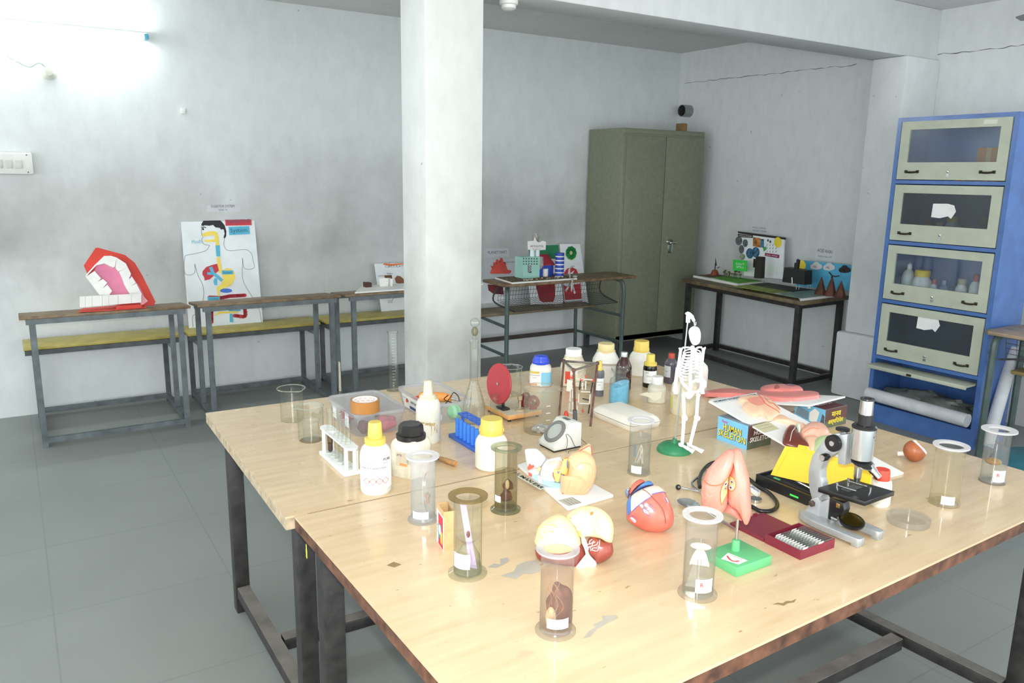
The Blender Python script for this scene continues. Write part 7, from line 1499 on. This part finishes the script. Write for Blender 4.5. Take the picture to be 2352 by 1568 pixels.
k=B(); p.fill(k,S1((500,250),(600,230),(640,250),(650,290),(600,310),(540,290)),0,.001); p.fill(k,S1((590,200),(640,215),(700,240),(680,250),(610,230)),1,.001); p.line(k,S1((600,210),(650,290),(720,330),(780,350)),.002,2,.0014); p.line(k,S1((640,225),(690,285),(720,285),(780,330)),.0016,2,.0014); rel(k,'mouth_paint',[msknp,mpale,mredl],h_,smooth=40,norm=False)
relief('gullet',(870,420),((740,365),(790,350),(860,390),(940,420),(1010,440),(1010,470),(940,460),(850,425),(740,400)),.014,mflesh,2.2)
h_,p=relief('stomach',(1090,500),((960,500),(1000,455),(1060,435),(1130,440),(1190,480),(1210,530),(1150,560),(1080,545),(1000,545),(965,525)),.028,mt('stomach_pink','E8B09A',.35,var=.08),2.3)
k=B(); p.line(k,S1((1040,450),(1090,470),(1150,470),(1190,500)),.0012,0,.001); p.line(k,S1((985,530),(1050,520),(1110,525)),.0016,1,.001); rel(k,'stomach_lines',[mt('line_brown','A88A78',.6,var=0),morl],h_,smooth=40)
h_,p=relief('liver',(880,560),((810,560),(830,490),(870,445),(920,450),(950,510),(1000,570),(1040,630),(960,640),(870,620),(820,600)),.020,mt('liver_brown','6E2E22',.25,var=.1),2.3)
k=B(); p.line(k,S1((915,455),(905,500),(880,540),(865,605)),.0018,0,.001); rel(k,'white_thread',mwe,h_,smooth=40)
relief('gall_bladder',(930,480),((915,460),(960,465),(960,510),(930,500)),.026,mt('bladder_greygreen','C9CFC0',.4),2.3)
relief('intestine',(1080,590),((990,560),(1070,555),(1150,560),(1190,580),(1180,640),(1080,660),(1020,620)),.02,mflesh,2.3)
relief('colon',(1130,620),((1060,600),(1110,560),(1180,545),(1240,560),(1220,640),(1120,680),(1070,650)),.026,mt('colon_green','B8CF98',.4,var=.08),2.2)

# --- pink torso board resting on the cartons
Q0=onz(*S1((1042,262))[0],.833); Q1=onz(*S1((1378,178))[0],.833); L4=onz(1607,921,ZT+.012); ex=(Q1-Q0).normalized(); ey=(L4-Q0); ey=ey-ex*ey.dot(ex); nz_=ex.cross(ey).normalized(); W_=.215; Ly=ey.length; ey.normalize()
r=root('torso_board','white board with a flat pink torso model propped on the rear carton','anatomy model',Q0); o_=V(r.location); Mb=frame(Q0-o_,ex,ey)
k=B(); k.prism([(0,0),(W_,0),(W_,Ly),(0,Ly)],.006,z=-.006,bev=.001,M=Mb); k.done('base_board',mbasew,r)
k=B(); k.cyl(.006,-.014,-.006,M=Mb@tr(.012,.012,0),seg=14); k.done('rubber_foot',mt('foot_grey','B9BAB8',.6),r)
q=Plane(Q0,nz_); mtor=mt('torso_pink','EF8C86',.25,var=.05)
def rl(nm,c,pts,t,m,pw=3):
    k=B(); p=Pillow(q,S1(c)[0],S1(*pts),t,0,pw); p.body(k); return rel(k,nm,m,r,smooth=50),p
h_,p=rl('torso_body',(600,195),((108,185),(150,165),(290,145),(450,155),(620,165),(800,178),(960,180),(1100,172),(1134,190),(1120,205),(1060,215),(900,232),(780,232),(640,218),(400,196),(200,192)),.018,mtor,6)
h2_,p2=rl('torso_lobe',(820,150),((620,150),(700,135),(800,135),(920,142),(980,150),(985,168),(900,182),(760,180),(660,175)),.030,mtor,4)
k=B(); p2.line(k,S1((640,142),(740,132),(860,136),(950,145)),.003,0,.0015); p2.fill(k,S1((840,150),(900,145),(940,152),(890,162)),1,.001); rel(k,'vessel_paint',[mt('line_blue','3F4EA8',.5,var=0),mt('paint_mauve','B07A94',.5,var=.2)],h2_,smooth=40,norm=False)
k=B(); x=q.pt(*S1((765,172))[0],.012)-o_; k.lathe([(.014,0),(.009,.022),(.002,.030),(0,.030)],M=tr(x),seg=16); k.done('brown_cone',mt('cone_brown','8A4A3A',.5,var=.1),r)

# --- yellow and black instrument case
zk=ZT; r=root('tool_case','open black instrument case with bright yellow lid behind the microscope','case',(1.757,1.257,ZT)); o_=V(r.location)
mkb=mt('case_black','1C1C1E',.35,var=.12,bump=.05); mky=mt('case_yellow','E8BF22',.4,var=.03)
k=B(); w_,d_=.185,.185; h_=.030
k.tray(0,w_,0,d_,h_,.006,.006); k.done('tray',mkb,r,smooth=0)
k=B(); k.box((w_/2-.0,d_/2,.020),(w_-.016,d_-.016,.004)); 
for i in range(5): k.box((.03+i*.03,d_/2,.0235),(.004,d_-.03,.003))
k.done('insert',mt('insert_dark','2E2E32',.45,var=.2),r,smooth=0)
k=B(); k.box((-.0006,.05,.012),(.001,.028,.005)); k.done('green_strip',mt('strip_green','4CE05A',.4,var=0),r); k=B(); k.box((.03,d_-.05,.0275),(.006,.02,.003)); k.done('green_tool',mt('strip_green2','5AB874',.4),r)
k=B(); k.tube([(.05,.02,.028),(.07,.16,.030)],.004,8); k.done('steel_tool',mch,r)
a=onz(1772,1090,ZT+.031); dirv=V((-.20,-1,0)).normalized(); nn=V((-1,-.2,.3)); ql=Plane(a,nn)
lidp=[(1772,1090),(1806,1024),(1880,1037),(2000,1072),(2003,1110),(1990,1138),(1860,1112)]
k=B(); ql.slab(k,[(1772,1090),(1806,1024),(1834,1028),(1836,1021),(1856,1025),(1859,1033),(1880,1037),(2002,1074),(1998,1140),(1866,1112)],.012,-.006); lid=rel(k,'lid',mky,r,smooth=0)
k=B(); ql.slab(k,[(1838,1030),(1840,1025),(1854,1028),(1855,1034)],.004,.006); rel(k,'latch',mt('latch_yellow','E2BE18',.4),lid,smooth=0)
k=B(); ql.stroke(k,[(1786,1086),(1814,1032),(1880,1046),(1990,1080)],.002,.0066); rel(k,'lid_groove',mt('groove_ochre','D9B81A',.5,var=0),lid,smooth=0,norm=False)

# --- white jar with red cap behind the stage, eye model
bottle('pill_jar','small white jar with red cap behind the microscope stage','jar',2017,1166,48,1077,[('jar_body',mhdpe,[(0,0),(.92,0),(1,.05),(1,.56),(.92,.68),(.8,.72),(0,.72)]),('cap',mt('cap_scarlet','E2452E',.45),[(.68,.70),(.74,.72),(.70,.96),(.64,1),(0,1)])])
c=T(2098,1058); r=root('eye_model','brown eyeball model with white cut face and white stalk','anatomy model',c); k=B(); R_=.0335; k.blob((0,0,R_),R_,seg=36,rings=24)
bs=k.bm; nrm=V((.62,-.38,.68)).normalized(); bmesh.ops.bisect_plane(bs,geom=bs.verts[:]+bs.edges[:]+bs.faces[:],plane_co=V((0,0,R_))+nrm*R_*.45,plane_no=nrm,clear_outer=True); k.done('eyeball',mt('eye_brown','A8603C',.35,var=.1,scale=30),r)
M=Mx.Translation(V((0,0,R_))+nrm*R_*.45)@nrm.to_track_quat('Z','Y').to_matrix().to_4x4(); rd=R_*math.sqrt(1-.45**2)
k=B(); k.lathe([(0,.0),(rd,.0),(rd*.9,.006),(0,.010)],M=M,seg=36); w_=k.done('cut_face',mwe,r)
k=B(); k.tube(spline([M@V((-rd*.8,0,.006)),M@V((-.006,.004,.0102)),M@V((.006,-.004,.0102)),M@V((rd*.8,0,.006))],6),.0009,5); k.tube(spline([M@V((-.004,rd*.8,.006)),M@V((-.004,.004,.0102)),M@V((.004,-rd*.7,.007))],6),.0009,5); k.done('red_vessel',mredl,w_); k=B(); k.tube(spline([M@V((.004,rd*.8,.006)),M@V((.012,.01,.009)),M@V((rd*.8,.008,.006))],6),.0022,6); k.done('yellow_vessel',mylw,w_)
a=T(2062,1050); k=B(); k.tube([V((a.x-c.x,a.y-c.y,.012)),V((0,0,R_*.8))],.0072,14); k.done('stalk',mwe,r)

# --- maroon slide box
mmr=mt('slide_maroon','7C2638',.4,var=.06); x0,x1,y0,y1=1.479,1.604,1.068,1.172
r=root('slide_box','open maroon slide box in front of the microscope','slide box',((x0+x1)/2,(y0+y1)/2,ZT)); a,b=(x1-x0)/2,(y1-y0)/2; h_=.023
k=B(); k.tray(-a,a,-b,b,h_,.003,.003); k.done('tray',mmr,r,smooth=0)
k=B(); k.box((0,b+.057,.004),(2*a,.108,.008),bev=.001); k.box((-.03,b+.110,.006),(.012,.006,.012)); k.box((.03,b+.110,.006),(.012,.006,.012)); k.done('lid',mmr,r,smooth=0)
mslg=glass('slide_glass','F0F4F2','C4CEC8',1.,.05,.10,'E6EAE6'); msl2=mt('slide_frost','E6E8E4',.5,var=.05); O=V(r.location)
proto=None
for col in range(2):
    for i in range(11):
        loc=O+V((-.0285+.057*col,-.043+i*.0078,.0032))
        if proto is None:
            s_=thing('glass_slide','one of the thin glass slides standing in rows in the maroon box','slide',loc,0,'glass slides in the maroon box'); k=B(); k.box((0,.0,.0135),(.052,.0013,.026),M=rot(.35)); k.done('glass',mslg,s_); k=B(); k.box((-.0175,0,.0135),(.016,.0016,.0262),M=rot(.35)); k.done('frosted_end',msl2,s_); proto=s_
        else:
            c2=proto.copy(); COL.objects.link(c2); c2.location=loc
            for ch in proto.children: d2=ch.copy(); COL.objects.link(d2); d2.parent=c2

# --- microscope
mmg=mt('enamel_grey','AEB2B4',.35,.35,var=.05,scale=40,spec=.5); mmk=mt('scope_black','19191B',.3,var=.1); msv=mt('scope_silver','C9CED0',.25,.8,var=.03)
MX,MY=1.700,1.14
r=root('microscope','grey compound microscope with black stage and silver tube','microscope',(MX,MY,ZT)); o_=V(r.location); qs=Plane((MX,MY,ZT),(-1,0,0))
MC=lambda *p: sc(p,4.126,1820,890)
def side(pts,w,nm,m,x=0,bev=.0015,parent=None):
    P=[qs.pt(*c)-o_ for c in MC(*pts)]; k=B(); k.prism([(p.y,p.z) for p in P],w,M=Mx(((0,0,1,x-w/2),(1,0,0,0),(0,1,0,0),(0,0,0,1))),bev=bev); return k.done(nm,m,parent or r)
# horseshoe foot
k=B(); out=[(p.x,p.y) for p in spline([(-.030,-.106,0),(-.044,-.106,0),(-.052,-.098,0),(-.055,-.05,0),(-.057,.02,0),(-.046,.066,0),(-.022,.088,0),(0,.092,0),(.022,.088,0),(.046,.066,0),(.057,.02,0),(.055,-.05,0),(.052,-.098,0),(.044,-.106,0),(.030,-.106,0)],4)]+[(p.x,p.y) for p in spline([(.0265,-.098,0),(.027,-.06,0),(.020,-.025,0),(0,-.012,0),(-.020,-.025,0),(-.027,-.06,0),(-.0265,-.098,0)],4)]
k.prism(out,.018,z=.006,bev=.0025)
for x in (-.040,.040): k.box((x,-.094,.006),(.022,.020,.012),bev=.002)
k.box((0,.06,.006),(.06,.05,.012),bev=.002); k.done('foot',mmg,r)
yP=lambda px,py:(qs.pt(*MC((px,py))[0])-o_)
side(((110,1220),(200,1110),(225,1040),(290,1020),(310,1060),(300,1280)),.042,'pillar',mmg,-.0)
side(((305,1075),(382,1040),(362,1270),(300,1285)),.030,'pillar_front',mmg,0)
side(((215,1050),(190,960),(178,850),(185,740),(215,640),(265,560),(330,480),(410,432),(480,420),(500,560),(480,600),(400,640),(330,690),(300,760),(298,850),(320,930),(330,990),(290,1030)),.026,'arm',mmg,0,.003)
side(((470,440),(558,430),(535,725),(465,710)),.030,'focus_slide',mmg,0)
c=yP(440,512); k=B(); k.lathe([(0,0),(.020,0),(.020,.012),(.017,.014),(0,.014)],M=tr(-.0275,c.y,c.z)@rot(0,PI/2),seg=36); 
for i in range(36): a_=2*PI*i/36; k.box((-.0215,c.y+.0200*math.cos(a_),c.z+.0200*math.sin(a_)),(.012,.0016,.0016))
kn=k.done('coarse_knob',mmk,r); k=B(); k.cyl(.0065,0,.016,M=tr(-.0295,c.y,c.z)@rot(0,PI/2),seg=20); k.done('knob_centre',msv,kn)
k=B(); k.lathe([(0,0),(.020,0),(.020,.012),(0,.012)],M=tr(.0155,c.y,c.z)@rot(0,PI/2),seg=32); k.done('coarse_knob',mmk,r)
c=yP(372,640); k=B(); k.lathe([(0,0),(.0085,0),(.0095,.004),(.0095,.016),(.006,.018),(.006,.026),(0,.026)],M=tr(-.038,c.y,c.z)@rot(0,PI/2),seg=24); kn=k.done('fine_knob',mmk,r); k=B(); k.cyl(.0075,-.0015,0.001,M=tr(-.038,c.y,c.z)@rot(0,PI/2),seg=20); k.done('knob_centre',msv,kn)
c=yP(478,395); k=B(); k.lathe([(0,0),(.017,0),(.017,.004),(.014,.006),(0,.006)],M=tr(0,c.y,c.z-.002),seg=28); k.done('top_cap',mmk,r)
# tube
ax=yP(665,530).y; zt2=lambda y: yP(665,y).z
zb_,z1_,z2_,z3_,z4_,z5_=zt2(675),zt2(375),zt2(350),zt2(240),zt2(105),zt2(88); rT=.0275
k=B(); k.lathe([(0,zb_),(rT*.92,zb_),(rT*.95,zb_+.004),(rT,z1_),(0,z1_)],M=tr(0,ax,0),seg=40); tb=k.done('tube',msv,r)
k=B(); k.text('OLYMTECH',.007,tr(0,ax,(z1_+zb_)/2+.022)@rot(0,0,.55),wrap=rT*1.01); k.text('INDIA',.006,tr(0,ax,(z1_+zb_)/2+.012)@rot(0,0,.55),wrap=rT*1.01); k.tube([tr(0,ax,(z1_+zb_)/2+.026)@V((rT*1.01*math.sin(.55+.25*math.cos(t*PI/10)),-rT*1.01*math.cos(.55+.25*math.cos(t*PI/10)),.007*math.sin(t*PI/10)+.003)) for t in range(11)],.0005,4); k.done('engraved_mark',mtx,tb,smooth=0,norm=False)
k=B(); k.lathe([(0,z1_),(rT*1.05,z1_),(rT*1.05,z1_+.004),(rT*.9,z2_+.002),(0,z2_+.002)],M=tr(0,ax,0),seg=40); k.done('collar',mmk,r)
k=B(); k.lathe([(0,z2_),(rT*.66,z2_),(rT*.66,z3_),(0,z3_)],M=tr(0,ax,0),seg=36); k.done('draw_tube',mmk,r)
k=B(); k.lathe([(0,z3_),(rT*.58,z3_),(rT*.55,z4_),(0,z4_)],M=tr(0,ax,0),seg=36); ep=k.done('eyepiece',mch,r); k=B(); k.lathe([(0,z4_),(rT*.56,z4_),(rT*.60,z4_+.002),(rT*.58,z5_),(rT*.35,z5_),(rT*.3,z5_-.002),(0,z5_-.002)],M=tr(0,ax,0),seg=36); k.done('eyecup',mmk,ep)
# nosepiece and objectives
cn=V((0,ax-.006,zb_-.012)); tn=V((0,-.30,1)).normalized(); M=Mx.Translation(cn)@tn.to_track_quat('Z','Y').to_matrix().to_4x4()
k=B(); k.lathe([(0,.012),(.016,.012),(.027,.005),(.027,.001),(0,.001)],M=M,seg=36); k.done('nosepiece',mmk,r)
k=B(); k.lathe([(0,-.004),(.022,-.004),(.0285,.0),(.0285,.002),(0,.002)],M=M,seg=36); k.done('revolver_ring',mch,r)
k=B(); zo=zt2(915); k.lathe([(0,zo),(.0055,zo),(.0085,zo+.012),(.0092,zo+.014),(.0092,cn.z-.0),(0,cn.z)],M=tr(0,ax+.004,0),seg=24); k.done('objective',mch,r)
d=V((.25,-.75,-.75)).normalized(); a0=cn+V((.004,-.016,-.002)); k=B(); k.tube([a0,a0+d*.016,a0+d*.017,a0+d*.034],[.0098,.0098,.0085,.0078],20); k.done('objective',mch,r)
k=B(); k.cyl(.006,-.012,-.002,M=M@tr(.016,.004,0),seg=18); k.done('objective',mt('brass_worn','9C8A4A',.3,.8,var=.1),r)
# stage
zs=yP(560,960).z; St=[onz(*MC(c_)[0],0) for c_ in ()]
def fit(z): return [onz(*c_,z) for c_ in MC((243,945),(545,858),(970,980),(690,1080))]
zs=ZT+zs-.002; S=fit(zs); th=.012
xs0,xs1=S[0].x*.5+S[3].x*.5,S[2].x*.5+S[1].x*.5; ys0,ys1=(S[3].y+S[2].y)/2,(S[0].y+S[1].y)/2
k=B(); k.prism([(p.x-MX,p.y-MY) for p in (S[0],S[3],S[2],S[1])],th,z=zs-ZT-th,bev=.0015); st_=k.done('stage',mmk,r)
k=B(); cx_,cy_=(xs0+xs1)/2-MX,(ys0+ys1)/2-MY; zz=zs-ZT
k.box((cx_-.005,cy_+.010,zz+.001),(.055,.022,.0016)); k.done('slide_on_stage',glass('slide_grey','C9CCCC','9AA0A0',1.,.05,.25,'9C9E9C'),r)
for x,y in ((-.028,.036),(.022,.040)):
    k=B(); k.cyl(.0032,0,.011,M=tr(cx_+x,cy_+y,zz),seg=12); k.tube([(cx_+x,cy_+y,zz+.004),(cx_+x+.006,cy_+y-.03,zz+.0035),(cx_+x+.012,cy_+y-.045,zz+.0025)],.0015,6); k.done('stage_clip',mch,st_)
k=B(); k.lathe([(0,0),(.003,0),(.0035,.012),(0,.013)],M=tr(cx_+.012,cy_-.028,zz),seg=12); k.done('guide_pin',mch,st_)
# under stage
side(((385,1035),(510,1080),(520,1150),(500,1210),(420,1215),(360,1285),(372,1180)),.026,'bracket',mmk,0)
k=B(); k.lathe([(0,zz-.028),(.020,zz-.026),(.024,zz-.018),(.022,zz-th),(0,zz-th)],M=tr(cx_,cy_-.006,0),seg=32); k.done('condenser',mmk,r)
c=yP(468,1105); k=B(); k.box((-.0145,c.y,c.z),(.004,.010,.012),bev=.001); k.done('brass_stop',mt('brass','B89A5A',.3,.8,var=.1),r)
c=yP(415,1225); k=B(); k.tube([(-.013,c.y+.004,c.z),(-.013,c.y-.014,c.z)],.004,10); k.box((-.0135,c.y,c.z-.004),(.006,.006,.010)); k.done('mirror_pivot',mch,r)
cm=yP(560,1265); cm.x=.0; nm=V((-.12,-.25,1)).normalized(); M=Mx.Translation(cm)@nm.to_track_quat('Z','Y').to_matrix().to_4x4()
k=B(); k.lathe([(0,-.004),(.029,-.004),(.031,.0),(.031,.004),(.027,.005)],M=M,seg=40); mi=k.done('mirror_frame',mmk,r); k=B(); k.lathe([(0,.0042),(.0275,.0042)],M=M,seg=40); k.done('mirror',mt('mirror_gold','7A6A2E',.12,.9,var=.05),mi)
c=yP(243,1080); k=B(); k.lathe([(0,0),(.0085,0),(.0085,.006),(.004,.008),(0,.008)],M=tr(-.0215,c.y,c.z)@rot(0,-PI/2),seg=6); k.done('hinge_bolt',mt('bolt_bronze','5E4E44',.4,.5),r,smooth=0)
import numpy as np
f=1816.2; yaw,pitch,roll=np.radians([57.6136,11.9055,.9174])
cy,sy=np.cos(yaw),np.sin(yaw); cp,sp=np.cos(pitch),np.sin(pitch)
F=np.array([cy*cp,sy*cp,-sp]); R0=np.array([sy,-cy,0]); U0=np.cross(R0,F)
c,s=np.cos(roll),np.sin(roll)
R=c*R0+s*U0; U=-s*R0+c*U0
C=np.array([0,0,1.6])
def ray(px,py): return F+R*(px-1176)/f-U*(py-784)/f
def onz(px,py,z): d=ray(px,py); return C+d*(z-C[2])/d[2]
def onx(px,py,x): d=ray(px,py); return C+d*(x-C[0])/d[0]
def ony(px,py,y): d=ray(px,py); return C+d*(y-C[1])/d[1]
def pix(p): q=np.array(p)-C; k=q@F; return np.array([1176+f*(q@R)/k, 784-f*(q@U)/k])
def zat(xy,py):  # height at world xy whose image row is py
    lo,hi=-1,4
    for _ in range(60):
        m=(lo+hi)/2
        if pix([xy[0],xy[1],m])[1]>py: lo=m
        else: hi=m
    return m
